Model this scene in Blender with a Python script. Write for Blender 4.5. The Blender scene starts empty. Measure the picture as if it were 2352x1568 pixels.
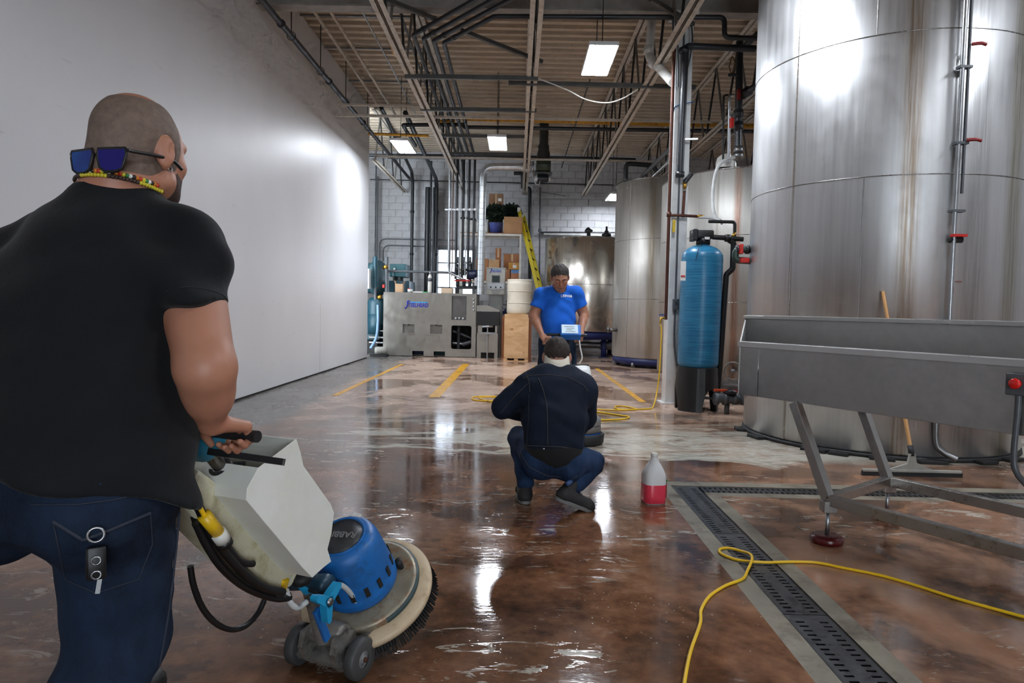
import bpy, math, random
import numpy as np
from mathutils import Vector, Matrix, Quaternion
from mathutils.bvhtree import BVHTree

random.seed(7)
SC = bpy.context.scene
COL = SC.collection

# ------------------------------------------------------------------ camera
F, W, H, CZ = 1568.0, 2352.0, 1568.0, 1.2
def _axes():
    d = Vector((1188 - W/2, -(709 - H/2), F)).normalized()          # world +Y seen in camera axes (right, up, forward)
    a = math.radians(1.2)
    u = Vector((math.sin(a), math.cos(a), 0)); u = (u - d*u.dot(d)).normalized()
    x = d.cross(u)
    if x.x < 0: x = -x
    return x, d, u
AX, AY, AZ = _axes()
def ray(px, py):
    c = Vector((px - W/2, -(py - H/2), F))
    return Vector((AX.dot(c), AY.dot(c), AZ.dot(c)))
def at(px, py, Y):                     # the point at depth Y
    r = ray(px, py); t = Y / r.y
    return Vector((r.x*t, Y, r.z*t + CZ))
def atz(px, py, z):                    # the point at height z
    r = ray(px, py); t = (z - CZ) / r.z
    return Vector((r.x*t, r.y*t, z))
def fl(px, py): return atz(px, py, 0.0)
cam = bpy.data.cameras.new('camera'); cam.sensor_width = 36; cam.sensor_fit = 'HORIZONTAL'; cam.lens = 36*F/W
cam.clip_start = 0.02; cam.clip_end = 200
camo = bpy.data.objects.new('camera', cam); COL.objects.link(camo)
R3 = Matrix(((AX[0], AX[1], -AX[2]), (AY[0], AY[1], -AY[2]), (AZ[0], AZ[1], -AZ[2])))
camo.matrix_world = Matrix.Translation((0, 0, CZ)) @ R3.to_4x4()
SC.camera = camo
SC.cycles.max_bounces = 6; SC.cycles.diffuse_bounces = 3; SC.cycles.glossy_bounces = 3; SC.cycles.transmission_bounces = 5
SC.cycles.caustics_reflective = False; SC.cycles.caustics_refractive = False; SC.cycles.use_adaptive_sampling = True; SC.cycles.adaptive_threshold = 0.1; SC.cycles.adaptive_min_samples = 12

# ------------------------------------------------------------------ world, exposure
SC.view_settings.view_transform = 'Standard'; SC.view_settings.look = 'None'
SC.view_settings.gamma = 1.0; SC.view_settings.exposure = 0.05; SC.view_settings.use_curve_mapping = False
world = bpy.data.worlds.new('overcast_daylight'); SC.world = world; world.use_nodes = True
bg = world.node_tree.nodes['Background']; bg.inputs[0].default_value = (0.80, 0.90, 1.0, 1); bg.inputs[1].default_value = 9.0
LAMP_POWER = 88.0
def portal(loc, rot, sx, sy):          # tells the renderer where daylight enters
    l = bpy.data.lights.new('daylight_opening', 'AREA'); l.shape = 'RECTANGLE'; l.size = sx; l.size_y = sy
    l.cycles.is_portal = True
    o = bpy.data.objects.new('daylight_opening', l); COL.objects.link(o); o.location = loc; o.rotation_euler = rot
portal((1.9, -5.0, 1.5), (math.radians(90), 0, 0), 2.8, 3.0)      # open loading door behind the camera
portal((-1.83, 20.2, 2.06), (math.radians(-90), 0, 0), 1.0, 1.62)    # back window

# ------------------------------------------------------------------ materials
def lin(c):
    return tuple(((v/255)/12.92 if v/255 <= 0.04045 else ((v/255+0.055)/1.055)**2.4) for v in c) + (1,)
class N:
    def __init__(s, name):
        s.m = bpy.data.materials.new(name); s.m.use_nodes = True
        s.t = s.m.node_tree; s.b = s.t.nodes['Principled BSDF']; s.tc = s.t.nodes.new('ShaderNodeTexCoord')
    def n(s, typ, **kw):
        nd = s.t.nodes.new('ShaderNode'+typ)
        for k, v in kw.items(): setattr(nd, k, v)
        return nd
    def l(s, a, b): s.t.links.new(a, b)
    def vec(s, scale=(1, 1, 1), loc=(0, 0, 0), rot=(0, 0, 0)):
        mp = s.n('Mapping'); mp.inputs['Scale'].default_value = scale; mp.inputs['Location'].default_value = loc; mp.inputs['Rotation'].default_value = rot
        s.l(s.tc.outputs['Object'], mp.inputs[0]); return mp.outputs[0]
    def noise(s, scale, detail=4, rough=0.55, vscale=(1, 1, 1), loc=(0, 0, 0), dist=0.0, rot=(0, 0, 0)):
        nd = s.n('TexNoise'); nd.inputs['Scale'].default_value = scale; nd.inputs['Detail'].default_value = min(detail, 4)
        nd.inputs['Roughness'].default_value = rough; nd.inputs['Distortion'].default_value = dist
        s.l(s.vec(vscale, loc, rot), nd.inputs['Vector']); return nd.outputs['Fac']
    def ramp(s, fac, stops):
        r = s.n('ValToRGB'); e = r.color_ramp.elements
        while len(e) < len(stops): e.new(0.5)
        for i, (p, c) in enumerate(stops):
            e[i].position = p; e[i].color = c if len(c) == 4 else (*c, 1)
        s.l(fac, r.inputs[0]); return r.outputs[0]
    def rng(s, fac, a, b, c=0.0, d=1.0):
        r = s.n('MapRange'); r.inputs[1].default_value = a; r.inputs[2].default_value = b; r.inputs[3].default_value = c; r.inputs[4].default_value = d
        s.l(fac, r.inputs[0]); return r.outputs[0]
    def math(s, op, a, b=None, c=None):
        m = s.n('Math', operation=op)
        for i, v in enumerate((a, b, c)):
            if v is None: continue
            if isinstance(v, (int, float)): m.inputs[i].default_value = v
            else: s.l(v, m.inputs[i])
        return m.outputs[0]
    def mix(s, fac, a, b, blend='MIX'):
        m = s.n('Mix', data_type='RGBA', blend_type=blend)
        for i, v in ((0, fac), (6, a), (7, b)):
            if isinstance(v, (int, float)): m.inputs[i].default_value = v
            elif isinstance(v, tuple): m.inputs[i].default_value = v if len(v) == 4 else (*v, 1)
            else: s.l(v, m.inputs[i])
        return m.outputs[2]
    def bump(s, h, strength=0.2, dist=0.01):
        b = s.n('Bump'); b.inputs['Strength'].default_value = strength; b.inputs['Distance'].default_value = dist
        s.l(h, b.inputs['Height']); s.l(b.outputs[0], s.b.inputs['Normal']); return b
    def set(s, **kw):
        for k, v in kw.items():
            i = s.b.inputs[k.replace('_', ' ')]
            if isinstance(v, (int, float)): i.default_value = v
            elif isinstance(v, tuple): i.default_value = v if len(v) == 4 else (*v, 1)
            else: s.l(v, i)
        return s
MATS = {}
def pm(name, rgb, rough=0.6, metal=0.0, var=0.18, scale=6.0, bump=0.0, bscale=40.0, vs=(1, 1, 1), dirt=None, spec=0.5):
    if name in MATS: return MATS[name]
    n = N(name); c = lin(rgb)
    f = n.noise(scale, 5, 0.6, vs)
    dk = tuple(v*(1-var) for v in c[:3]) + (1,); lt = tuple(min(1, v*(1+var)) for v in c[:3]) + (1,)
    col = n.ramp(f, [(0.3, dk), (0.7, lt)])
    if dirt:
        g = n.rng(n.noise(scale*2.3, 6, 0.7, vs, (3, 1, 7)), 0.5, 0.72)
        col = n.mix(g, col, lin(dirt))
    n.set(Base_Color=col, Roughness=n.rng(n.noise(scale*1.7, 4), 0.3, 0.7, max(0.02, rough*0.8), min(1, rough*1.2)), Metallic=metal)
    n.b.inputs['Specular IOR Level'].default_value = spec
    if bump: n.bump(n.noise(bscale, 4, 0.6, vs), bump, 0.004)
    MATS[name] = n.m; return n.m

def steel(name, rgb, rough=0.32, streak=18.0, amount=0.22, vs=(1, 1, 0.03), stain=None, bump=0.04, dents=0.0):
    if name in MATS: return MATS[name]
    n = N(name); c = lin(rgb)
    f = n.noise(streak, 6, 0.65, vs); g = n.noise(2.2, 4, 0.6, (1, 1, 0.5))
    col = n.ramp(f, [(0.25, tuple(v*(1-amount) for v in c[:3])), (0.75, tuple(min(1, v*(1+amount)) for v in c[:3]))])
    col = n.mix(n.rng(g, 0.35, 0.7, 0, 0.35), col, tuple(v*0.72 for v in c[:3]))
    if stain:
        col = n.mix(n.rng(n.noise(3.0, 4, 0.6, (1, 1, 0.08), (5, 2, 0)), 0.56, 0.68, 0, 0.75), col, lin(stain))
    ro = n.math('ADD', n.rng(f, 0.3, 0.7, rough*0.75, rough*1.15), n.rng(n.noise(1.4, 5, 0.6), 0.35, 0.7, -0.06, 0.1))
    n.set(Base_Color=col, Metallic=1.0, Roughness=ro)
    h = n.math('ADD', n.math('MULTIPLY', n.noise(60, 3, 0.5, vs), 0.25), n.math('MULTIPLY', n.noise(1.6, 2, 0.5), dents))
    n.bump(h, bump, 0.02)
    MATS[name] = n.m; return n.m

def emit(name, rgb, strength):
    if name in MATS: return MATS[name]
    n = N(name); n.set(Base_Color=(1, 1, 1), Emission_Color=lin(rgb)); n.b.inputs['Emission Strength'].default_value = strength
    MATS[name] = n.m; return n.m

# ------------------------------------------------------------------ mesh helpers
def frame(o, z, x=None):               # matrix with origin o and local z along z
    z = Vector(z).normalized()
    x = Vector(x) if x is not None else (Vector((1, 0, 0)) if abs(z.x) < 0.9 else Vector((0, 1, 0)))
    y = z.cross(x).normalized(); x = y.cross(z).normalized()
    m = Matrix((x, y, z)).transposed().to_4x4(); m.translation = Vector(o); return m
def rounded(pts, rad, n=6):            # fillet the corners of a path
    pts = [Vector(p) for p in pts]
    if rad <= 0: return pts
    out = [pts[0]]
    for a, b, c in zip(pts, pts[1:], pts[2:]):
        u, v = (a-b), (c-b); lu, lv = u.length, v.length; u /= lu; v /= lv
        ang = u.angle(v, math.pi)
        if ang > 3.05: out.append(b); continue
        d = min(rad/max(math.tan(ang/2), 0.05), lu*0.45, lv*0.45)
        p, q = b+u*d, b+v*d
        for i in range(n+1):
            t = i/n; out.append(p*(1-t)**2 + b*2*t*(1-t) + q*t*t)
    out.append(pts[-1]); return out
def smooth_path(pts, n=6):             # Catmull-Rom through the points
    pts = [Vector(p) for p in pts]; e = [pts[0]*2-pts[1]] + pts + [pts[-1]*2-pts[-2]]; out = []
    for i in range(1, len(e)-2):
        p0, p1, p2, p3 = e[i-1:i+3]
        for k in range(n):
            t = k/n
            out.append(0.5*((2*p1) + (p2-p0)*t + (2*p0-5*p1+4*p2-p3)*t*t + (3*p1-p0-3*p2+p3)*t**3))
    out.append(pts[-1]); return out
class MB:
    def __init__(s): s.v = []; s.f = []; s.sm = []
    def add(s, vs, fs, smooth=False):
        b = len(s.v); s.v += [tuple(v) for v in vs]; s.f += [tuple(i+b for i in f) for f in fs]; s.sm += [smooth]*len(fs); return s
    def box(s, c, d, M=None):
        x, y, z = (k/2 for k in d); c = Vector(c)
        vs = [Vector((sx*x, sy*y, sz*z))+c for sx in (-1, 1) for sy in (-1, 1) for sz in (-1, 1)]
        if M is not None: vs = [M @ v for v in vs]
        return s.add(vs, [(0, 1, 3, 2), (4, 6, 7, 5), (0, 4, 5, 1), (2, 3, 7, 6), (0, 2, 6, 4), (1, 5, 7, 3)])
    def lohi(s, a, b, M=None): return s.box([(p+q)/2 for p, q in zip(a, b)], [abs(q-p) for p, q in zip(a, b)], M)
    def rbox(s, c, d, r, M=None, seg=3):       # box with rounded vertical edges and softened rims
        x, y, z = (k/2 for k in d); r = min(r, x*0.99, y*0.99); ring = []
        for cx, cy, a0 in ((x-r, y-r, 0), (-x+r, y-r, 90), (-x+r, -y+r, 180), (x-r, -y+r, 270)):
            for i in range(seg+1):
                a = math.radians(a0+90*i/seg); ring.append((cx+r*math.cos(a), cy+r*math.sin(a)))
        e = min(r, z*0.6)*0.5; lv = [(-z, 1-e/max(x, y)), (-z+e, 1), (z-e, 1), (z, 1-e/max(x, y))]
        return s.stack([([(px*k, py*k) for px, py in ring], zz) for zz, k in lv], c, M)
    def stack(s, rings, c=(0, 0, 0), M=None, smooth=True, caps=True):   # [(ring of xy, z)] lofted upward
        n = len(rings[0][0]); c = Vector(c)
        vs = [Vector((x, y, z))+c for r, z in rings for x, y in r]
        if M is not None: vs = [M @ v for v in vs]
        fs = [(k*n+i, k*n+(i+1) % n, (k+1)*n+(i+1) % n, (k+1)*n+i) for k in range(len(rings)-1) for i in range(n)]
        s.add(vs, fs, smooth)
        if caps: s.add(vs[:n][::-1], [tuple(range(n))]); s.add(vs[-n:], [tuple(range(n))])
        return s
    def tube(s, pts, r, n=8, closed=False, caps=True, smooth=True):
        pts = [Vector(p) for p in pts]; m = len(pts)
        rs = r if isinstance(r, (list, tuple)) else [r]*m
        t0 = (pts[1]-pts[0]).normalized(); x = t0.orthogonal().normalized(); vs = []; pt = t0
        for i, p in enumerate(pts):
            a = pts[(i-1) % m] if (i or closed) else p; b = pts[(i+1) % m] if (i < m-1 or closed) else p
            t = (b-a).normalized() if (b-a).length > 1e-9 else pt
            q = pt.rotation_difference(t); x = q @ x; x = (x - t*x.dot(t)).normalized(); pt = t; y = t.cross(x)
            vs += [p + x*rs[i]*math.cos(2*math.pi*k/n) + y*rs[i]*math.sin(2*math.pi*k/n) for k in range(n)]
        fs = [(i*n+k, i*n+(k+1) % n, ((i+1) % m)*n+(k+1) % n, ((i+1) % m)*n+k) for i in range(m if closed else m-1) for k in range(n)]
        s.add(vs, fs, smooth)
        if caps and not closed: s.add(vs[:n][::-1], [tuple(range(n))]); s.add(vs[-n:], [tuple(range(n))])
        return s
    def lathe(s, prof, M=None, n=24, a0=0, a1=2*math.pi, smooth=True):
        full = abs(a1-a0-2*math.pi) < 1e-6; k = n if full else n+1; vs = []
        for r, z in prof:
            for i in range(k):
                a = a0+(a1-a0)*i/n; vs.append(Vector((r*math.cos(a), r*math.sin(a), z)))
        if M is not None: vs = [M @ v for v in vs]
        fs = []
        for j in range(len(prof)-1):
            for i in range(n):
                i2 = (i+1) % k
                if prof[j][0] < 1e-7: fs.append((j*k+i, (j+1)*k+i2, (j+1)*k+i))
                elif prof[j+1][0] < 1e-7: fs.append((j*k+i, j*k+i2, (j+1)*k+i))
                else: fs.append((j*k+i, j*k+i2, (j+1)*k+i2, (j+1)*k+i))
        return s.add(vs, fs, smooth)
    def cyl(s, a, b, r, n=16, r2=None):
        a, b = Vector(a), Vector(b); L = (b-a).length; r2 = r if r2 is None else r2
        return s.lathe([(0, 0), (r, 0), (r2, L), (0, L)], frame(a, b-a), n)
    def prism(s, poly, h, M=None, smooth=False):      # polygon in local xy, extruded from 0 to h in z
        n = len(poly); vs = [Vector((x, y, 0)) for x, y in poly]+[Vector((x, y, h)) for x, y in poly]
        if M is not None: vs = [M @ v for v in vs]
        s.add(vs, [(i, (i+1) % n, n+(i+1) % n, n+i) for i in range(n)], smooth)
        return s.add(vs, [tuple(range(n))[::-1], tuple(range(n, 2*n))])
    def beam(s, a, b, w, h, up=(0, 0, 1)):            # square bar between two points
        a, b = Vector(a), Vector(b); M = frame(a, b-a, up); L = (b-a).length
        return s.box((0, 0, L/2), (h, w, L), M)
    def sphere(s, c, r, n=16, sc=(1, 1, 1), R=None):
        m = n//2; M = Matrix.Translation(c) @ (R.to_4x4() if R is not None else Matrix()) @ Matrix.Diagonal((*sc, 1))
        return s.lathe([(r*math.sin(math.pi*i/m), -r*math.cos(math.pi*i/m)) for i in range(m+1)], M, n)
    def go(s, name, mat, parent=None, bevel=0.0, **props):
        me = bpy.data.meshes.new(name); me.from_pydata(s.v, [], s.f); me.polygons.foreach_set('use_smooth', s.sm); me.update()
        me.materials.append(mat); o = bpy.data.objects.new(name, me); COL.objects.link(o)
        if parent is not None: adopt(o, parent)
        if bevel:
            b = o.modifiers.new('bevel', 'BEVEL'); b.width = bevel; b.segments = 2; b.limit_method = 'ANGLE'; b.angle_limit = 0.7
        for k, v in props.items(): o[k] = v
        return o
def adopt(o, parent):
    o.parent = parent; bpy_l = parent.location
    m = Matrix.Translation(-Vector(parent['_base'])) if '_base' in parent.keys() else Matrix()
    o.matrix_parent_inverse = m
def thing(name, label, cat, loc=(0, 0, 0), group=None):
    o = bpy.data.objects.new(name, None); o.empty_display_size = 0.1; COL.objects.link(o); o.location = loc
    o['_base'] = tuple(loc); o['label'] = label; o['category'] = cat
    if group: o['group'] = group
    return o
def tag(o, label, cat, group=None):
    o['label'] = label; o['category'] = cat
    if group: o['group'] = group
    return o
def struct(o): o['kind'] = 'structure'; return o
def copy_tree(o, parent=None):
    c = o.copy(); COL.objects.link(c)
    if parent is not None: c.parent = parent; c.matrix_parent_inverse = o.matrix_parent_inverse.copy()
    for ch in [x for x in o.children]: copy_tree(ch, c)
    return c
def text_mesh(name, txt, size, M, mat, parent, depth=0.001, shear=0.0, bold=0.0, xs=1.0):
    cu = bpy.data.curves.new(name, 'FONT'); cu.body = txt; cu.size = size; cu.extrude = depth; cu.shear = shear; cu.offset = bold
    cu.align_x = 'CENTER'; cu.align_y = 'CENTER'
    t = bpy.data.objects.new(name, cu); COL.objects.link(t)
    dg = bpy.context.evaluated_depsgraph_get(); me = bpy.data.meshes.new_from_object(t.evaluated_get(dg))
    COL.objects.unlink(t); bpy.data.objects.remove(t)
    me.transform(M @ Matrix.Diagonal((xs, 1, 1, 1))); me.materials.clear(); me.materials.append(mat)
    o = bpy.data.objects.new(name, me); COL.objects.link(o)
    if parent is not None: adopt(o, parent)
    return o
def facing(o):                          # local x -> +X, local y -> +Z, local z -> toward the camera (-Y)
    m = Matrix(((1, 0, 0), (0, 0, -1), (0, 1, 0))).to_4x4(); m.translation = Vector(o); return m
# ------------------------------------------------------------------ floor
def floor_material():
    n = N('wet_stained_concrete'); sep = n.n('SeparateXYZ'); n.l(n.tc.outputs['Object'], sep.inputs[0]); X, Y = sep.outputs[0], sep.outputs[1]
    big = n.noise(0.55, 5, 0.6, dist=0.6); mid = n.noise(1.7, 7, 0.62, loc=(4, 9, 0), dist=0.4); fine = n.noise(14, 6, 0.7, loc=(1, 3, 0))
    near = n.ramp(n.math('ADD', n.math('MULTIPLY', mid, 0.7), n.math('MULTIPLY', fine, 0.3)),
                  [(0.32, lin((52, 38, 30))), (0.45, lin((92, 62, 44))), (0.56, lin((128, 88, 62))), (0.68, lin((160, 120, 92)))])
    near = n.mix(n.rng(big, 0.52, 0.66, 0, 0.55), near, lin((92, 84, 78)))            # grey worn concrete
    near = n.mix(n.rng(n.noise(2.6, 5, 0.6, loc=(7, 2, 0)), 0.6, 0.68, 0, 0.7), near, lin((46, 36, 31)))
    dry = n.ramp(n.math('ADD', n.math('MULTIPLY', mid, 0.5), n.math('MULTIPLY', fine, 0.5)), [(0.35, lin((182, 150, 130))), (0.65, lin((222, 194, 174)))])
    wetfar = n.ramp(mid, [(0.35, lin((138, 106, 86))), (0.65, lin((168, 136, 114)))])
    # damp patches far away
    wp = n.rng(n.noise(1.1, 6, 0.62, (0.8, .7, 1), (2, 0, 0), 0.5), 0.5, 0.56)
    far = n.mix(wp, dry, wetfar)
    right = n.math('MULTIPLY', n.rng(n.math('ADD', X, n.math('MULTIPLY', big, 0.8)), 1.0, 1.9), n.rng(Y, 4.6, 5.0, 1, 0.5))
    near = n.mix(n.math('MULTIPLY', right, n.rng(mid, 0.42, 0.6, 0, 0.6)), near, lin((176, 134, 108)))
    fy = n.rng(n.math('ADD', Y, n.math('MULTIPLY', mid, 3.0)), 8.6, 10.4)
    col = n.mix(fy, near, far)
    # grey aisle along the panel wall
    gx = n.rng(n.math('ADD', X, n.math('MULTIPLY', n.math('SUBTRACT', big, 0.5), 0.9)), -2.35, -2.6)
    col = n.mix(n.math('MULTIPLY', gx, 0.9), col, n.ramp(n.math('ADD', n.math('MULTIPLY', mid, 0.6), n.math('MULTIPLY', fine, 0.4)), [(0.3, lin((84, 83, 80))), (0.7, lin((128, 126, 122)))]))
    # soap film and suds in the middle of the floor
    wav = n.noise(0.9, 6, 0.65, (0.55, 1.5, 1), (3, 8, 0), 1.6)
    band = n.math('MULTIPLY', n.rng(n.math('ADD', Y, n.math('MULTIPLY', big, 1.0)), 6.05, 6.3), n.rng(n.math('ADD', Y, n.math('MULTIPLY', big, 1.2)), 8.7, 7.0))
    band = n.math('MULTIPLY', band, n.rng(n.math('ADD', X, n.math('MULTIPLY', mid, 1.2)), -1.7, -0.9))
    film = n.math('MULTIPLY', band, n.rng(wav, 0.47, 0.53, 0.08, 0.85))
    dx = n.math('SUBTRACT', X, 1.65); dy = n.math('MULTIPLY', n.math('SUBTRACT', Y, 6.15), 1.25)
    rr = n.math('SQRT', n.math('ADD', n.math('MULTIPLY', dx, dx), n.math('MULTIPLY', dy, dy)))
    blob = n.rng(n.math('ADD', rr, n.math('MULTIPLY', n.math('SUBTRACT', wav, 0.5), 2.4)), 0.92, 0.78, 0, 0.9)
    blob = n.math('MULTIPLY', blob, n.rng(n.noise(2.4, 5, 0.6, (0.7, 1.5, 1), (1, 2, 0), 2.2), 0.36, 0.56, 0.35, 1.0))
    lead = n.math('ABSOLUTE', n.math('SUBTRACT', n.math('ADD', Y, n.math('MULTIPLY', n.noise(0.8, 4, 0.6, loc=(5, 1, 0)), 0.9)), 6.15))
    edge = n.math('MULTIPLY', n.rng(lead, 0.07, 0.02), n.rng(X, -1.6, -1.2))
    suds = n.math('MULTIPLY', n.rng(n.noise(7, 7, 0.75, (0.5, 1.4, 1), (1, 5, 0), 1.2), 0.585, 0.63), n.rng(n.noise(0.8, 3, 0.5, loc=(8, 8, 0)), 0.47, 0.58, 0, 0.75))
    suds = n.math('MULTIPLY', suds, n.rng(Y, 8.5, 7.0))
    vo = n.n('TexVoronoi'); vo.inputs['Scale'].default_value = 30; n.l(n.vec((1, .8, 1)), vo.inputs['Vector'])
    drops = n.math('MULTIPLY', n.rng(vo.outputs['Distance'], .12, .07), n.rng(n.noise(1.6, 3, 0.5, loc=(3, 9, 0)), 0.54, 0.6, 0, 0.7))  # small foam dots, also painting the sparkle of droplets in white
    drops = n.math('MULTIPLY', drops, n.rng(Y, 6.5, 5.0)); suds = n.math('MAXIMUM', suds, drops)
    foam = n.math('MAXIMUM', n.math('MAXIMUM', film, blob), n.math('MAXIMUM', n.math('MULTIPLY', edge, 0.8), suds))
    col = n.mix(foam, col, n.ramp(fine, [(0.3, lin((178, 172, 156))), (0.7, lin((205, 201, 188)))]))
    # paint spots
    rs = n.rng(n.noise(3.2, 4, 0.6, (1, 2, 1), (2.2, 1.1, 0)), 0.69, 0.72, 0, 0.7)
    rs = n.math('MULTIPLY', rs, n.rng(X, 1.4, 1.6))
    col = n.mix(rs, col, lin((150, 58, 40)))
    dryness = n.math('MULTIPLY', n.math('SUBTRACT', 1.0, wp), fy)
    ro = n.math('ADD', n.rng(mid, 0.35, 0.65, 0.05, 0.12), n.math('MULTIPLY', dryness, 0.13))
    ro = n.math('ADD', ro, n.math('MULTIPLY', gx, 0.08)); ro = n.math('ADD', ro, n.math('MULTIPLY', foam, 0.07))
    ro = n.math('ADD', ro, n.rng(n.noise(3.5, 6, 0.7, (1, 0.5, 1), (9, 4, 0)), 0.5, 0.72, 0, 0.07))
    n.set(Base_Color=col, Roughness=ro); n.b.inputs['Specular IOR Level'].default_value = 0.5
    n.b.inputs['Coat Weight'].default_value = 0.0
    hb = n.math('ADD', n.math('MULTIPLY', n.noise(22, 4, 0.6, (0.6, 1.6, 1), (0, 0, 0), 0.6), 0.3), n.math('ADD', n.math('MULTIPLY', n.noise(3.5, 3, 0.5, (1, 1, 1), (6, 6, 0)), 0.35), n.math('MULTIPLY', suds, 0.5)))
    n.bump(hb, 0.055, 0.02)
    return n.m
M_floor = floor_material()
XL, XR, YN, YB, ZD = -3.42, 7.6, -5.0, 20.0, 5.68      # room limits; ZD underside of the roof deck
TX0, TX1, TY1 = 1.0, 1.36, 4.80                          # trench along the view, with its concrete border
CY0, CY1 = 4.43, 4.80                                    # cross trench
b = MB()
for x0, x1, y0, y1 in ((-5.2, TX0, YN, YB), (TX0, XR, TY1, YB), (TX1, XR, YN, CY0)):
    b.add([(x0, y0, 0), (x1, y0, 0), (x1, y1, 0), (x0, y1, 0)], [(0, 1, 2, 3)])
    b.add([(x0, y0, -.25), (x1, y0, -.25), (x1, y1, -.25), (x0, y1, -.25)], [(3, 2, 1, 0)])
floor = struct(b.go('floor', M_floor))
M_curb = pm('drain_border_concrete', (128, 121, 106), 0.4, var=0.25, scale=3, bump=0.15, bscale=30, dirt=(84, 72, 58))
GX0, GX1 = 1.09, 1.275; GY0, GY1 = 4.52, 4.69
def slab(name, x0, x1, y0, y1, z0=-.2, z1=0.0, m=None, parent=floor, bev=0.0):
    o = MB().lohi((x0, y0, z0), (x1, y1, z1)).go(name, m or M_curb, None, bev); o.parent = parent; return o
slab('drain_border', TX0, GX0, YN, TY1); slab('drain_border', GX1, TX1, YN, CY0)
slab('drain_border', GX0, XR, GY1, TY1); slab('drain_border', GX1, XR, CY0, GY0)
M_chan = pm('drain_channel', (34, 33, 31), 0.6)
b = MB(); b.lohi((GX0, YN, -.22), (GX1, GY1, -.16)); b.lohi((GX1, GY0, -.22), (XR, GY1, -.16))
o = b.go('drain_channel', M_chan); o.parent = floor
# slotted grates lie in the channel
M_grate = steel('grate_steel', (84, 84, 86), 0.4, 25, 0.3, (1, 1, 1), bump=0.1)
def grate_mesh(w, L, pitch=0.036):
    # two columns of slots with a plain band between; plate is w wide (x), L long (y)
    b = MB(); t = 0.006; xs = [0, .026, .06, w-.06, w-.026, w]; n = int((L-.02)/pitch)
    ys = [0]
    for i in range(n): ys += [.01+i*pitch+pitch*.32, .01+i*pitch+pitch*.66]
    ys.append(L)
    for j in range(len(ys)-1):
        for i in range(5):
            if i in (1, 3) and j % 2 == 1: continue
            b.lohi((xs[i], ys[j], -t), (xs[i+1], ys[j+1], 0))
    b.lohi((0, 0, -.03), (.004, L, 0)); b.lohi((w-.004, 0, -.03), (w, L, 0))
    return b
gm = grate_mesh(GX1-GX0-.006, .99)
words_ = ['nearest the camera, cut by the frame', 'under the near loop of yellow cord', 'just beyond the loop of yellow cord', 'reaching the corner of the two drains']
first = None
for i, y in enumerate((.71, 1.705, 2.7, 3.695)):
    if first is None:
        o = gm.go('drain_grate', M_grate); first = o
    else: o = first.copy(); COL.objects.link(o)
    o.location = (GX0+.003, y, -.004)
    tag(o, 'slotted grate of the long drain, ' + ['out at the near end', 'crossing the bottom edge of the photo', 'under the loop of yellow cord', 'next to the corner where both drains meet'][i], 'drain grate', 'slotted grates of the floor drains')
first = None
for i in range(5):
    if first is None:
        o = grate_mesh(GY1-GY0-.006, .99).go('drain_grate', M_grate); first = o
    else: o = first.copy(); COL.objects.link(o)
    o.rotation_euler = (0, 0, -math.pi/2); o.location = (GX1+.01+i*1.0, GY1-.003, -.004)
    tag(o, 'slotted grate of the cross drain, ' + ['beside the corner with the long drain', 'second from the corner, behind the steel leg', 'third from the corner, in front of the squeegee', 'fourth from the corner, near the right photo edge', 'last one toward the right wall'][i], 'drain grate', 'slotted grates of the floor drains')
# painted lines
M_yel = pm('yellow_floor_paint', (224, 164, 30), 0.35, var=0.2, scale=4, dirt=(170, 120, 60))
for pts, w in ((((-2.40, 9.0), (-2.37, 14.2)), .085), (((-1.085, 9.05), (-1.07, 14.6)), .15), (((.40, 13.2), (.42, 14.4)), .13), (((1.69, 9.0), (1.667, 14.1)), .09)):
    (x0, y0), (x1, y1) = pts
    o = MB().add([(x0-w/2, y0, .0015), (x0+w/2, y0, .0015), (x1+w/2, y1, .0015), (x1-w/2, y1, .0015)], [(0, 1, 2, 3)]).go('painted_line', M_yel); o.parent = floor

# ------------------------------------------------------------------ walls
def panel_mat():
    n = N('white_wall_panel')
    f = n.noise(0.7, 4, 0.5, (1, 1, 0.6)); s = n.noise(5, 6, 0.7, (1, 0.6, 2.5), (2, 2, 2))
    c = n.ramp(f, [(0.3, lin((222, 222, 224))), (0.7, lin((232, 232, 233)))])
    c = n.mix(n.rng(s, 0.66, 0.72, 0, 0.25), c, lin((170, 168, 164)))
    n.set(Base_Color=c, Roughness=0.42); n.bump(n.noise(2.0, 3, 0.5), 0.03, 0.02); return n.m
M_panel = panel_mat()
SEAM = 11.85
wall_left = struct(MB().lohi((-3.62, YN, 0), (-3.52, 15.60, 5.9)).go('wall_left', M_panel))
for y0, y1 in ((YN, SEAM-.004), (SEAM+.004, 15.60)):
    o = MB().lohi((-3.52, y0, .025), (XL, y1, 5.66)).go('panel', M_panel, None, .004); o.parent = wall_left
M_dark = pm('dark_gap', (30, 28, 26), 0.8)
o = MB().lohi((-3.53, SEAM-.0035, 0), (XL-.002, SEAM+.0035, 1.2)).go('joint_gap', M_dark); o.parent = wall_left
o = MB().lohi((-3.53, SEAM-.0035, 1.2), (XL-.001, SEAM+.0035, 5.66)).go('joint_strip', M_panel); o.parent = wall_left
o = MB().lohi((-3.55, YN, 0), (XL-.004, 15.59, .026)).go('base_gap', M_dark); o.parent = wall_left
# stub wall that closes the recess behind the panel wall
M_block = pm('painted_block', (190, 190, 192), 0.55, var=0.06, scale=3, bump=0.25, bscale=60, dirt=(172, 171, 170))
M_mortar = pm('painted_mortar', (150, 150, 150), 0.8, var=0.1)
struct(MB().lohi((-5.25, 15.6, 0), (-5.15, YB, 5.9)).go('wall_recess', M_block))
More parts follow.
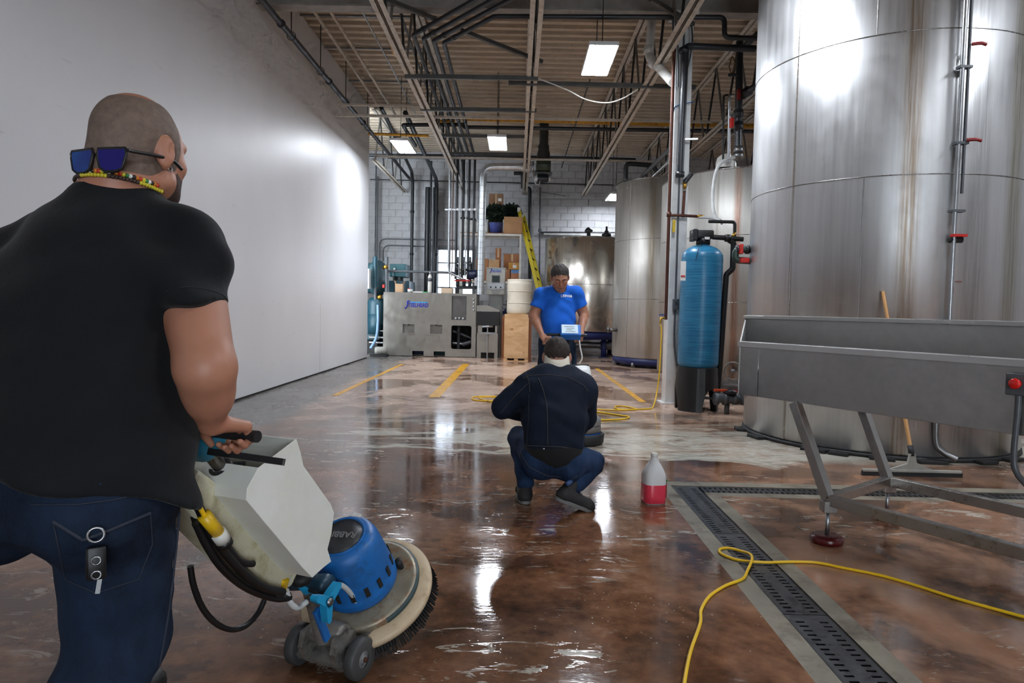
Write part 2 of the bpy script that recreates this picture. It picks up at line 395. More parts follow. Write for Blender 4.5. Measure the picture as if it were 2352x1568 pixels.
# block wall at the back with window opening
WX0, WX1, WZ0, WZ1 = -2.33, -1.33, 1.25, 2.87
b = MB()
for x0, x1, z0, z1 in ((-5.2, WX0, 0, 5.9), (WX1, XR, 0, 5.9), (WX0, WX1, 0, WZ0), (WX0, WX1, WZ1, 5.9)):
    b.lohi((x0, YB, z0), (x1, YB+.2, z1))
wall_back = struct(b.go('wall_back', M_mortar))
bm_ = {}
def block(x, z, w, h=.192):
    key = round(w, 3)
    if key not in bm_:
        o = MB().lohi((-w/2, -.012, -h/2), (w/2, 0, h/2)).go('block', M_block, None, .006); bm_[key] = o.data; o.location = (x, YB, z)
    else:
        o = bpy.data.objects.new('block', bm_[key]); COL.objects.link(o); o.location = (x, YB, z)
    o.parent = wall_back
rest = MB(); cnt = 0
for r in range(29):
    z = .1+r*.2; off = 0.2 if r % 2 else 0
    for k in range(-13, 20):
        x = k*.4+off
        if WX0-.2 < x < WX1+.2 and WZ0-.1 < z < WZ1+.1: continue
        if cnt < 300 and 1.5 < z < 5.5 and -3.7 < x < 2.3: block(x, z, .39); cnt += 1
        else: rest.lohi((x-.195, YB-.012, z-.096), (x+.195, YB, z+.096))
o = rest.go('block', M_block, None, 0, kind='stuff'); o.parent = wall_back
struct(MB().lohi((XR, YN, 0), (XR+.2, YB, 5.9)).go('wall_right', M_block))
b = MB()
for x0, x1, z0, z1 in ((-5.2, .5, 0, 5.9), (3.3, XR, 0, 5.9), (.5, 3.3, 3.0, 5.9)):
    b.lohi((x0, YN-.2, z0), (x1, YN, z1))
struct(b.go('wall_rear', M_block))
# back window: frame, mullions, panes
M_frame = pm('window_frame_grey', (120, 122, 126), 0.5)
win = struct(MB().lohi((WX0-.06, YB-.03, WZ1), (WX1+.06, YB+.08, WZ1+.07)).go('window_1', M_frame))
for a, c in (((WX0-.06, WZ0-.08), (WX1+.06, WZ0)), ((WX0-.06, WZ0), (WX0, WZ1)), ((WX1, WZ0), (WX1+.06, WZ1))):
    o = MB().lohi((a[0], YB-.03, a[1]), (c[0], YB+.08, c[1])).go('window_frame', M_frame); o.parent = win
for i in range(1, 3):
    x = WX0+(WX1-WX0)*i/3; o = MB().lohi((x-.015, YB+.03, WZ0), (x+.015, YB+.07, WZ1)).go('mullion', M_frame); o.parent = win
zr = [WZ0, 1.78, 2.2, 2.5, WZ1]
for z in zr[1:-1]:
    o = MB().lohi((WX0, YB+.03, z-.018), (WX1, YB+.07, z+.018)).go('mullion', M_frame); o.parent = win
ng = N('window_glass'); ng.t.nodes.remove(ng.b)
tr = ng.n('BsdfTransparent'); tr.inputs[0].default_value = (.93, .96, 1, 1); gl = ng.n('BsdfGlossy'); gl.inputs[1].default_value = .03
mx = ng.n('MixShader'); mx.inputs[0].default_value = .08; ng.l(tr.outputs[0], mx.inputs[1]); ng.l(gl.outputs[0], mx.inputs[2]); ng.l(mx.outputs[0], ng.t.nodes['Material Output'].inputs[0])
for i in range(3):
    for j in range(4):
        x0 = WX0+(WX1-WX0)*i/3+.015; x1 = WX0+(WX1-WX0)*(i+1)/3-.015
        o = MB().lohi((x0, YB+.046, zr[j]+.018), (x1, YB+.052, zr[j+1]-.018)).go('pane', ng.m); o.parent = win

# ------------------------------------------------------------------ roof deck, girder, joists
M_deck = pm('painted_roof_deck', (200, 184, 162), 0.6, var=0.06, scale=2.0, dirt=(184, 166, 144))
prof = []; y = YN
while y < YB+.2:
    prof += [(y, ZD+.075), (y+.10, ZD+.075), (y+.125, ZD), (y+.225, ZD)]; y += .25
vs = []; fs = []
for (yy, zz) in prof: vs += [(-5.2, yy, zz), (XR, yy, zz)]
for i in range(len(prof)-1): fs.append((2*i, 2*i+2, 2*i+3, 2*i+1))
nb = len(vs)
vs += [(-5.2, YN, ZD+.2), (XR, YN, ZD+.2), (XR, YB+.2, ZD+.2), (-5.2, YB+.2, ZD+.2)]; fs.append((nb, nb+1, nb+2, nb+3))
struct(MB().add(vs, fs).go('ceiling', M_deck))
M_steelw = pm('cream_painted_steel', (205, 196, 182), 0.55, var=0.12, scale=5, dirt=(165, 152, 136))
M_steelg = pm('grey_painted_steel', (120, 116, 110), 0.55, var=0.12, scale=5)
b = MB(); b.lohi((XL, 8.9, 5.02), (XR, 9.1, 5.04)); b.lohi((XL, 8.99, 5.04), (XR, 9.01, 5.64)); b.lohi((XL, 8.9, 5.64), (XR, 9.1, 5.66))
g = b.go('roof_girder', pm('girder_paint', (150, 146, 140), 0.6), None); tag(g, 'wide painted steel I-beam girder across the room over the column', 'beam')
JX = [-3.31, -1.60, .147, 1.84, 3.52, 5.22]
jl = ['at the far left above the end of the white wall', 'left of the four black pipes', 'in the middle of the ceiling between the bright lamps', 'right of centre, touching the white column', 'passing above the tall tanks right of the column', 'far right, mostly hidden by the big tank']
web_me = None
for x, lab in zip(JX, jl):
    y0, y1 = (15.62 if x < XL+.3 else 2.0), YB-.02
    t = thing('roof_joist', 'open-web roof joist, ' + lab, 'joist', (x, y0, 4.5), 'open-web roof joists')
    for nm, z, mm in (('bottom_chord', 4.5, M_steelw), ('top_chord', ZD-.05, M_steelw)):
        b = MB()
        for s in (-1, 1): b.lohi((x+s*.012, y0, z), (x+s*.075, y1, z+.008)); b.lohi((x+s*.012, y0, z), (x+s*.018, y1, z+.05))
        b.go(nm, mm, t)
    p = 1.25; k = 0; yy = y0+.1; zt = ZD-.05
    while yy+p/2 < y1:
        for a, c in ((yy, yy+p*.42), (yy+p*.84, yy+p*.42)):
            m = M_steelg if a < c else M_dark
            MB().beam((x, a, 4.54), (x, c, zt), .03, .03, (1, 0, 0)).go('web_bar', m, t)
        yy += p; k += 1
# bridging angles across the joists
for Y, x0, x1, z, lab in ((12.3, -3.3, 3.4, 4.56, 'beside the front bright lamp'), (15.6, -3.3, 3.4, 4.56, 'above the rear lamps')):
    b = MB(); b.lohi((x0, Y, z), (x1, Y+.04, z+.005)); b.lohi((x0, Y, z), (x1, Y+.005, z+.04))
    tag(b.go('bridging_angle', M_steelw), 'thin cream steel bridging angle under the deck, '+lab, 'angle bar')
for i, (Y, z) in enumerate(((10.6, 5.6), (11.9, 5.6), (13.6, 5.6))):
    tag(MB().beam((XL+.02, Y, z), (-1.66, Y, z), .03, .03).go('strut_channel', pm('galvanised', (150, 152, 154), .4, .9)), 'galvanised strut channel from the white wall to the left joist, '+['nearest', 'middle', 'farthest'][i]+' of three', 'strut')
# ------------------------------------------------------------------ lamps
M_hous = pm('lamp_housing', (225, 225, 225), .4)
M_lamp = emit('lamp_diffuser', (238, 245, 255), LAMP_POWER)
M_rod = pm('dark_rod', (46, 44, 42), .5, .3)
def lamp(x, y, label, w=.36, L=1.08, z=4.4):
    t = thing('high_bay_lamp', label, 'ceiling lamp', (x, y, z), 'hanging high-bay lamps')
    MB().lohi((x-w/2, y-L/2, z+.004), (x+w/2, y+L/2, z+.05)).lohi((x-w/4, y-L/3, z+.05), (x+w/4, y+L/3, z+.1)).go('housing', M_hous, t)
    b = MB()
    for i in range(6):
        xa = x-w/2+.012+i*(w-.024)/6
        b.add([(xa+.003, y-L/2+.01, z), (xa+(w-.024)/6-.003, y-L/2+.01, z), (xa+(w-.024)/6-.003, y+L/2-.01, z), (xa+.003, y+L/2-.01, z)], [(3, 2, 1, 0)])
    b.go('diffuser', M_lamp, t)
    for s in (-1, 1): MB().tube([(x, y+s*L*.3, z+.1), (x, y+s*L*.3, ZD)], .006, 6).go('hanger', M_rod, t)
    return t
lamp(.985, 8.96, 'bright white LED high-bay lamp hanging nearest, right of the middle joist')
lamp(-2.36, 13.9, 'bright LED high-bay lamp above the end of the white wall, leftmost one')
lamp(-.45, 13.48, 'bright white LED high-bay lamp above the silver elbow duct')
lamp(2.55, 18.6, 'white LED lamp seen edge-on far back, left of the tall tanks', .36, 1.08, 4.25)
lamp(1.6, 5.9, 'LED high-bay lamp overhead in front of the big tank, above the photo frame')
lamp(3.7, .6, 'LED high-bay lamp overhead right of the camera, outside the frame')  # added lamp, no known fixture here: brightens the dim foreground
lamp(4.9, 4.0, 'LED high-bay lamp overhead to the right of the steel trough, outside the frame')
lamp(5.9, 9.0, 'LED high-bay lamp behind the big tank, outside the frame')  # added in the hidden ceiling to brighten the back of the room
lamp(5.6, 14.0, 'LED high-bay lamp behind the second tall tank, hidden from view')  # another added lamp out of view, lifting the rear and the ceiling

# ------------------------------------------------------------------ overhead pipes
M_blk = pm('black_pvc', (40, 42, 46), .38, var=.15)
M_gry = pm('grey_pvc', (82, 86, 90), .4, var=.12)
M_gal = pm('galvanised_conduit', (168, 170, 172), .32, .9, var=.1)
M_spr = pm('dark_sprinkler_pipe', (62, 62, 66), .4, .3)
M_gas = pm('yellow_gas_pipe', (208, 150, 40), .45, var=.15, dirt=(140, 96, 30))
M_cop = pm('old_copper', (86, 50, 38), .5, .5, var=.25)
M_cond = pm('painted_conduit', (190, 178, 162), .55)
def pipe(name, pts, r, mat, label, cat='pipe', rad=.0, couplings=(), group=None, n=10, parent=None, cl=.06, cr=1.35):
    path = rounded(pts, rad)
    if parent is None:
        t = thing(name, label, cat, tuple(path[0]), group)
    else: t = parent
    MB().tube(path, r, n).go('pipe', mat, t)
    for p, d in couplings:
        p, d = Vector(p), Vector(d).normalized(); MB().cyl(p-d*cl/2, p+d*cl/2, r*cr, n).go('coupling', mat, t)
    return t
Yv = Vector((0, 1, 0)); Xv = Vector((1, 0, 0)); Zv = Vector((0, 0, 1))
# sprinkler main along the white wall
t = pipe('sprinkler_pipe', [(-3.2, 3, 4.9), (-3.2, 19.9, 4.9)], .042, M_spr, 'dark sprinkler main running along the top of the white wall', couplings=[((-3.2, y, 4.9), Yv) for y in (9.2, 11.5, 14.0, 17)])
for y in (9.6, 11.0, 12.6, 14.4): MB().tube([(-3.2, y, 4.94), (-3.2, y, ZD)], .008, 6).go('hanger', M_rod, t); MB().tube([(-3.2+.06*math.cos(a), y, 4.9+.06*math.sin(a)) for a in [k*math.pi/6 for k in range(12)]], .006, 5, True).go('clamp', M_rod, t)
for i, (x, z) in enumerate(((-3.02, 5.42), (-2.78, 5.42), (-2.36, 5.5))):
    pipe('conduit', [(x, 9.12, z), (x, 15.4, z)], .026 if i < 2 else .013, M_cond if i < 2 else M_gal, ['thick cream conduit under the deck closest to the white wall', 'cream conduit under the deck, second from the white wall', 'thin bare metal conduit under the deck, third from the white wall'][i], 'conduit', couplings=[((x, 10.6+i*.7, z), Yv)])
# four black process pipes: come from the upper right, turn at elbows, run to the back and drop to the machine
ZP = 4.86
elb = [atz(950, 80, ZP), atz(973, 88, ZP), atz(997, 93, ZP), atz(1020, 98, ZP)]
D4 = (atz(1135, 38, ZP)-elb[3]).normalized()
lab4 = ['leftmost of the four black pipes with elbows overhead', 'second from left of the four black elbowed pipes', 'third from left of the four black elbowed pipes', 'rightmost of the four black elbowed pipes, turning level toward the column']
dropx = [1051, 1066, 1079, 1091]
for i, e in enumerate(elb):
    yb = 16.9
    bk = at(dropx[i], 357, yb); bk.z = ZP
    e2 = Vector((bk.x+(e.x-bk.x)*.98, e.y, ZP))
    if i < 3: pre = [e2+D4*3.2+Vector((.6, -.1, 0)), e2+D4*3.2, e2]
    else:
        k1 = atz(1135, 38, ZP); k2 = atz(1664, 40, ZP); k3 = at(1664, 86, k2.y); k4 = at(1740, 88, k2.y)
        pre = [k4, k3, k2, k1, e2]
    end = Vector((bk.x, yb, 1.9))
    t = pipe('process_pipe', pre+[bk, end], .031, M_blk, 'black process pipe, ' + lab4[i].replace(' of the four black pipes with elbows overhead', ' of four with elbows overhead').replace(' of the four black elbowed pipes', ' of four with overhead elbows'), 'pipe', .07, group='black overhead process pipes', couplings=[(e2.lerp(bk, f), bk-e2) for f in (.2, .55)]+[(e2+D4*.25, D4)], n=10, cr=1.2)
for Y, x0, x1, z in ((8.75, -1.6, -.2, ZP-.07), (11.1, -1.75, -.55, ZP-.07)):
    pass
# pipes dropping beside them (silver, thin)
for i, (px, r, m) in enumerate(((1034, .028, 'w'), (1042, .012, 'c'), (1058.5, .014, 'w'), (1072.5, .014, 'w'))):
    p = at(px, 372, 16.75); q = at(px-(4 if i == 0 else 2), 640, 16.75); q.x = p.x
    mat = M_gal if m == 'w' else M_cop
    lb = ['thick silver conduit dropping to the machine, leftmost of the bundle', 'thin copper-brown line dropping between silver pipes', 'thin silver line dropping between the first two black pipes', 'thin silver line dropping between the second and third black pipes'][i]
    path = [p, (p.x, p.y, 2.2), (p.x+.02, p.y, 2.05), (p.x+.35, p.y, 1.9)] if i == 0 else [p, (p.x, p.y, 1.95)]
    pipe('drop_line', path, r, mat, lb, 'pipe', .05)
tg = thing('pipe_clamp_bar', 'short silver clamp bar holding the vertical pipe bundle', 'bracket', tuple(at(1058, 481, 16.7)))
MB().beam(at(1022, 481, 16.7), at(1094, 481, 16.7), .03, .03).go('channel', M_gal, tg)
for px in (1034, 1051, 1066, 1079, 1091): MB().box(at(px, 481, 16.66), (.05, .03, .05)).go('clip', M_hous, tg)
# struts
M_str = pm('dark_strut', (96, 96, 94), .5, .5)
for i, (a, c, Y) in enumerate((((930, 175), (1236, 180), 9.9), ((1168, 190), (1597, 200), 10.2), ((966, 250), (1232, 254), 11.6), ((1010, 311), (1222, 314), 13.6), ((1016, 352), (1220, 354), 15.6))):
    tag(MB().beam(at(*a, Y), at(*c, Y), .05, .06).go('strut_channel', M_str), 'dark horizontal strut channel under the joists, ' + ['nearest one left of the middle joist', 'long one below the nearest lamp', 'second row, carrying the black pipes', 'third row, just above the lamp by the duct', 'row behind the lamp by the duct'][i], 'strut')
tag(MB().beam(at(775, 240, 12.3), at(1000, 244, 12.3), .03, .035).go('strut_channel', M_cond), 'cream steel bar from the white wall to the left joist', 'strut')
# diagonal braces near the girder
for i, (a, ya, c, yc) in enumerate((((885, -2), 8.3, (1000, 44), 9.3), ((1060, 70), 9.4, (1245, 142), 10.3), ((1494, -2), 8.3, (1592, 56), 8.75), ((915, 18), 9.2, (1040, 370), 16.2))):
    tag(MB().beam(at(*a, ya), at(*c, yc), .05 if i < 3 else .025, .05 if i < 3 else .025).go('diagonal_brace', M_str), 'dark diagonal brace bar, ' + ['upper left by the girder', 'below the black pipe elbows', 'upper right beside the column head', 'thin one running back beside the left joist'][i], 'brace')
# gas and black lines across
pipe('gas_pipe', [at(1062, 272, 14.6), at(1740, 290, 14.6)], .05, M_gas, 'long yellow gas pipe crossing under the ceiling behind the column', 'pipe')
pipe('gas_pipe', [at(846, 307, 14.9), at(985, 312, 14.9)], .03, M_gas, 'short yellow gas pipe next to the white wall end', 'pipe')
pipe('gas_pipe', [atz(878, 22, 4.62)+Vector((-.02, 0, 0)), atz(914, 124, 4.62)+Vector((-.02, 0, 0))], .045, M_gas, 'yellow pipe section alongside the left joist near the girder', 'pipe')
pipe('gas_pipe', [at(995, 280, 14.75), at(1045, 280, 14.75)], .045, M_gas, 'yellow pipe stub behind the black pipes', 'pipe')
pipe('black_pipe', [at(925, 287, 14.4)+Vector((0, 1.8, 0)), at(925, 287, 14.4), at(1066, 286, 14.4), at(1066, 292, 14.4), at(1740, 302, 14.4)], .04, M_blk, 'black pipe running below the long yellow gas pipe', 'pipe', .06)
pipe('black_pipe', [at(846, 356, 17.5), at(1100, 357, 17.5), at(1460, 366, 17.5)], .035, M_blk, 'black pipe crossing the back in front of the block wall', 'pipe')
pipe('grey_pipe', [at(846, 362, 17.2), at(1220, 365, 17.2)], .028, M_gry, 'grey pipe crossing the back just under the black one', 'pipe')
pipe('conduit', [at(850, 412, 19.7), at(1410, 425, 19.7)], .018, M_blk, 'thin dark conduit high along the back block wall', 'conduit')
pipe('conduit', [at(1240, 533, 19.85), at(1420, 534, 19.85)], .02, M_blk, 'thin dark conduit above the polished tank', 'conduit')
# pipe that runs back along the roof and drops down the wall
for i, (px, py, x0) in enumerate(((948, 409, 905), (1003, 425, 960))):
    p = at(px, py, 19.6)
    pipe('wall_pipe', [(at(x0, 330, 16).x, 14.5 if i == 0 else 14.2, p.z+.5), (p.x, 19.4, p.z+.15), (p.x, 19.6, p.z-.1), (p.x, 19.6, 1.6)], .055 if i else .045, M_blk, ['black pipe dropping down the block wall above the STEELHEAD letters', 'black pipe dropping down the block wall left of the window'][i], 'pipe', .12, couplings=[((p.x, 19.6, z), Zv) for z in (3.9, 2.7)])
for i, px in enumerate((983, 990, 997)):
    p = at(px, 430, 19.45-i*.05)
    pipe('wall_pipe', [(p.x, p.y, 5.3 if i == 1 else p.z), (p.x, p.y, 1.5)], (.075, .03, .03)[i], M_blk, ['thick black riser on the block wall left of the window', 'thin black riser just right of the thick one', 'thin black riser second right of the thick one'][i], 'pipe')
for i, (px, py) in enumerate(((864, 390), (868, 390))):
    p = at(px, py, 19.7); pipe('conduit', [(p.x, p.y, 5.2-i*.3), (p.x, p.y, 2.6)], .02, M_gry, ['thin grey conduit down the block wall at the far left', 'second thin grey conduit beside the far left one'][i], 'conduit')
a = at(872, 600, 19.75); c1 = at(872, 548, 19.75); c2 = at(1048, 552, 19.75)
pipe('conduit', [a, c1, c2], .018, M_gry, 'bent grey conduit, upper one above the teal boiler', 'conduit', .2)
a = at(880, 600, 19.75); c1 = at(880, 563, 19.75); c2 = at(980, 566, 19.75)
pipe('conduit', [a, c1, c2], .018, M_gry, 'bent grey conduit, lower one above the teal boiler', 'conduit', .2)
p = at(1214, 440, 19.6)
pipe('wall_pipe', [at(1180, 398, 18.6), at(1200, 398, 18.6), at(1200, 431, 19.6), at(1217, 432, 19.6), at(1217, 640, 19.6)], .05, M_blk, 'black bent pipe down the wall right of the shelf rack', 'pipe', .06)
p = at(1241, 430, 19.8); t = pipe('conduit', [p, at(1239, 640, 19.8)], .02, M_gry, 'grey conduit with junction box left of the polished tank', 'conduit')
MB().box(at(1240, 529, 19.78), (.1, .06, .1)).go('junction_box', M_gry, t, .006)
pipe('conduit', [at(1240, 440, 19.8), at(1300, 450, 19.85)], .008, M_gry, 'thin sagging wire on the block wall left of the far lamp', 'wire')
# white hanging cable
tag(MB().tube(smooth_path([at(1236, 180, 10), at(1300, 205, 10), at(1345, 228, 10), at(1392, 236, 10), at(1430, 226, 10), at(1465, 205, 10)]), .009, 6).go('hanging_cable', pm('white_cable', (215, 212, 205), .5)), 'white cable sagging below the nearest bright lamp', 'cable')
tag(MB().tube([at(1355, 183, 11.4), at(1290, 385, 19.5)], .012, 6).go('conduit', M_rod), 'thin dark conduit along the deck right of the duct', 'conduit')

# ------------------------------------------------------------------ exhaust duct with blower
def duct_mat():
    n = N('galvanised_duct'); f = n.noise(7, 4, .6, (1, 1, .3))
    n.set(Base_Color=n.ramp(f, [(.3, lin((190, 196, 200))), (.7, lin((226, 230, 232)))]), Metallic=.75, Roughness=.33); n.bump(n.noise(4, 3, .5), .04, .02); return n.m
M_duct = duct_mat()
t = thing('exhaust_duct', 'silver galvanised elbow duct rising from the machine to the blower', 'duct', tuple(at(1103, 672, 16.5)))
pA = at(1103, 676, 16.5); pB = at(1110, 383, 16.5); pC = at(1190, 383, 16.5); pD = at(1212, 383, 16.5)
pts = rounded([pA, pB, pC], .28, 10)
MB().tube(pts, .088, 18).go('duct_pipe', M_duct, t)
nr = 20
for k in range(nr):
    z = pA.lerp(pB, .02+.88*k/nr); MB().tube([z+Vector((.091*math.cos(a), .091*math.sin(a), .02*math.sin(a))) for a in [2*math.pi*j/14 for j in range(14)]], .005, 4, True).go('spiral_rib', M_gal, t)
MB().lathe([(.088, 0), (.088, .03), (.13, .2), (.13, .26)], frame(pC, Xv), 20).go('reducer', M_duct, t)
for k in range(2): MB().lathe([(.135, 0), (.15, .02), (.135, .04)], frame(pC+Xv*(.27+.06*k), Xv), 20).go('ring', M_gal, t)
t = thing('exhaust_blower', 'dark green exhaust blower hanging between silver duct and black stack', 'blower', tuple(at(1250, 420, 16.5)))
M_blow = pm('blower_green', (48, 58, 42), .4, .2, var=.3)
c = at(1248, 380, 16.5)
MB().lathe([(0, -.17), (.2, -.17), (.215, -.14), (.215, .14), (.2, .17), (0, .17)], frame(c, Xv), 24).go('scroll_housing', M_blow, t)
MB().box(c+Vector((0, .02, -.2)), (.42, .4, .03)).go('mount_plate', M_gry, t)
MB().lathe([(0, -.13), (.09, -.13), (.1, -.1), (.1, .1), (.09, .13), (0, .13)], frame(c+Vector((.0, 0, -.31)), Xv), 16).go('motor', M_blk, t)
for s in (-1, 1): MB().lathe([(.0, 0), (.07, 0), (.07, .04), (0, .06)], frame(c+Vector((s*.13, 0, -.31)), Xv*s), 14).go('motor_cap', M_hous, t)
for s in (-1, 1): MB().beam(c+Vector((s*.2, 0, -.2)), c+Vector((s*.2, 0, .45)), .03, .03).go('hanger_leg', M_gry, t)
MB().tube(smooth_path([c+Vector((-.15, -.1, -.2)), c+Vector((-.2, -.15, -.42)), c+Vector((-.1, -.1, -.47)), c+Vector((-.07, -.05, -.33))]), .009, 6).go('power_lead', M_hous, t)
M_stack = pm('stack_grey', (70, 70, 68), .45, .5)
sk = [(.105, .9), (.105, .5), (.13, .46), (.13, .36), (.15, .3), (.17, .12)]
MB().lathe(sk[::-1], Matrix.Translation(c), 20).go('stack', M_stack, t); MB().lathe([(.11, .9), (.11, ZD-c.z)], Matrix.Translation(c), 20).go('stack_pipe', M_stack, t)

# ------------------------------------------------------------------ column with its pipes
M_colw = pm('white_column_paint', (222, 222, 220), .5, var=.05, scale=3, dirt=(205, 200, 194))
cl = struct(MB().lohi((1.955, 8.9, 0), (2.175, 9.12, 5.02)).go('column', M_colw, None, .012))
MB().lohi((1.9, 8.85, 0), (2.23, 9.17, .015)).go('base_plate', M_colw).parent = cl
MB().lohi((1.9, 8.85, 4.99), (2.23, 9.17, 5.02)).go('cap_plate', M_colw).parent = cl
t = pipe('copper_pipe', [(1.925, 8.86, 4.7), (1.925, 8.86, 1.1)], .022, M_cop, 'old copper pipe up the left edge of the white column', 'pipe', couplings=[((1.925, 8.86, 2.45), Zv)])
MB().tube(rounded([(1.925, 8.86, 2.44), (2.03, 8.84, 2.44), (2.32, 8.84, 2.43)], .02), .018, 8).go('branch', M_cop, t)
MB().tube([(2.1, 8.84, 2.44), (2.11, 8.84, 2.75)], .018, 8).go('branch', M_cop, t)
MB().cyl((2.28, 8.84, 2.43), (2.36, 8.84, 2.43), .022).go('brass_fitting', pm('brass', (180, 140, 60), .35, .9), t)
MB().cyl((2.11, 8.84, 2.78), (2.11, 8.84, 2.86), .024).go('brass_fitting', MATS['brass'], t)
t = pipe('drain_pipe_grey', [at(1735, 112, 8.8), at(1575, 106, 8.8), (at(1575, 106, 8.8).x-.02, 8.8, 2.95)], .043, M_blk, 'dark grey vertical pipe on the right side of the white column', 'pipe', .06, couplings=[((at(1575, 106, 8.8).x-.02, 8.8, z), Zv) for z in (2.95, 4.5)])
MB().tube([(2.19, 8.82, 2.97), (2.11, 8.84, 2.86)], .03, 8).go('reducer', M_blk, t)
for z in (3.4,): MB().beam((2.03, 8.84, z), (2.25, 8.8, z), .03, .02).go('bracket', M_gal, t)
pipe('white_drain_pipe', [at(1497, 42, 9.6), at(1491, 130, 9.6), at(1545, 189, 9.05)], .062, pm('white_pvc', (214, 212, 206), .35), 'white elbowed drain pipe meeting the column from upper left', 'pipe', .12, couplings=[(at(1490, 115, 9.6), (0, 0, 1)), (at(1500, 146, 9.5), (.7, 0, -.7))], cl=.1, cr=1.12)
t = pipe('conduit', [(2.05, 8.885, 4.9), (2.05, 8.885, 1.36)], .013, M_gry, 'grey conduit with switch box down the front of the white column', 'conduit')
MB().tube(smooth_path([(2.05, 8.885, 1.25), (2.05, 8.87, .8), (2.1, 8.85, .45), (2.14, 8.8, .15)]), .013, 8).go('lower_conduit', M_gry, t)
MB().box((2.05, 8.865, 1.3), (.075, .06, .14)).go('switch_box', M_gry, t, .006); MB().box((2.05, 8.83, 1.31), (.015, .012, .03)).go('toggle', M_dark, t)
tag(MB().tube(smooth_path([(1.94, 8.86, 3.75), (1.97, 8.86, 3.82), (2.1, 8.86, 3.86), (2.2, 8.86, 3.88)]), .007, 6).go('blue_tape', pm('blue_tape', (40, 96, 150), .5)), 'strip of blue tape around the white column', 'tape')
tag(MB().box((1.985, 8.82, 2.3), (.035, .01, .16)).go('yellow_tag', pm('yellow_tag', (225, 190, 40), .5)), 'yellow tag hanging from the copper pipe at the column', 'tag')
t = thing('hose_tap', 'blue-handled brass tap at the foot of the copper pipe on the column', 'tap', (1.9, 8.86, 1.1))
MB().tube([(1.925, 8.86, 1.12), (1.86, 8.84, 1.12), (1.85, 8.84, 1.05)], .016, 8).go('spout', MATS['brass'], t); MB().box((1.87, 8.84, 1.16), (.07, .02, .015)).go('handle', pm('blue_handle', (30, 60, 150), .4), t)
# column head wires
tag(MB().tube(smooth_path([at(1546, -5, 8.75), at(1546, 60, 8.75), at(1548, 90, 8.75), at(1557, 110, 8.75), at(1557, 200, 8.8)]), .012, 6).go('conduit', M_gry), 'grey wire coming down the ceiling onto the column head', 'wire')
tag(MB().tube(smooth_path([at(1589, 60, 8.75), at(1590, 100, 8.75), at(1583, 140, 8.8), at(1574, 175, 8.85)]), .01, 6).go('loose_wire', M_blk), 'black wire bowing beside the column head', 'wire')
# ------------------------------------------------------------------ stainless tanks
def tank_mat(name, base, cx, cy, bands, rough=.33, blot=.25, metal=.85, dents=1.0):
    n = N(name); c = lin(base)
    sep = n.n('SeparateXYZ'); n.l(n.tc.outputs['Object'], sep.inputs[0])
    ang = n.math('ARCTAN2', n.math('SUBTRACT', sep.outputs[1], cy), n.math('SUBTRACT', sep.outputs[0], cx))
    cv = n.n('CombineXYZ'); n.l(n.math('MULTIPLY', ang, 6.0), cv.inputs[0]); n.l(n.math('MULTIPLY', sep.outputs[2], .12), cv.inputs[1])
    def ns(scale, det=5, ro=.6, dist=0.0):
        t = n.n('TexNoise'); t.inputs['Scale'].default_value = scale; t.inputs['Detail'].default_value = det; t.inputs['Roughness'].default_value = ro; t.inputs['Distortion'].default_value = dist
        n.l(cv.outputs[0], t.inputs['Vector']); return t.outputs['Fac']
    st = ns(3.2, 7, .7); br = ns(40, 4, .6)
    cloud = n.noise(1.3, 6, .65, (1, 1, .8), dist=.8)
    col = n.ramp(st, [(.28, tuple(v*.84 for v in c[:3])), (.5, c), (.72, tuple(min(1, v*1.1) for v in c[:3]))])
    col = n.mix(n.rng(cloud, .45, .7, 0, blot), col, tuple(v*.75 for v in c[:3]))
    for a, w, colr, amt in bands:                       # rust and syrup runs, also grey and pale bands, at an angle around the shell
        d = n.math('ABSOLUTE', n.math('SUBTRACT', ang, a))
        mk = n.math('MULTIPLY', n.rng(d, w, w*.35), n.rng(ns(9, 6, .7), .35, .6, .25, 1.0))
        col = n.mix(n.math('MULTIPLY', mk, amt), col, lin(colr))
    ro = n.math('ADD', n.rng(st, .3, .7, rough*.9, rough*1.1), n.rng(cloud, .35, .7, -.05, .12))
    n.set(Base_Color=col, Metallic=metal, Roughness=ro)
    dent = n.noise(1.1, 3, .5, (1, 1, .7), (3, 3, 3)); h = n.math('ADD', n.math('MULTIPLY', br, .05), n.math('ADD', n.math('MULTIPLY', dent, dents), n.math('MULTIPLY', n.noise(3.2, 3, .5, (1, 1, .4)), .12*dents)))
    n.bump(h, .08, .05); return n.m
M_weld = steel('weld_seam', (150, 148, 145), .3, 30, .2, (1, 1, 1))
M_stain_bolt = pm('dull_steel', (128, 128, 128), .4, .9)
M_seal = pm('black_rubber', (26, 26, 27), .6, var=.2)
def seam_ring(cx, cy, R, z, t, n=64, r=.005): MB().tube([(cx+R*math.cos(2*math.pi*k/n), cy+R*math.sin(2*math.pi*k/n), z) for k in range(n)], r, 5, True).go('weld_seam', M_weld, t)
def seam_v(cx, cy, R, a, z0, z1, t): MB().tube([(cx+R*math.cos(a), cy+R*math.sin(a), z0), (cx+R*math.cos(a), cy+R*math.sin(a), z1)], .004, 5).go('weld_seam', M_weld, t)
def az(cx, cy, px, Rr, side=1):                           # angle on the shell (seen from the camera) at picture column px
    r = ray(px, 715); d = Vector((r.x, r.y)).normalized(); c = Vector((cx, cy)); bq = d.dot(c); disc = Rr*Rr-(c.dot(c)-bq*bq)
    p = d*(bq-math.sqrt(max(0, disc)))-c; return math.atan2(p.y, p.x)
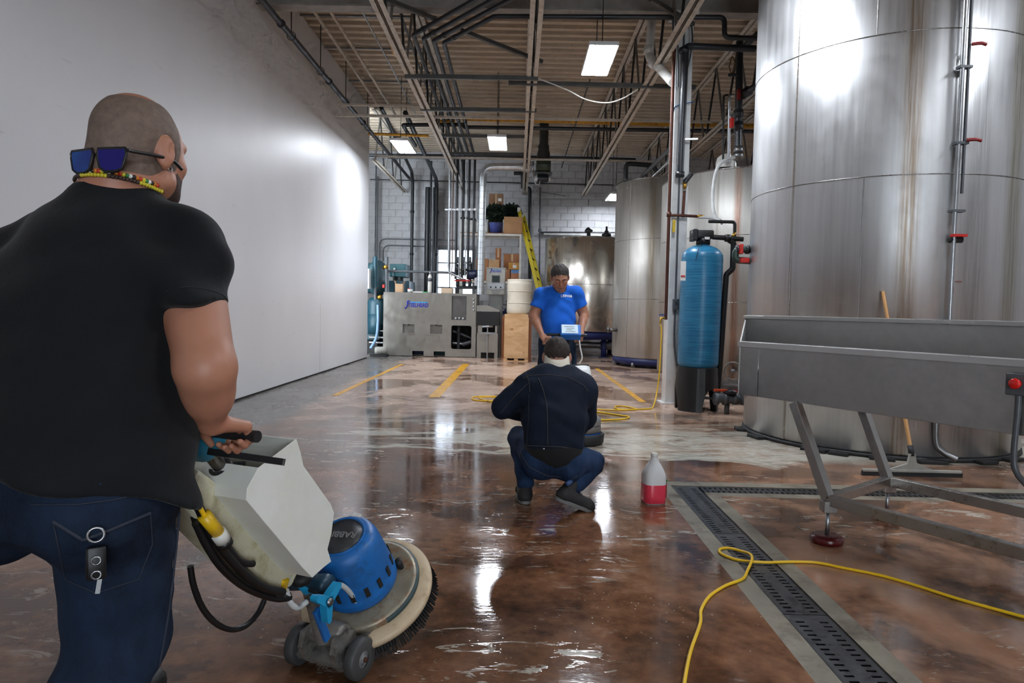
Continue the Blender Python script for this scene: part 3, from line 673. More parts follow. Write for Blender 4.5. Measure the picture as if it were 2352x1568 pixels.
# big near tank
BX, BY, BR = 3.579, 6.845, 1.215
stn = [(az(BX, BY, 2075, BR), .085, (120, 92, 52), .75), (az(BX, BY, 2315, BR), .11, (118, 108, 66), .65), (az(BX, BY, 1811, BR), .018, (140, 112, 70), .6), (az(BX, BY, 2230, BR), .12, (110, 108, 104), .5)]
t = thing('storage_tank', 'huge near stainless storage tank with brown syrup streaks behind the trough', 'tank', (BX, BY, 0))
M_big = tank_mat('big_tank_steel', (196, 196, 196), BX, BY, stn, .42)
MB().lathe([(BR-.02, .035), (BR, .05), (BR, 5.3), (BR-.04, 5.33), (0, 5.36)], Matrix.Translation((BX, BY, 0)), 128).go('shell', M_big, t)
for z in (1.13, 2.369, 3.53, 4.7): seam_ring(BX, BY, BR, z, t, 96)
for px, z0, z1 in ((1811, 2.37, 5.2), (1971, 1.13, 2.37), (1985, 3.53, 4.7), (1811, .05, 2.37)): seam_v(BX, BY, BR, az(BX, BY, px, BR), z0, z1, t)
MB().lathe([(BR-.14, .0), (BR+.015, 0), (BR+.01, .033), (BR-.14, .035)], Matrix.Translation((BX, BY, 0)), 64).go('rubber_footing', M_seal, t)
for k, px in enumerate((1722, 1760, 1890, 1945, 2040, 2150, 2270, 2330)):
    a = az(BX, BY, px, BR); M = Matrix.Translation((BX, BY, 0)) @ Matrix.Rotation(a, 4, 'Z')
    MB().box((BR+.02, 0, .014), (.16, .16+.03*(k % 3), .026), M).go('rubber_pad', M_seal, t, .004)
# sight tubes with red valves on the big tank
aP = az(BX, BY, 2178, BR); eP = Vector((math.cos(aP), math.sin(aP), 0)); tP = Vector((-eP.y, eP.x, 0)); cP = Vector((BX, BY, 0))
g = thing('sight_tube', 'pair of grey sight tubes clamped up the big tank with dark red valves', 'sight tube', tuple(cP+eP*(BR+.06)+Vector((0, 0, 1.0))))
for s, r in ((-.022, .018), (.024, .012)):
    MB().tube([cP+eP*(BR+.06)+tP*s+Vector((0, 0, z)) for z in (.92 if s < 0 else 2.2, 5.2)], r, 10).go('tube', M_gal if s < 0 else M_gry, g)
M_redv = pm('dark_red_valve', (132, 34, 34), .4); M_red = pm('red_plastic', (196, 40, 34), .35)
for z in (1.05, 1.16, 2.06, 2.6, 3.2): MB().box(cP+eP*(BR+.05)+Vector((0, 0, z)), (.1, .06, .02), None).go('clamp', M_gry, g)
for z in (2.62, 3.37): MB().tube(smooth_path([cP+eP*(BR+.08)+tP*.03+Vector((0, 0, z)), cP+eP*(BR+.1)+tP*.09+Vector((0, 0, z)), cP+eP*(BR+.1)+tP*.13+Vector((0, 0, z-.01))]), .014, 8).go('valve_handle', M_redv, g)
MB().box(cP+eP*(BR+.09)+Vector((0, 0, 1.86)), (.11, .05, .02)).go('valve_handle', M_red, g); MB().cyl(cP+eP*(BR+.05)-tP*.05+Vector((0, 0, 1.83)), cP+eP*(BR+.05)+tP*.05+Vector((0, 0, 1.83)), .025).go('valve_body', M_seal, g)
MB().tube(smooth_path([cP+eP*(BR-.01)-tP*.12+Vector((0, 0, 1.02)), cP+eP*(BR+.05)-tP*.1+Vector((0, 0, 1.02)), cP+eP*(BR+.05)-tP*.03+Vector((0, 0, .93))]), .01, 8).go('outlet', M_seal, g)
g = thing('drain_spout', 'bent steel drain spout at the foot of the big tank', 'pipe', tuple(fl(2190, 1060)))
aD = az(BX, BY, 2160, BR); eD = Vector((math.cos(aD), math.sin(aD), 0)); tD = Vector((-eD.y, eD.x, 0))
MB().tube(smooth_path([cP+eD*(BR+.03)+Vector((0, 0, .62)), cP+eD*(BR+.03)+Vector((0, 0, .2)), cP+eD*(BR+.05)+tD*.05+Vector((0, 0, .1)), cP+eD*(BR+.09)+tD*.14+Vector((0, 0, .05))]), .024, 10).go('spout', M_stain_bolt, g)
for px, py in ((2195, 647), (2183, 667)):
    p = at(px, py, 5.66); MB().box(cP+(Vector((p.x, p.y, 0))-cP).normalized()*(BR+.004)+Vector((0, 0, p.z)), (.05, .01, .006) if px == 2195 else (.008, .01, .06)).go('scratch_plate', M_redv, t)
# inlet valves on its left side
g = thing('tank_valve', 'green and grey plastic tank valves with red handles left of the big tank', 'valve', (2.42, 7.2, 1.8))
MB().tube(rounded([at(1730, 573, 7.1), at(1690, 573, 7.1), at(1688, 597, 7.1), at(1735, 600, 7.1)], .05), .035, 10).go('elbow_pipe', pm('green_pvc', (44, 62, 56), .4), g)
MB().box(at(1702, 572, 7.05), (.035, .06, .1)).go('valve_handle', M_red, g, .006); MB().box(at(1710, 598, 7.05), (.09, .06, .05)).go('valve_handle', M_red, g, .006)
for px in (1694, 1716): MB().cyl(at(px-4, 573, 7.1), at(px+4, 573, 7.1), .046).go('union', M_blk, g)

# tall tank behind the softener
SX, SY, SR = 4.1, 11.6, 1.67
st2 = [(az(SX, SY, 1686, SR), .045, (140, 82, 44), .8), (az(SX, SY, 1640, SR), .02, (120, 110, 96), .5)]
t = thing('storage_tank', 'tall grey steel tank behind the blue softener with rusty top run', 'tank', (SX, SY, 0))
M_t2 = tank_mat('second_tank_steel', (186, 184, 178), SX, SY, st2, .5, .25, .7)
ZT2 = at(1620, 378, 10.05).z
MB().lathe([(0, .2), (SR, .2), (SR, ZT2), (SR-.03, ZT2+.02), (0, ZT2+.05)], Matrix.Translation((SX, SY, 0)), 128).go('shell', M_t2, t)
for z in (1.36, 2.36): seam_ring(SX, SY, SR, z, t, 96)
seam_ring(SX, SY, SR, ZT2, t, 96, .014)
for k in range(8):
    a = k*math.pi/4+.35; MB().cyl((SX+(SR-.12)*math.cos(a), SY+(SR-.12)*math.sin(a), 0), (SX+(SR-.12)*math.cos(a), SY+(SR-.12)*math.sin(a), .22), .06).go('leg', M_seal, t)
a = az(SX, SY, 1528, SR); aw = az(SX, SY, 1692, SR); eW = Vector((math.cos(aw), math.sin(aw), 0)); pW = Vector((SX, SY, 0))+eW*(SR+.1); zW = at(1692, 852, pW.y).z
MB().tube([pW+Vector((0, 0, zW)) + (Vector((-eW.y, eW.x, 0))*math.cos(k*math.pi/10)+Zv*math.sin(k*math.pi/10))*.13 for k in range(20)], .012, 6, True).go('hand_wheel', M_stain_bolt, t)
MB().cyl(pW+Vector((0, 0, zW))-eW*.1, pW+Vector((0, 0, zW))+eW*.02, .03).go('wheel_hub', M_stain_bolt, t)
for k in range(3): MB().beam(pW+Vector((0, 0, zW)), pW+Vector((0, 0, zW))+(Vector((-eW.y, eW.x, 0))*math.cos(k*2.1)+Zv*math.sin(k*2.1))*.13, .015, .015).go('wheel_spoke', M_stain_bolt, t)
# white dome and hose on top of it
g = thing('tank_vent', 'pale rounded vent cowl on top of the second tall tank', 'vent', (3.35, 10.6, ZT2+.03))
MB().lathe([(.15, 0), (.15, .08), (.13, .16), (.07, .21), (0, .225)], Matrix.Translation(at(1667, 378, 10.6)-Vector((0, 0, .06))), 20).go('cowl', pm('white_plastic', (212, 210, 202), .4), g)
tag(MB().tube(smooth_path([at(1690, 362, 10.1), at(1668, 366, 9.9), at(1648, 385, 9.8), at(1638, 430, 9.8), at(1637, 470, 9.6), at(1643, 498, 9.3), at(1655, 507, 9.1)]), .024, 8).go('clear_hose', pm('milky_hose', (206, 208, 206), .35)), 'milky hose hanging down the front of the second tall tank', 'hose')
tag(MB().tube(smooth_path([at(1602, 499, 8.84), at(1630, 500, 8.8), at(1652, 506, 8.7), at(1658, 513, 8.6)]), .017, 8).go('clear_hose', MATS['milky_hose']), 'short milky hose from the copper branch to the softener', 'hose')
# black riser with red valves
g = thing('valve_riser', 'black riser with red-handled valves above the second tall tank', 'pipe', tuple(at(1695, 362, 10.1)))
MB().tube([at(1695, 366, 10.1), at(1699, 95, 10.1)], .052, 12).go('riser', M_blk, g)
MB().tube(rounded([at(1699, 118, 10.1), at(1740, 78, 9.7)], 0), .045, 10).go('branch', M_blk, g)
MB().tube([at(1700, 222, 10.1), at(1740, 195, 9.8)], .05, 10).go('branch', M_blk, g); MB().cyl(at(1705, 219, 10.06), at(1722, 207, 9.95), .07).go('union', M_blk, g)
for py in (262, 290, 345, 358): MB().cyl(at(1696, py+9, 10.1), at(1696, py-9, 10.1), .072, 12).go('union', M_blk if py < 330 else M_stain_bolt, g)
MB().box(at(1681, 282, 10.0), (.05, .08, .14)).go('valve_handle', M_red, g, .01); MB().box(at(1697, 217, 10.0), (.05, .06, .15)).go('valve_handle', M_redv, g, .01)
MB().tube([at(1699, 172, 10.1), at(1675, 172, 10.0)], .025, 8).go('side_tap', M_blk, g)
for i, (px, r) in enumerate(((1662, .016), (1675, .022))):
    tag(MB().tube(rounded([at(px+10, 218, 10.3), at(px, 220, 10.3), at(px-1, 372, 10.4)], .05), r, 8).go('thin_riser', M_gal if i else M_rod), ['thin dark riser left of the black valve riser', 'thin silver riser beside the black valve riser'][i], 'pipe')
tag(MB().tube(smooth_path([at(1676, 150, 10), at(1682, 130, 10), at(1688, 150, 10), at(1680, 168, 10), at(1674, 150, 10)]), .009, 6).go('cord_loop', pm('brown_cord', (120, 92, 50), .6)), 'loop of brown cord hung by the black valve riser', 'cord')

# third tall tank on blue base
CX3, CY3, R3t = 3.35, 15.3, 1.2
Z30 = at(1455, 822, 14.6).z; Z31 = at(1480, 409, 14.4).z
st3 = [(az(CX3, CY3, 1493, R3t), .10, (132, 112, 74), .7), (az(CX3, CY3, 1412, R3t), .05, (220, 220, 215), .3)]
t = thing('storage_tank', 'tall steel tank on a dark blue base, left of the white column', 'tank', (CX3, CY3, 0))
M_t3 = tank_mat('third_tank_steel', (190, 187, 180), CX3, CY3, st3, .44, .2, .7)
MB().lathe([(0, Z30), (R3t-.02, Z30), (R3t, Z30+.03), (R3t, Z31), (R3t-.05, Z31+.02), (0, Z31+.08)], Matrix.Translation((CX3, CY3, 0)), 96).go('shell', M_t3, t)
for f in (1/3, 2/3): seam_ring(CX3, CY3, R3t, Z30+(Z31-Z30)*f, t, 72)
seam_ring(CX3, CY3, R3t, Z31, t, 72, .014)
for px in (1441,): seam_v(CX3, CY3, R3t, az(CX3, CY3, px, R3t), Z30, Z31, t)
M_navy = pm('navy_paint', (28, 38, 92), .45, var=.15)
MB().lathe([(R3t-.1, .06), (R3t-.02, .06), (R3t-.02, Z30), (R3t-.1, Z30)], Matrix.Translation((CX3, CY3, 0)), 64).go('base_ring', M_navy, t)
for k in range(10):
    a = k*.628+.1; MB().cyl((CX3+(R3t-.06)*math.cos(a), CY3+(R3t-.06)*math.sin(a), 0), (CX3+(R3t-.06)*math.cos(a), CY3+(R3t-.06)*math.sin(a), .1), .05).go('foot', M_stain_bolt, t)
aN = az(CX3, CY3, 1418, R3t); eN = Vector((math.cos(aN), math.sin(aN), 0)); pN = Vector((CX3, CY3, at(1412, 758, 14.8).z))+eN*(R3t-.02)
MB().cyl(pN, pN+eN*.1-Xv*.1, .04).go('nozzle', M_stain_bolt, t); MB().cyl(pN+eN*.1-Xv*.1, pN+eN*.11-Xv*.13, .065).go('flange', M_stain_bolt, t)
tag(MB().tube(rounded([at(1438, 412, 15), at(1438, 375, 15), at(1500, 380, 15), at(1512, 400, 15)], .1), .05, 10).go('black_pipe', M_blk), 'black bent pipe over the top of the third tall tank', 'pipe')
tag(MB().tube([at(1500, 405, 14.6), at(1535, 372, 12.5)], .03, 8).go('silver_pipe', M_gal), 'bright silver pipe slanting above the third tall tank', 'pipe')
tag(MB().tube([at(1475, 405, 14.8), at(1540, 340, 12.0)], .04, 8).go('grey_pipe', M_gry), 'grey pipe slanting above the third tall tank', 'pipe')

# polished tank at the back
PX4, PY4, R4 = 1.83, 18.3, 1.12
Z40 = at(1345, 762, 17.2).z; Z41 = at(1345, 542, 17.2).z
t = thing('storage_tank', 'low polished steel tank on a blue stand at the back, behind the man in blue', 'tank', (PX4, PY4, 0))
M_pol = tank_mat('polished_tank_steel', (226, 220, 210), PX4, PY4, [(az(PX4, PY4, 1370, R4), .03, (240, 236, 226), .2)], .2, .0, .95, .12)
MB().lathe([(0, Z40), (R4-.02, Z40), (R4, Z40+.03), (R4, Z41-.02), (R4-.03, Z41), (0, Z41+.06)], Matrix.Translation((PX4, PY4, 0)), 96).go('shell', M_pol, t)
seam_ring(PX4, PY4, R4, (Z40+Z41)/2+.0, t, 72, .006)
seam_ring(PX4, PY4, R4-.01, Z41-.005, t, 72, .012)
MB().lathe([(0, .46), (R4-.04, .46), (R4-.04, Z40), (0, Z40)], Matrix.Translation((PX4, PY4, 0)), 64).go('stand_ring', M_navy, t)
for a in (-2.6, -2.0, -1.1, -.5, .6, 2.2): MB().cyl((PX4+.9*math.cos(a), PY4+.9*math.sin(a), 0), (PX4+.9*math.cos(a), PY4+.9*math.sin(a), .5), .07).go('leg', M_navy, t); MB().box((PX4+.9*math.cos(a), PY4+.9*math.sin(a), .01), (.22, .22, .02)).go('foot_plate', M_navy, t)
MB().tube([(1.2, 17.6, .32), (2.35, 17.6, .3)], .08, 12).go('outlet_pipe', M_stain_bolt, t); MB().cyl((2.15, 17.6, .3), (2.45, 17.6, .3), .11).go('outlet_valve', M_stain_bolt, t)
for px, m in ((1352, 0), (1393, 1)):
    p = at(px, 540, 17.5); b = MB()
    b.lathe([(.05, -.04), (.05, .06), (.1, .07), (.105, .12), (.07, .17), (.03, .2), (0, .2)] if m == 0 else [(.12, -.02), (.12, .03), (.05, .05), (.06, .1), (.03, .12), (.025, .22), (0, .23)], Matrix.Translation(p), 16)
    b.go('tank_fitting', M_blk, t)
tag(MB().lohi((.72, 19.85, 3.35), (2.7, 19.97, 3.45)).go('wall_rail', pm('wall_rail_grey', (190, 190, 188), .5)), 'pale rail on the block wall above the polished tank', 'rail')

# ------------------------------------------------------------------ blue water softener
t = thing('water_softener', 'tall turquoise-blue pressure vessel with black head beside the column', 'pressure vessel', tuple(fl(1597, 938)))
base = Vector((2.235, 8.42, 0)); 
def soft_mat():
    n = N('blue_wound_fibreglass')
    w = n.noise(3, 3, .5, (1, 1, 30)); f = n.noise(4, 4, .6)
    n.set(Base_Color=n.mix(n.rng(w, .4, .65), n.ramp(f, [(.3, lin((24, 92, 132))), (.7, lin((36, 116, 156)))]), lin((52, 132, 170))), Roughness=.33)
    n.bump(n.noise(3, 2, .5, (.3, .3, 40)), .12, .01); return n.m
lean = Matrix.Translation(base) @ Matrix.Rotation(math.radians(.6), 4, 'Y')
Rv = .247; z0, z1 = .48, 2.03
pr = [(Rv*math.sin(a), z0+.11-.14*math.cos(a)) for a in [k*math.pi/16 for k in range(9)]]
pr += [(Rv, z) for z in (.9, 1.3, 1.7, 1.85)]+[(Rv*math.cos(a), 1.87+.16*math.sin(a)) for a in [k*math.pi/16 for k in range(1, 8)]]+[(.07, 2.03), (.07, 2.07), (0, 2.07)]
MB().lathe(pr, lean, 40).go('vessel', soft_mat(), t)
M_blkp = pm('black_plastic', (22, 22, 23), .42)
def skirt():
    b = MB(); n = 48; Rb, Rt = .265, .245
    for k in range(n):
        a0, a1 = 2*math.pi*k/n, 2*math.pi*(k+1)/n
        def zlow(a):                       # three arched openings
            q = (a+math.pi/2+.62) % (2*math.pi/3)-math.pi/3; h = .115
            return h*math.sqrt(max(0, 1-(q/.42)**2))*2.4 if abs(q) < .42 else 0
        for (ra, rb) in ((1, 1), (.94, .94)):
            vs = [Vector((Rb*ra*math.cos(a), Rb*ra*math.sin(a), zlow(a))) for a in (a0, a1)]+[Vector((Rt*rb*math.cos(a), Rt*rb*math.sin(a), .53)) for a in (a1, a0)]
            b.add([lean @ v for v in vs], [(0, 1, 2, 3) if ra == 1 else (3, 2, 1, 0)], True)
        vs = [Vector((Rb*q*math.cos(a), Rb*q*math.sin(a), zlow(a))) for q, a in ((1, a0), (1, a1), (.94, a1), (.94, a0))]
        b.add([lean @ v for v in vs], [(3, 2, 1, 0)])
    b.lathe([(.245, .53), (.2, .55)], lean, 48)
    return b
skirt().go('foot_skirt', M_blkp, t)
MB().box(at(1569, 622, 8.18), (.062, .012, .23)).go('label_plate', pm('white_label', (226, 222, 218), .5), t)
MB().box(at(1569, 634, 8.17), (.05, .006, .02)).go('label_mark', M_red, t)
hc = lean @ Vector((0, 0, 2.12))
h = MB().rbox((0, 0, 0), (.26, .17, .1), .02, Matrix.Translation(hc+Vector((-.02, 0, .03)))).go('control_head', M_blkp, t)
MB().box((0, 0, 0), (.06, .2, .14), Matrix.Translation(hc+Vector((-.12, -.01, .02)))).go('head_cover', M_blkp, h, .012) if False else MB().box(hc+Vector((-.12, -.01, .02)), (.06, .2, .14)).go('head_cover', M_blkp, t, .012)
MB().cyl(hc+Vector((0, 0, -.09)), hc+Vector((0, 0, .0)), .085).go('neck_ring', M_blkp, t)
MB().tube([hc+Vector((.1, -.05, .0)), hc+Vector((.47, -.05, -.02))], .03, 10).go('outlet_pipe', M_blkp, t); MB().box(hc+Vector((.02, -.1, -.02)), (.06, .01, .03)).go('head_label', MATS['white_label'], t)
MB().cyl(hc+Vector((.25, -.05, -.01)), hc+Vector((.31, -.05, -.01)), .045).go('union', M_blkp, t); MB().cyl(hc+Vector((.33, -.05, -.01)), hc+Vector((.37, -.05, .06)), .018).go('brass_tap', MATS['brass'], t)
MB().tube(rounded([hc+Vector((.3, -.04, -.03)), hc+Vector((.36, -.04, -.06)), hc+Vector((.36, -.04, -.38)), hc+Vector((.29, -.02, -.45)), Vector((hc.x+.26, 8.43, .5)), Vector((hc.x+.24, 8.45, .12))], .06), .036, 10).go('drain_pipe', M_blkp, t)
MB().tube(rounded([hc+Vector((.05, -.03, .19)), hc+Vector((.37, -.03, .19)), hc+Vector((.37, -.04, .0))], .04), .02, 8).go('bypass_pipe', M_blkp, t)
MB().tube(smooth_path([hc+Vector((-.03, -.08, -.05)), hc+Vector((-.1, -.2, -.14)), hc+Vector((-.14, -.22, -.3))]), .004, 5).go('wire', M_blkp, t)
# grey pvc valves at the floor
g = thing('floor_valve', 'grey plastic pipe with orange-handled valves low beside the softener', 'valve', tuple(fl(1680, 940)))
MB().tube(rounded([at(1640, 912, 8.1), at(1715, 918, 8.1)], 0), .062, 14).go('pipe', M_gry, g)
for px in (1645, 1665, 1688, 1706): MB().cyl(at(px-5, 915, 8.1), at(px+5, 915.5, 8.1), .075, 14).go('collar', M_gry, g)
M_or = pm('orange_handle', (206, 74, 34), .4)
MB().box(at(1655, 896, 8.1), (.16, .04, .03)).go('valve_handle', M_or, g, .006); MB().box(at(1692, 899, 8.1), (.1, .04, .04)).go('valve_handle', M_red, g, .006)
MB().tube(smooth_path([at(1664, 905, 8.1), at(1675, 900, 8.05), at(1690, 903, 8.05)]), .03, 8).go('branch', M_blk, g)
MB().cyl(at(1670, 922, 8.1), (at(1670, 922, 8.1).x, 8.1, 0), .03).go('support', M_gry, g)
MB().tube(smooth_path([fl(1620, 930)+Vector((0, .1, .08)), fl(1628, 926)+Vector((0, .1, .06)), at(1640, 915, 8.12)]), .02, 8).go('hose', M_seal, g)
# ------------------------------------------------------------------ big processing machine at the back
def holed(b, x0, x1, z0, z1, holes, y, th):
    xs = sorted({x0, x1, *[h[0] for h in holes], *[h[1] for h in holes]}); zs = sorted({z0, z1, *[h[2] for h in holes], *[h[3] for h in holes]})
    for i in range(len(xs)-1):
        for j in range(len(zs)-1):
            cx, cz = (xs[i]+xs[i+1])/2, (zs[j]+zs[j+1])/2
            if any(h[0] < cx < h[1] and h[2] < cz < h[3] for h in holes): continue
            b.lohi((xs[i], y, zs[j]), (xs[i+1], y+th, zs[j+1]))
def rect(x0, y0, x1, y1, Y):
    a, c = at(x0, y1, Y), at(x1, y0, Y); return (a.x, c.x, a.z, c.z)
YM = 16.45
M_mach = steel('brushed_cabinet_steel', (164, 160, 152), .42, 10, .08, (1, 1, .5), bump=.02)
M_mach2 = steel('dark_cabinet_steel', (120, 118, 115), .4, 10, .15, (1, 1, .5), bump=.02)
X0, X1, Z0, Z1 = -3.225, -.985, .05, 1.54
t = thing('processing_machine', 'wide brushed-steel machine with STEELHEAD lettering at the back', 'machine', ((X0+X1)/2, 17, 0))
hA = rect(925, 745, 952, 764, YM); hB = rect(988, 746, 1016, 766, YM); hC = rect(1037, 680, 1072, 734, YM); hD = rect(1036, 748, 1083, 801, YM)
sA = rect(947, 806, 973, 817, YM); sB = rect(996, 807, 1022, 818, YM)
b = MB(); holed(b, X0, X1, Z0, Z1, [hA, hB, hC, hD, sA, sB], YM, .02); b.go('front_panel', M_mach, t)
b = MB(); b.lohi((X0, YM+.02, Z1-.02), (X1, YM+1.3, Z1)); b.go('top_panel', M_mach, t)
for x in (X0, X1-.02): MB().lohi((x, YM+.02, Z0), (x+.02, YM+1.3, Z1-.02)).go('side_panel', M_mach, t)
MB().lohi((X0+.02, YM+1.28, Z0), (X1-.02, YM+1.3, Z1-.02)).go('rear_panel', M_mach2, t)
MB().lohi((X0+.05, YM+.05, 0), (X1-.05, YM+1.25, Z0)).go('plinth', M_dark, t)
M_mesh = pm('hatch_mesh', (112, 108, 102), .5, .6)
for h in (hA, hB):
    MB().lohi((h[0]-.03, YM-.015, h[2]-.04), (h[1]+.03, YM, h[2]-.005)).go('hatch_sill', M_mach, t)
    MB().lohi((h[0], YM+.03, h[2]), (h[1], YM+.035, h[3])).go('hatch_screen', M_mesh, t)
    MB().box(((h[0]+h[1])/2, YM-.012, h[3]-.01), (.03, .02, .035)).go('hatch_latch', M_seal, t)
MB().lohi((hC[0], YM+.08, hC[2]), (hC[1], YM+.1, hC[3])).go('recess_panel', M_mach2, t)
for k in range(3): MB().cyl((hC[0]+.1+.09*k, YM+.02, hC[2]+.03+.01*(k % 2)), (hC[0]+.1+.09*k, YM+.08, hC[2]+.03), .03).go('fitting', M_gal, t)
for k in range(4): p = at(1088, 687+k*8.4, YM); MB().cyl(p, p-Yv*.03, .024, 12).go('gauge', M_gal, t)
MB().lohi((hD[0]-.04, YM+.6, hD[2]-.04), (hD[1]+.04, YM+.62, hD[3]+.04)).go('inner_panel', M_dark, t)
for k, (a, c, r) in enumerate((((1053, 748), (1053, 800), .05), ((1040, 760), (1083, 776), .03), ((1062, 792), (1083, 786), .07), ((1040, 788), (1062, 790), .04))):
    MB().tube([at(*a, YM+.3), at(*c, YM+.3)], r, 10).go('inner_pipe', (M_blk, M_gry, M_spr, M_stain_bolt)[k], t)
for (x, z) in ((hD[0], hD[2]), (hD[1], hD[2]), (hD[0], hD[3]), (hD[1], hD[3])):          # rounded corners of the opening
    sx = 1 if x == hD[0] else -1; sz = 1 if z == hD[2] else -1; r = .05
    poly = [(0, 0)]+[(sx*(r-r*math.sin(a)), sz*(r-r*math.cos(a))) for a in [k*math.pi/12 for k in range(7)]]
    MB().prism(poly, .02, facing((x, YM+.02, z))).go('corner_fillet', M_mach, t)
for s_ in (sA, sB): MB().lohi((s_[0], YM+.3, s_[2]), (s_[1], YM+.32, s_[3])).go('fork_pocket', M_navy if s_ is sA else pm('teal_dark', (20, 70, 70), .5), t)
M_logo = pm('logo_blue', (26, 40, 150), .4); M_wave = pm('logo_cyan', (40, 150, 214), .4)
def logo(cx, cz, Y, w, par):
    s = w/.54
    text_mesh('lettering', 'TEELHEAD', .135*s, facing((cx+.045*s, Y, cz)), M_logo, par, .001, 0, .004*s, .78)
    sp = [(.05, .10), (.01, .115), (-.015, .085), (-.012, .03), (-.03, -.04), (-.06, -.085), (-.095, -.085)]
    b = MB(); pts = smooth_path([(cx-.2*s+x*s*.85, Y-.004, cz+.005+z*s*.85) for x, z in sp], 5)
    b.tube(pts, .017*s, 6).go('letter_s', M_logo, par)
    wv = [(cx+(-.15+.42*k/24)*s, cz+(.085+.006*math.sin(k*1.5))*s) for k in range(25)]; lo = [(x, cz+.062*s) for x, z in wv]
    b = MB(); n = len(wv)
    b.add([(x, Y-.002, z) for x, z in wv]+[(x, Y-.002, z) for x, z in lo], [(i, n+i, n+i+1, i+1) for i in range(n-1)]).go('wave_mark', M_wave, par)
c = at(956, 701, YM); logo(c.x, c.z, YM-.002, .54, t)
# small things on the machine's top
def carton(label, x0, x1, y0, y1, z0, z1, rgb=(176, 136, 94), rz=0.0, open_=False, tape=True, tone='a', cat='box', group='cardboard boxes', lab=None):
    m = pm('cardboard_%d_%d_%d' % rgb, rgb, .75, var=.1, scale=5); cx, cy = (x0+x1)/2, (y0+y1)/2
    o = thing('cardboard_box', label, cat, (cx, cy, z0), group)
    M = Matrix.Translation((cx, cy, z0)) @ Matrix.Rotation(rz, 4, 'Z'); w, d, h = x1-x0, y1-y0, z1-z0
    MB().box((0, 0, h/2), (w, d, h), M).go('carton', m, o, .004)
    if open_:
        for s in (-1, 1): MB().prism([(-d/2, 0), (d/2, 0), (d/2, .08), (-d/2, .08)], .004, M @ Matrix.Translation((s*w/2, 0, h)) @ Matrix.Rotation(s*.4, 4, 'Y') @ Matrix(((0, 0, 1, 0), (1, 0, 0, 0), (0, 1, 0, 0), (0, 0, 0, 1)))).go('flap', m, o)
    elif tape:
        MB().lohi((-.025, -d/2-.002, h*.72), (.025, d/2+.002, h+.002), M).go('tape', pm('packing_tape', (190, 160, 120), .3), o)
    if lab: MB().lohi((lab[0]-.05, -d/2-.003, lab[1]-.04), (lab[0]+.05, -d/2, lab[1]+.04), M).go('shipping_label', MATS['white_label'], o)
    return o
r_ = rect(909, 652, 927, 671, YM+.2); carton('small open carton standing on the left end of the steel machine', r_[0], r_[1], YM+.1, YM+.3, Z1, r_[3], (180, 146, 112), open_=True)
r_ = rect(1014, 662, 1040, 674, YM+.2); carton('low pale carton on the steel machine right of the white bottle', r_[0], r_[1], YM+.1, YM+.35, Z1, r_[3], (206, 180, 152), tape=False)
g = thing('spray_bottle', 'tall white cylinder bottle standing on the steel machine', 'bottle', tuple(at(987, 672, YM+.15)))
p = at(987, 672, YM+.15); p.z = Z1
MB().lathe([(0, 0), (.045, 0), (.05, .02), (.05, .38), (.03, .44), (.02, .45), (0, .45)], Matrix.Translation(p), 16).go('bottle', MATS['white_plastic'], g); MB().cyl(p+Vector((0, 0, .45)), p+Vector((0, 0, .52)), .018).go('nozzle', M_gal, g); MB().cyl(p+Vector((0, 0, .28)), p+Vector((0, 0, .36)), .052).go('label_band', M_gry, g)
p = at(942, 672, YM+.15); p.z = Z1
g = thing('paint_cup', 'small white tub with red lid standing on the steel machine', 'tub', tuple(p)); MB().lathe([(0, 0), (.06, 0), (.065, .08), (0, .08)], Matrix.Translation(p), 14).go('tub', MATS['white_plastic'], g); MB().cyl(p+Vector((-.03, 0, .08)), p+Vector((-.03, 0, .1)), .03).go('lid', M_red, g)
p = at(960, 672, YM+.2); p.z = Z1; tag(MB().rbox(p+Vector((0, 0, .015)), (.25, .12, .03), .02).go('cloth_rag', MATS['white_label'], None), 'folded pale rag on the steel machine beside the tub', 'rag')
p = at(976, 672, YM+.2); p.z = Z1; tag(MB().rbox(p+Vector((0, 0, .012)), (.12, .12, .024), .01).go('green_pad', pm('green_pad', (90, 190, 120), .6), None), 'green scouring pad on the steel machine before the bottle', 'pad')
# valve manifold in front of the window
g = thing('valve_manifold', 'valve cluster with red bar in front of the bright window', 'valve', tuple(at(1065, 672, YM+.4)))
yv = YM+.45
for px in (1051, 1066, 1079):
    MB().cyl(at(px, 632, yv), at(px, 606, yv), .055, 12).go('valve_body', M_blk, g); MB().cyl(at(px, 622, yv), at(px, 617, yv), .075, 12).go('flange', M_blk, g); MB().cyl(at(px, 604, yv), at(px, 590, yv), .04, 12).go('actuator', M_gry, g); MB().box(at(px, 602, yv), (.12, .05, .03)).go('yoke', M_gal, g)
    MB().cyl(at(px, 658, yv), at(px, 640, yv), .045, 12).go('lower_valve', M_blk, g)
MB().beam(at(1044, 644, yv-.05), at(1079, 644, yv-.05), .03, .04).go('red_bar', M_red, g)
MB().beam(at(1048, 660, yv), at(1098, 660, yv), .06, .08).go('header', M_blk, g)
MB().tube([at(1050, 660, yv), (at(1050, 660, yv).x, yv, Z1)], .05, 10).go('header_leg', M_blk, g)
MB().lathe([(0, 0), (.11, 0), (.12, .05), (.1, .2), (.08, .26), (0, .28)], frame(at(1076, 632, yv), (1, 0, .2)), 14).go('pump', pm('navy_pump', (22, 30, 60), .4), g)
MB().tube([at(888, 622, yv), at(1080, 627, yv)], .03, 10).go('feed_pipe', M_gry, g); MB().tube([at(888, 622, yv), at(889, 672, yv)], .045, 10).go('feed_leg', M_gry, g)
MB().box(at(1094, 640, yv), (.08, .1, .35)).go('gauge_panel', M_hous, g)
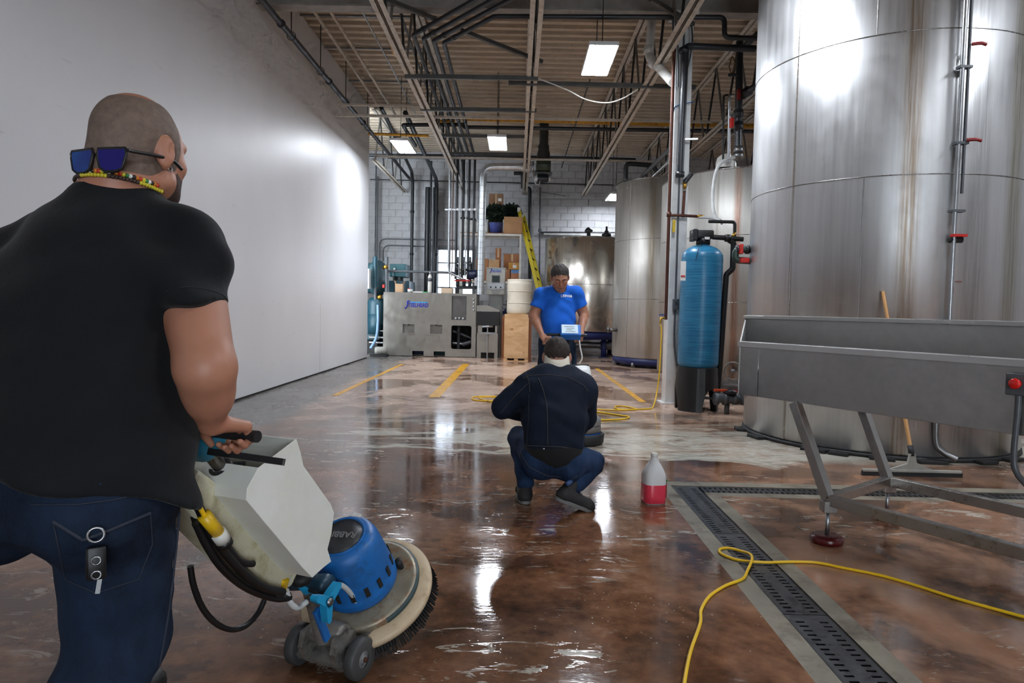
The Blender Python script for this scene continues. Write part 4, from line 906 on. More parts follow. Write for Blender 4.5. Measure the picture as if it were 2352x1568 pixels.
# outfeed unit right of the machine
t = thing('feeder_unit', 'steel feeder unit with black box standing right of the big machine', 'machine', (-.6, 16.5, 0))
YF = 16.3; A = lambda px, py, Y=YF: at(px, py, Y)
fx0, fx1 = A(1095, 800).x, A(1143, 800).x
b = MB(); a0 = A(1095, 765).z; holed(b, fx0, fx1, .02, a0, [(fx0+.1, fx1-.08, .0, .14)], YF, .5)
b.go('body', M_mach, t)
MB().lohi((fx0+.1, YF+.1, 0), (fx1-.08, YF+.4, .14)).go('skid', M_seal, t)
MB().lohi((fx0+.02, YF, a0), (fx0+.12, YF+.5, A(0, 724).z)).go('post', M_mach, t); MB().lohi((fx1-.07, YF, a0), (fx1-.02, YF+.5, A(0, 724).z)).go('post', M_mach, t)
MB().lohi((fx0+.12, YF+.25, a0), (fx1-.07, YF+.5, A(0, 724).z)).go('chute', M_dark, t)
for k in range(6): x = fx0+.15+k*.05; MB().lohi((x, YF+.2, a0+.03), (x+.015, YF+.23, A(0, 724).z)).go('chute_bar', M_seal, t)
MB().lohi((fx0-.02, YF-.04, A(0, 724).z), (fx1+.03, YF+.5, A(0, 692).z)).go('black_box', M_blkp, t, .006)
z0_ = A(0, 692).z; z1_ = A(0, 678).z
MB().prism([(fx0-.02, 0), (fx1+.03, 0), (fx1+.03, .04), (fx0+.25, z1_-z0_), (fx0-.02, z1_-z0_)], .5, facing((0, YF+.5, z0_))).go('hood', M_mach, t)
MB().lohi((fx0+.08, YF-.1, a0-.01), (fx1-.06, YF, a0+.03)).go('lip', M_gal, t)
MB().tube([A(1120, 752, YF-.06), A(1119, 830, YF-.06)], .018, 8).go('prop_rod', M_gal, t); MB().cyl(A(1108, 750, YF-.06), A(1133, 750, YF-.06), .03).go('roller', M_gal, t)
# control cabinet
t = thing('control_cabinet', 'upright steel control cabinet with screen and small STEELHEAD lettering', 'control cabinet', tuple(at(1140, 830, 16.7)))
YC = 16.7; q = rect(1116, 617, 1161, 676, YC)
MB().lohi((q[0], YC, q[2]), (q[1], YC+.3, q[3])).go('cabinet', M_mach, t, .008); MB().lohi((q[0]-.01, YC-.02, q[3]), (q[1]+.01, YC+.3, q[3]+.02)).go('rain_lip', M_gal, t)
q2 = rect(1131, 634, 1147, 647, YC); MB().lohi((q2[0]-.02, YC-.006, q2[2]-.02), (q2[1]+.02, YC, q2[3]+.02)).go('bezel', M_gry, t); MB().lohi((q2[0], YC-.01, q2[2]), (q2[1], YC-.006, q2[3])).go('screen', pm('screen_glass', (50, 58, 56), .15), t)
q3 = rect(1120, 651, 1158, 663, YC); MB().lohi((q3[0], YC-.03, q3[2]), (q3[1], YC, q3[3])).go('button_panel', M_gal, t)
for k in range(3): MB().cyl((q3[0]+.08+k*.12, YC-.03, q3[2]+.04), (q3[0]+.08+k*.12, YC-.05, q3[2]+.04), .02, 10).go('button', M_seal, t)
c = at(1138, 623, YC); logo(c.x, c.z, YC-.002, .27, t)
for k in range(3): MB().lohi((q[0]+.12+.02*k, YC-.003, q[2]+.09-.035*k), (q[1]-.1-.02*k, YC, q[2]+.105-.035*k)).go('print_line', M_gry, t)
MB().lohi((q[0]+.1, YC+.1, 0), (q[1]-.05, YC+.25, q[2])).go('stand', M_mach2, t)
# blue totes on dark rack between the unit and the crate
t = thing('tool_rack', 'dark rack with blue bins between the feeder unit and plywood crate', 'rack', tuple(at(1152, 825, 16.9)))
for py in (700, 722, 745): z = at(1152, py, 17).z; MB().lohi((at(1144, py, 17).x, 16.9, z), (at(1165, py, 17).x, 17.3, z+.02)).go('shelf', M_gry, t)
for px in (1144, 1164): x = at(px, 700, 17).x; MB().lohi((x-.015, 16.9, 0), (x+.015, 16.93, 1.4)).go('post', M_seal, t)
for i, py in enumerate((713, 736)):
    z = at(1152, py, 17).z; o = thing('storage_bin', 'dark blue plastic bin on the '+['upper', 'lower'][i]+' shelf of the rack by the crate', 'bin', (at(1154, 0, 17).x, 17.05, z-.09), 'blue bins in the rack'); z = (at(1152, 722 if i == 0 else 745, 17).z+.02)
    MB().rbox((at(1154, 700, 17).x, 17.08, z+.065), (.17, .25, .13), .02).go('bin', M_navy, o); MB().box((at(1154, 700, 17).x, 16.95, z+.09), (.06, .006, .04)).go('card', MATS['white_label'], o)
tag(MB().lohi((-.36, 16.3, 0), (-.28, 16.6, 1.02)).go('wooden_post', pm('brown_board', (140, 84, 48), .6, var=.25, scale=8, vs=(1, 1, .2))), 'upright brown board leaning between the rack and the plywood crate', 'board')
# plywood crate on pallet
def ply_mat():
    n = N('plywood'); f = n.noise(5, 6, .65, (.5, 1, 1.6), dist=1.0)
    kn = n.rng(n.noise(5.5, 2, .5, (.7, 1, 1.8), (4, 1, 2)), .66, .74)
    n.set(Base_Color=n.mix(kn, n.ramp(f, [(.3, lin((196, 152, 104))), (.7, lin((226, 188, 142)))]), lin((170, 116, 70))), Roughness=.6); return n.m
cr = rect(1157, 722, 1215, 820, 15.55)
t = thing('plywood_crate', 'tall plywood crate on a pallet base under the white drum', 'crate', ((cr[0]+cr[1])/2, 15.9, 0))
MB().lohi((cr[0], 15.55, cr[2]), (cr[1], 15.57, cr[3])).go('front_sheet', ply_mat(), t); M_ply = bpy.data.materials['plywood']
for x in (cr[0]+.02, cr[1]-.02): MB().lohi((x-.02, 15.57, cr[2]), (x+.02, 16.2, cr[3])).go('side_sheet', M_ply, t)
MB().lohi((cr[0], 15.57, cr[3]-.02), (cr[1], 16.2, cr[3])).go('top_sheet', M_ply, t)
M_brd = MATS['brown_board']
MB().lohi((cr[1], 15.6, 0), (cr[1]+.07, 15.75, cr[3]-.1)).go('side_batten', M_brd, t)
for x in (cr[0]+.04, (cr[0]+cr[1])/2, cr[1]-.04): MB().lohi((x-.045, 15.56, .02), (x+.045, 16.2, cr[2]-.02)).go('pallet_block', M_ply, t)
MB().lohi((cr[0], 15.55, cr[2]-.02), (cr[1], 16.2, cr[2])).go('pallet_deck', M_ply, t); MB().lohi((cr[0], 15.55, 0), (cr[1], 16.2, .02)).go('pallet_base', M_ply, t)
# drum
p = at(1192, 722, 15.88); p.z = cr[3]
t = thing('plastic_drum', 'off-white plastic drum standing on the plywood crate', 'drum', tuple(p))
hd = at(1192, 642, 15.88).z-p.z; R = .285
pr = [(0, 0), (R*.93, 0), (R*.98, .03)]+[(R*(1+.015*math.sin(k/10*9.4)), .04+(hd-.1)*k/10) for k in range(11)]+[(R*.97, hd-.05), (R*1.0, hd-.03), (R*1.0, hd), (R*.92, hd), (R*.9, hd-.03), (0, hd-.03)]
MB().lathe(pr, Matrix.Translation(p), 32).go('drum_body', pm('drum_plastic', (222, 214, 196), .4, var=.06), t)
for f in (.32, .66): MB().tube([(p.x+R*1.012*math.cos(a), p.y+R*1.012*math.sin(a), p.z+hd*f) for a in [2*math.pi*k/28 for k in range(28)]], .008, 5, True).go('hoop', MATS['drum_plastic'], t)
for s in (-1, 1): MB().cyl((p.x+s*.15, p.y, p.z+hd-.03), (p.x+s*.15, p.y, p.z+hd), .03).go('bung', MATS['white_plastic'], t)

# ------------------------------------------------------------------ shelf rack with boxes, plants, ladder
YS = 18.2
M_rack = pm('rack_white', (216, 212, 200), .5)
zt = at(1130, 536, YS).z; zl = at(1130, 645, YS).z; xa, xb = at(1056, 540, YS).x, at(1198, 540, YS).x
t = thing('shelf_rack', 'tall white steel shelf rack at the back wall carrying boxes and plants', 'shelf', ((xa+xb)/2, YS+.3, 0))
for x in (xa, xb-.05):
    for y in (YS, YS+.7): MB().lohi((x, y, 0), (x+.05, y+.05, zt)).go('post', M_rack, t)
for z in (zt, zl):
    for y in (YS, YS+.7): MB().lohi((xa, y-.005, z-.06), (xb, y+.045, z)).go('crossbeam', M_rack, t)
    MB().lohi((xa, YS, z), (xb, YS+.75, z+.02)).go('shelf_board', M_brd, t)
zs = zl+.02; zp = zt+.02
def bx(label, x0, y0, x1, y1, Y, d, rgb, z=None, **k):
    r = rect(x0, y0, x1, y1, Y); zb = r[2] if z is None else z
    return carton(label, r[0], r[1], Y, Y+d, zb, zb+(r[3]-r[2]), rgb, **k)
bx('tall narrow brown carton standing in the middle of the lower shelf', 1137, 565, 1151, 640, YS+.42, .25, (158, 98, 62), zs, group='cartons on the lower shelf')
bx('brown carton at the left end of the lower shelf behind the duct', 1093, 590, 1122, 640, YS+.35, .3, (164, 112, 74), zs, group='cartons on the lower shelf')
bx('light square carton on the lower shelf just right of the duct', 1123, 594, 1147, 618, YS+.08, .25, (190, 148, 104), zs+.27, group='cartons on the lower shelf')
bx('carton carrying the light square carton on the lower shelf', 1122, 618, 1148, 640, YS+.06, .3, (170, 122, 82), zs, group='cartons on the lower shelf')
bx('wide brown carton at the back right of the lower shelf', 1156, 578, 1196, 640, YS+.45, .22, (160, 106, 68), zs, group='cartons on the lower shelf')
bx('yellow-topped carton with white sticker, upper right on the lower shelf', 1168, 597, 1193, 612, YS+.1, .25, (192, 138, 62), zs+.30, lab=(.02, .08), group='cartons on the lower shelf')
bx('brown open carton low on the lower shelf beside the cabinet', 1149, 614, 1172, 640, YS+.03, .25, (150, 100, 66), zs, group='cartons on the lower shelf')
o = bx('blue and white printed carton at the right end of the lower shelf', 1173, 616, 1196, 640, YS+.03, .3, (176, 118, 84), zs, group='cartons on the lower shelf')
r = rect(1174, 618, 1195, 626, YS+.03); MB().lohi((r[0], YS+.024, zs+.2), (r[1], YS+.03, zs+.29)).go('printed_band', pm('carton_blue', (90, 130, 180), .6), o)
bx('tall brown carton with white label behind the plants on the top shelf', 1122, 437, 1156, 531, YS+.52, .2, (140, 104, 76), zp, lab=(.1, .95), group='cartons by the back wall')
bx('tan carton on the top shelf beside the ladder', 1157, 494, 1200, 531, YS+.02, .3, (178, 134, 92), zp, tape=False, group='cartons on the top shelf')
r = rect(1160, 496, 1180, 499, YS+.05); 
for i, (x0, y0, x1, y1, lb) in enumerate(((1056, 500, 1076, 531, 'white plastic bucket box with dark lid at the left of the top shelf'), (1077, 502, 1092, 531, 'white square container second from left on the top shelf'), (1094, 506, 1121, 531, 'white carton on the top shelf behind the duct'))):
    r = rect(x0, y0, x1, y1, YS+.1); o = thing('white_container', lb, 'container', ((r[0]+r[1])/2, YS+.3, zp)); h = r[3]-r[2]
    MB().rbox(((r[0]+r[1])/2, YS+.3, zp+h/2), (r[1]-r[0], .35, h), .03).go('container', MATS['white_plastic'], o)
    if i < 2: MB().rbox(((r[0]+r[1])/2, YS+.3, zp+h+.025), ((r[1]-r[0])*1.04, .37, .05), .03).go('lid', M_seal, o)
# blue wrapped planter and two bushes
r = rect(1122, 506, 1156, 531, YS+.25)
c0 = Vector(((r[0]+r[1])/2, YS+.22, zp))
t = thing('wrapped_planter', 'blue tub in clear plastic wrap on the top shelf', 'planter', tuple(c0))
MB().lathe([(0, 0), (.14, 0), (.19, .26), (.2, .28), (.18, .28), (.15, .2), (0, .2)], Matrix.Translation(c0), 24).go('tub', pm('blue_tub', (70, 80, 140), .35, var=.4, scale=14), t)
M_leaf = pm('dark_artificial_leaf', (26, 44, 30), .5, var=.4)
def bush(label, c, R, n, par_name):
    t = thing('artificial_bush', label, 'plant', tuple(c-Vector((0, 0, R*.8))), 'dark bushes on the shelf'); b = MB(); rnd = random.Random(int(c.x*100)+5)
    for k in range(n):
        d = Vector((rnd.gauss(0, 1), rnd.gauss(0, 1), rnd.gauss(0, 1))).normalized(); p = c+Vector((d.x*R, d.y*R*.8, d.z*R*.85))*rnd.uniform(.55, 1.08)
        u = (d+Vector((rnd.uniform(-.7, .7), rnd.uniform(-.7, .7), rnd.uniform(-.3, .9)))).normalized(); s = u.orthogonal().normalized(); w = u.cross(s)*.01; l = rnd.uniform(.06, .11)
        b.add([p, p+u*l*.5+s*.022+w, p+u*l, p+u*l*.5-s*.022+w], [(0, 1, 2, 3)])
    b.go('foliage', M_leaf, t, kind='stuff')
    MB().sphere(c, R*.72, 12, (1, .8, .85)).go('core', M_leaf, t)
    MB().cyl(Vector((c.x, c.y, zp)), c, .03).go('stem', M_brd, t)
bush('dark green artificial bush on the top shelf, left one behind the blue tub', at(1138, 490, YS+.22), .25, 900, 'l')
bush('dark green artificial bush on the top shelf, right one behind the tan carton', at(1174, 488, YS+.58), .23, 900, 'r')
# ladder
M_lad = pm('yellow_fibreglass', (205, 184, 34), .45, var=.1)
t = thing('extension_ladder', 'yellow fibreglass ladder leaning behind the white drum', 'ladder', (.6, 17.6, 0))
top = at(1197, 488, 18.78); bot = at(1278, 800, 16.95); bot.z = .0; dl = (bot-top); L = dl.length; dl.normalize(); sd = Vector((-.1, .25, 0)).normalized()
sd = (Vector((.32, 1, 0))-dl*dl.dot(Vector((.32, 1, 0)))).normalized()
for s in (-.16, .16): MB().beam(top+sd*s, bot+sd*s, .09, .03, sd).go('side_rail', M_lad, t)
k = .25
while k < L-.1:
    q = top+dl*k; MB().cyl(q-sd*.17, q+sd*.17, .016, 8).go('rung', M_seal, t); k += .3
for s in (-.16, .16): MB().box(top+sd*s, (.08, .08, .12)).go('top_cap', MATS['white_label'], t); MB().box(bot+sd*s+Vector((0, 0, .03)), (.09, .1, .06)).go('foot', M_seal, t)

# ------------------------------------------------------------------ teal boiler group on the left
M_teal = pm('teal_paint', (28, 66, 78), .4, var=.15); M_teal2 = pm('pale_teal', (56, 88, 96), .45, var=.12)
t = thing('boiler', 'teal boiler with round end plate and pipes at the end of the white wall', 'boiler', (-3.9, 17.3, 0))
c = at(874, 634, 17.0)
MB().lathe([(0, 0), (.42, 0), (.45, .04), (.45, .1), (.38, .12), (.38, 1.6), (0, 1.6)], frame(c+Vector((0, 0, -.05)), (-1, .35, 0)), 32).go('drum', M_teal2, t)
MB().lohi((-4.6, 17.0, .35), (-3.42, 18.6, 1.3)).go('lower_body', M_teal, t, .02)
MB().lohi((-4.6, 17.1, 0), (-3.5, 18.5, .35)).go('skid', M_seal, t)
MB().cyl((-3.5, 16.85, 1.0), (-3.5, 16.85, .5), .18, 20).go('tank', M_teal, t)
MB().lathe([(0, .7), (.2, .7), (.22, .76), (.22, 1.3), (.15, 1.4), (0, 1.42)], Matrix.Translation(at(864, 720, 16.9).xy.to_3d()), 20).go('pressure_tank', M_teal, t)
for k, (a, d, r, m) in enumerate((((862, 660), (862, 590), .06, M_teal), ((888, 590), (888, 790), .045, M_gry), ((846, 652), (862, 652), .03, M_gry), ((862, 652), (862, 742), .035, M_gry), ((848, 758), (880, 760), .02, M_gal), ((848, 774), (880, 775), .025, M_gal), ((848, 786), (880, 787), .025, M_gal))):
    MB().tube([at(*a, 16.75), at(*d, 16.75)], r, 10).go('pipe', m, t)
MB().sphere(at(863, 592, 16.75), .05, 12).go('float_valve', M_teal, t); MB().lathe([(0, 0), (.13, 0), (.03, .38), (0, .38)], Matrix.Translation(at(857, 640, 16.8)), 16).go('cone_filter', M_teal, t)
MB().tube(smooth_path([at(868, 700, 16.7), at(868, 740, 16.65), at(864, 775, 16.6), at(851, 800, 16.5)]), .035, 8).go('blue_hose', pm('pale_blue_hose', (120, 150, 180), .4), t)
for a in ((882, 615), (868, 684)): MB().cyl(at(*a, 16.8), at(a[0]+6, a[1]-3, 16.7), .05, 10).go('brass_valve', MATS['brass'], t)
MB().box(at(881, 657, 16.7), (.05, .05, .08)).go('red_valve', M_red, t)
t2 = thing('burner_box', 'teal burner box standing behind the left end of the machine', 'burner', (-3.0, 18, 0))
q = rect(895, 606, 923, 635, 17.9); MB().lohi((q[0], 17.9, q[2]), (q[1]+.1, 18.6, q[3])).go('upper_box', pm('teal_box', (36, 92, 100), .4), t2, .01)
q = rect(891, 645, 940, 700, 17.9); MB().lohi((q[0], 17.9, .3), (q[1], 18.9, q[3])).go('lower_box', M_teal, t2, .01); MB().lohi((q[0]+.05, 18, 0), (q[1]-.05, 18.8, .3)).go('base', M_seal, t2)
MB().cyl(at(903, 645, 17.85), at(903, 622, 17.85), .012, 8).go('gauge_stem', M_gal, t2); MB().sphere(at(906, 618, 17.85), .035, 12).go('knob', MATS['white_plastic'], t2)
q = at(916, 640, 18.2); MB().lathe([(.12, -.08), (.14, 0), (.14, .08), (.1, .12)], Matrix.Translation(q), 16).go('neck', M_stain_bolt, t2)
tag(MB().lohi((at(843, 600, 16.4).x-.1, 16.4, at(0, 645, 16.4).z), (at(848, 600, 16.4).x, 16.7, at(0, 600, 16.4).z)).go('electrical_box', M_hous), 'white electrical box just behind the end of the white wall', 'box')
q = fl(862, 822); g = thing('floor_pump', 'pale grey pump on the floor beside the left end of the machine', 'pump', (q.x, 16.0, 0))
MB().lathe([(0, 0), (.08, 0), (.1, .05), (.1, .25), (.06, .3), (0, .3)], frame((q.x-.1, 16.1, .14), (1, .3, 0)), 16).go('motor', pm('grey_pump', (150, 148, 140), .5), g); MB().lohi((q.x-.2, 16.0, 0), (q.x+.2, 16.25, .06)).go('base', M_seal, g)
# ------------------------------------------------------------------ steel trough on a frame
td = Vector((-.522, .853, 0)).normalized(); tn = Vector((td.y, -td.x, 0)); T0 = Vector((1.55, 3.76, 0))
def tp(t_, w, z): return T0+td*t_+tn*w+Zv*z
M_tr = steel('trough_steel', (178, 177, 175), .45, 14, .14, (1, 1, 1), bump=.02, dents=.3)
M_tr2 = steel('trough_rim_steel', (204, 203, 201), .36, 14, .03, (1, 1, 1), bump=.0)
M_fr = steel('square_tube_steel', (172, 170, 166), .34, 20, .12, (1, 1, 1), bump=.01)
t = thing('steel_trough', 'long stainless conveyor trough on slanted legs in front of the big tank', 'trough', tuple(fl(1908, 1250)))
TL, TR_, TBL = .394, -1.75, .78
zb_, zf_, zr_ = .715, 1.025, 1.168
ts = .394-.11
def quadbox(b, p, th):                 # four corner points extruded by th along their normal
    p = [Vector(q) for q in p]; nrm = (p[1]-p[0]).cross(p[3]-p[0]).normalized()*th
    vs = p+[q+nrm for q in p]; return b.add(vs, [(3, 2, 1, 0), (4, 5, 6, 7), (0, 1, 5, 4), (1, 2, 6, 5), (2, 3, 7, 6), (3, 0, 4, 7)])
import_t = None
# seam where the picture shows it
lo_t, hi_t = -.2, .39
ts = .262
for a, c in ((TL, ts+.003), (ts-.003, TR_)):
    b = MB(); quadbox(b, [tp(a, 0, zb_), tp(c, 0, zb_), tp(c, 0, zf_), tp(a, 0, zf_)], -.012); b.go('front_panel', M_tr, t, .002)
b = MB(); quadbox(b, [tp(TL+.01, -.012, zf_), tp(TR_, -.012, zf_), tp(TR_, .02, zf_+.004), tp(TL+.01, .02, zf_+.004)], .006); b.go('front_rim', M_tr2, t)
b = MB(); quadbox(b, [tp(TL+.01, -.013, zf_-.022), tp(TR_, -.013, zf_-.022), tp(TR_, -.013, zf_+.004), tp(TL+.01, -.013, zf_+.004)], .004); b.go('front_lip', M_tr2, t)
b = MB(); quadbox(b, [tp(TBL, .5, zb_+.05), tp(TR_, .5, zb_+.05), tp(TR_, .5, zr_), tp(TBL, .5, zr_)], .01); b.go('back_panel', M_tr, t)
b = MB(); quadbox(b, [tp(TBL, .465, zr_-.004), tp(TR_, .465, zr_-.004), tp(TR_, .52, zr_), tp(TBL, .52, zr_)], .022); b.go('back_rim', M_tr2, t, .004)
b = MB(); quadbox(b, [tp(.6, .455, zr_+.014), tp(TR_, .455, zr_+.014), tp(TR_, .53, zr_+.016), tp(.35, .53, zr_+.016)], .006); b.go('rim_cover', M_tr2, t)
b = MB(); quadbox(b, [tp(TL, .012, zb_), tp(TR_, .012, zb_), tp(TR_, .5, zb_+.05), tp(TBL, .5, zb_+.05)], .01); b.go('trough_floor', M_tr, t)
b = MB(); quadbox(b, [tp(TL, .016, zf_-.16), tp(TR_, .016, zf_-.16), tp(TR_, .5, zf_-.06), tp(TBL, .5, zf_-.06)], .008); b.go('belt_bed', M_tr, t)
b = MB(); quadbox(b, [tp(TL, 0, zb_), tp(TL, 0, zf_), tp(TBL, .5, zr_), tp(TBL, .5, zb_+.05)], .008); b.go('end_panel', M_tr, t)
for px, py in ((1880, 869), (1942, 877), (2050, 884), (2153, 892), (1765, 862)):
    r = ray(px, py); o_ = Vector((0, 0, CZ)); k = (T0-o_).dot(tn)/r.dot(tn); p = o_+r*k
    MB().lathe([(0, .0006), (.016, .0005), (.026, 0)], frame(p, -tn), 20).go('spot_boss', M_tr, t)
Fc, Bc = Vector((1.664, 3.573, .228)), Vector((2.22, 4.02, .228)); lg = td*.226
for nm, P in (('leg', Fc), ('leg', Bc)):
    MB().beam(P, P+lg+Zv*(zb_+(.03 if P is Bc else .0)-.228), .05, .05, td).go(nm, M_fr, t, .003)
MB().beam(Fc, Bc, .05, .05).go('cross_bar', M_fr, t, .003)
for P in (Fc, Bc): MB().beam(P, P-td*2.3, .05, .055).go('side_bar', M_fr, t, .003)
M_foot = pm('burgundy_foot', (84, 18, 22), .28)
for P in (Fc, Bc):
    q = Vector((P.x, P.y, 0)); MB().lohi((q.x-.034, q.y-.034, .165), (q.x+.034, q.y+.034, .225)).go('foot_socket', M_fr, t, .003)
    MB().cyl(q+Zv*.03, q+Zv*.17, .011, 10).go('foot_screw', M_gal, t); MB().lathe([(.0, .0), (.078, .0), (.082, .012), (.082, .03), (.074, .038), (.02, .044), (0, .044)], Matrix.Translation(q), 28).go('foot_pad', M_foot, t)
for tt in (-2.2,):
    for P in (Fc, Bc): q = P+td*tt; MB().lathe([(.0, .0), (.08, .0), (.08, .035), (0, .04)], Matrix.Translation((q.x, q.y, 0)), 20).go('foot_pad', M_foot, t); MB().cyl((q.x, q.y, .03), (q.x, q.y, .23), .012).go('foot_screw', M_gal, t); MB().beam(q, q+lg+Zv*(zb_-.228), .05, .05, td).go('leg', M_fr, t)
# emergency stop box on the front face
r = ray(2346, 882); o_ = Vector((0, 0, CZ)); k = (T0+tn*-.001-o_).dot(tn)/r.dot(tn); pe = o_+r*k
Me = frame(pe, -tn, Zv)
g = thing('stop_button_box', 'grey box with red emergency stop button on the trough side', 'switch box', tuple(pe))
ebx = MB().rbox((0, 0, .02), (.092, .085, .04), .006, Me).go('box', M_gry, g); MB().lathe([(.0, 0), (.018, 0), (.018, .012), (.022, .014), (.022, .024), (.016, .029), (0, .03)], Me @ Matrix.Translation((.004, 0, .04)), 20).go('stop_button', pm('stop_red', (214, 30, 26), .35), ebx)
MB().tube(smooth_path([Me @ Vector((-.045, 0, .02)), Me @ Vector((-.12, .0, .02)), Me @ Vector((-.3, .005, .02)), Me @ Vector((-.37, -.01, .02)), Me @ Vector((-.42, -.06, .03))]), .012, 10).go('conduit', M_gry, g)
for sx in (-.04, .04):
    for sy in (-.036, .036): MB().cyl(Me @ Vector((sx, sy, .04)), Me @ Vector((sx, sy, .042)), .003, 6).go('screw', M_stain_bolt, ebx)

# ------------------------------------------------------------------ squeegee
q = fl(2090, 1088)
t = thing('floor_squeegee', 'long floor squeegee with wooden pole leaning on the big tank', 'squeegee', (q.x, q.y, 0))
MB().lohi((2.63, 5.11, .03), (3.375, 5.135, .05)).go('blade_holder', pm('squeegee_grey', (170, 170, 162), .4, .3), t, .003)
MB().lohi((2.625, 5.112, 0), (3.38, 5.128, .035)).go('rubber_blade', M_seal, t)
q = Vector((3.0, 5.125, .05))
MB().prism([(-.17, 0), (.17, 0), (.035, .045), (.02, .12), (-.02, .12), (-.035, .045)], .02, frame(q+Vector((0, .01, 0)), (0, -1, 0), (1, 0, 0))).go('socket', MATS['squeegee_grey'], t, .003)
top = at(2028, 670, 5.72); b0 = q+Vector((0, .0, .1))
MB().cyl(b0, b0.lerp(top, .06), .02, 12).go('ferrule', M_seal, t)
MB().tube([b0.lerp(top, .05), top], .0145, 12).go('pole', pm('pine_pole', (190, 142, 88), .5, var=.12, scale=9, vs=(1, 1, .2)), t)

# ------------------------------------------------------------------ jug
jp = Vector((.882, 4.262, 0)); t = thing('plastic_jug', 'translucent gallon jug half full of pink liquid on the wet floor', 'jug', tuple(jp))
def sq(r, p=3.2, n=32):
    o = []
    for k in range(n):
        a = 2*math.pi*k/n; c, s = math.cos(a), math.sin(a); o.append((math.copysign(abs(c)**(2/p), c)*r, math.copysign(abs(s)**(2/p), s)*r))
    return o
Mj = Matrix.Translation(jp) @ Matrix.Rotation(math.radians(8), 4, 'Z')
n = N('milky_plastic'); n.set(Base_Color=(.9, .9, .9), Roughness=.3); n.b.inputs['Transmission Weight'].default_value = .2; n.b.inputs['IOR'].default_value = 1.2
prof_j = [(.06, 0, 3.2), (.0695, .006, 3.2), (.0705, .05, 3.2), (.0705, .165, 3.2), (.068, .185, 3), (.058, .212, 2.7), (.043, .24, 2.4), (.030, .262, 2.1), (.022, .278, 2), (.0195, .286, 2), (.0195, .292, 2)]
MB().stack([(sq(r, p), z) for r, z, p in prof_j], M=Mj).go('jug_body', n.m, t)
npk = N('pink_liquid'); npk.set(Base_Color=lin((226, 62, 84)), Roughness=.25)
MB().stack([(sq(r*1.004, 3.2), z) for r, z in ((.0705*.86, .0012), (.0698, .007), (.0708, .05), (.0708, .122), (.0706, .123))], M=Mj).go('liquid', npk.m, t)
MB().lathe([(0, .29), (.021, .29), (.022, .295), (.022, .31), (.019, .314), (0, .314)], Mj, 20).go('cap', MATS['white_plastic'], t)
ha = [Mj @ Vector((.0+x, -.0715, z)) for x, z in ((.02, .17), (.035, .2), (.03, .24), (.01, .262))]
MB().box((.0712, -.012, .085), (.0015, .08, .1), Mj).go('side_label', pm('white_label2', (214, 206, 200), .5), t); MB().box((.0722, -.012, .145), (.0015, .08, .012), Mj).go('label_stripe', pm('label_green', (110, 170, 60), .5), t)

# ------------------------------------------------------------------ yellow cords
M_cord = pm('yellow_cord', (236, 190, 30), .38, var=.06)
cp = [(.52, 2.0), (.568, 2.163), (.637, 2.359), (.728, 2.574), (.764, 2.695), (.837, 2.831), (.937, 2.944), (1.039, 3.026), (1.097, 3.13), (1.155, 3.24), (1.17, 3.311), (1.156, 3.381), (1.101, 3.427), (1.05, 3.405), (1.039, 3.338), (1.096, 3.262), (1.213, 3.237), (1.347, 3.253), (1.47, 3.25), (1.566, 3.19), (1.689, 3.114), (1.789, 3.011), (1.892, 2.872), (1.998, 2.761), (2.15, 2.62), (2.4, 2.45)]
pts = [Vector((x, y, .0075+(.012 if 9 <= i <= 10 else 0))) for i, (x, y) in enumerate(cp)]
tag(MB().tube(smooth_path(pts, 6), .0068, 10).go('extension_lead', M_cord), 'bright yellow extension cord looping across the long drain in the foreground', 'cord')
c2 = [Vector((1.85, 8.84, 1.04)), at(1519, 760, 8.82), at(1515, 850, 8.75), at(1508, 905, 8.7), fl(1500, 936)]+[fl(*p) for p in ((1490, 940), (1440, 942), (1418, 940), (1412, 935), (1432, 934), (1462, 941), (1420, 943), (1365, 941), (1340, 938), (1330, 943), (1390, 950), (1430, 956), (1445, 959), (1430, 964), (1375, 966))]
for p in c2[4:]: p.z = .009
tag(MB().tube(smooth_path(c2, 6), .0085, 8).go('extension_lead', M_cord), 'yellow cord hanging from the column and coiled on the floor by the tank', 'cord')
c3 = [fl(*p) for p in ((1190, 914), (1150, 912), (1110, 911), (1085, 914), (1090, 920), (1120, 922), (1145, 919), (1130, 915), (1100, 917), (1140, 925), (1195, 922))]
for i, p in enumerate(c3): p.z = .009+(.012 if i in (7, 8) else 0)
tag(MB().tube(smooth_path(c3, 6), .0085, 8).go('extension_lead', M_cord), 'yellow cord coiled on the floor left of the crouching man', 'cord')

# ------------------------------------------------------------------ near floor scrubber
sL, sR = Vector((-.702, 2.229, 0)), Vector((-.484, 2.142, 0)); sm = (sL+sR)/2; sv = (sR-sL).normalized(); su = Vector((-sv.y, sv.x, 0))
def SP(s, v, z): return sm+su*s+sv*v+Zv*z
def PS(px, py, off):                    # point of the plane sideways offset off, seen at (px, py)
    r = ray(px, py); o_ = Vector((0, 0, CZ)); k = (sm+sv*off-o_).dot(sv)/r.dot(sv); return o_+r*k
def sz(p): q = p-sm; return (q.dot(su), p.z)
al = .53; sn = Zv*math.cos(al)-su*math.sin(al); sw = su*math.cos(al)+Zv*math.sin(al); ax0 = sm+Zv*.066
Md = frame(ax0+sw*.244+sn*.006, sn, sw)
t = thing('floor_scrubber', 'blue floor scrubber with white solution tank pushed by the man in black', 'floor machine', tuple(sm))
M_mot = pm('scrubber_blue', (22, 100, 172), .42, var=.14, scale=8, dirt=(30, 82, 130)); M_motl = pm('scrubber_light_blue', (24, 150, 200), .38)
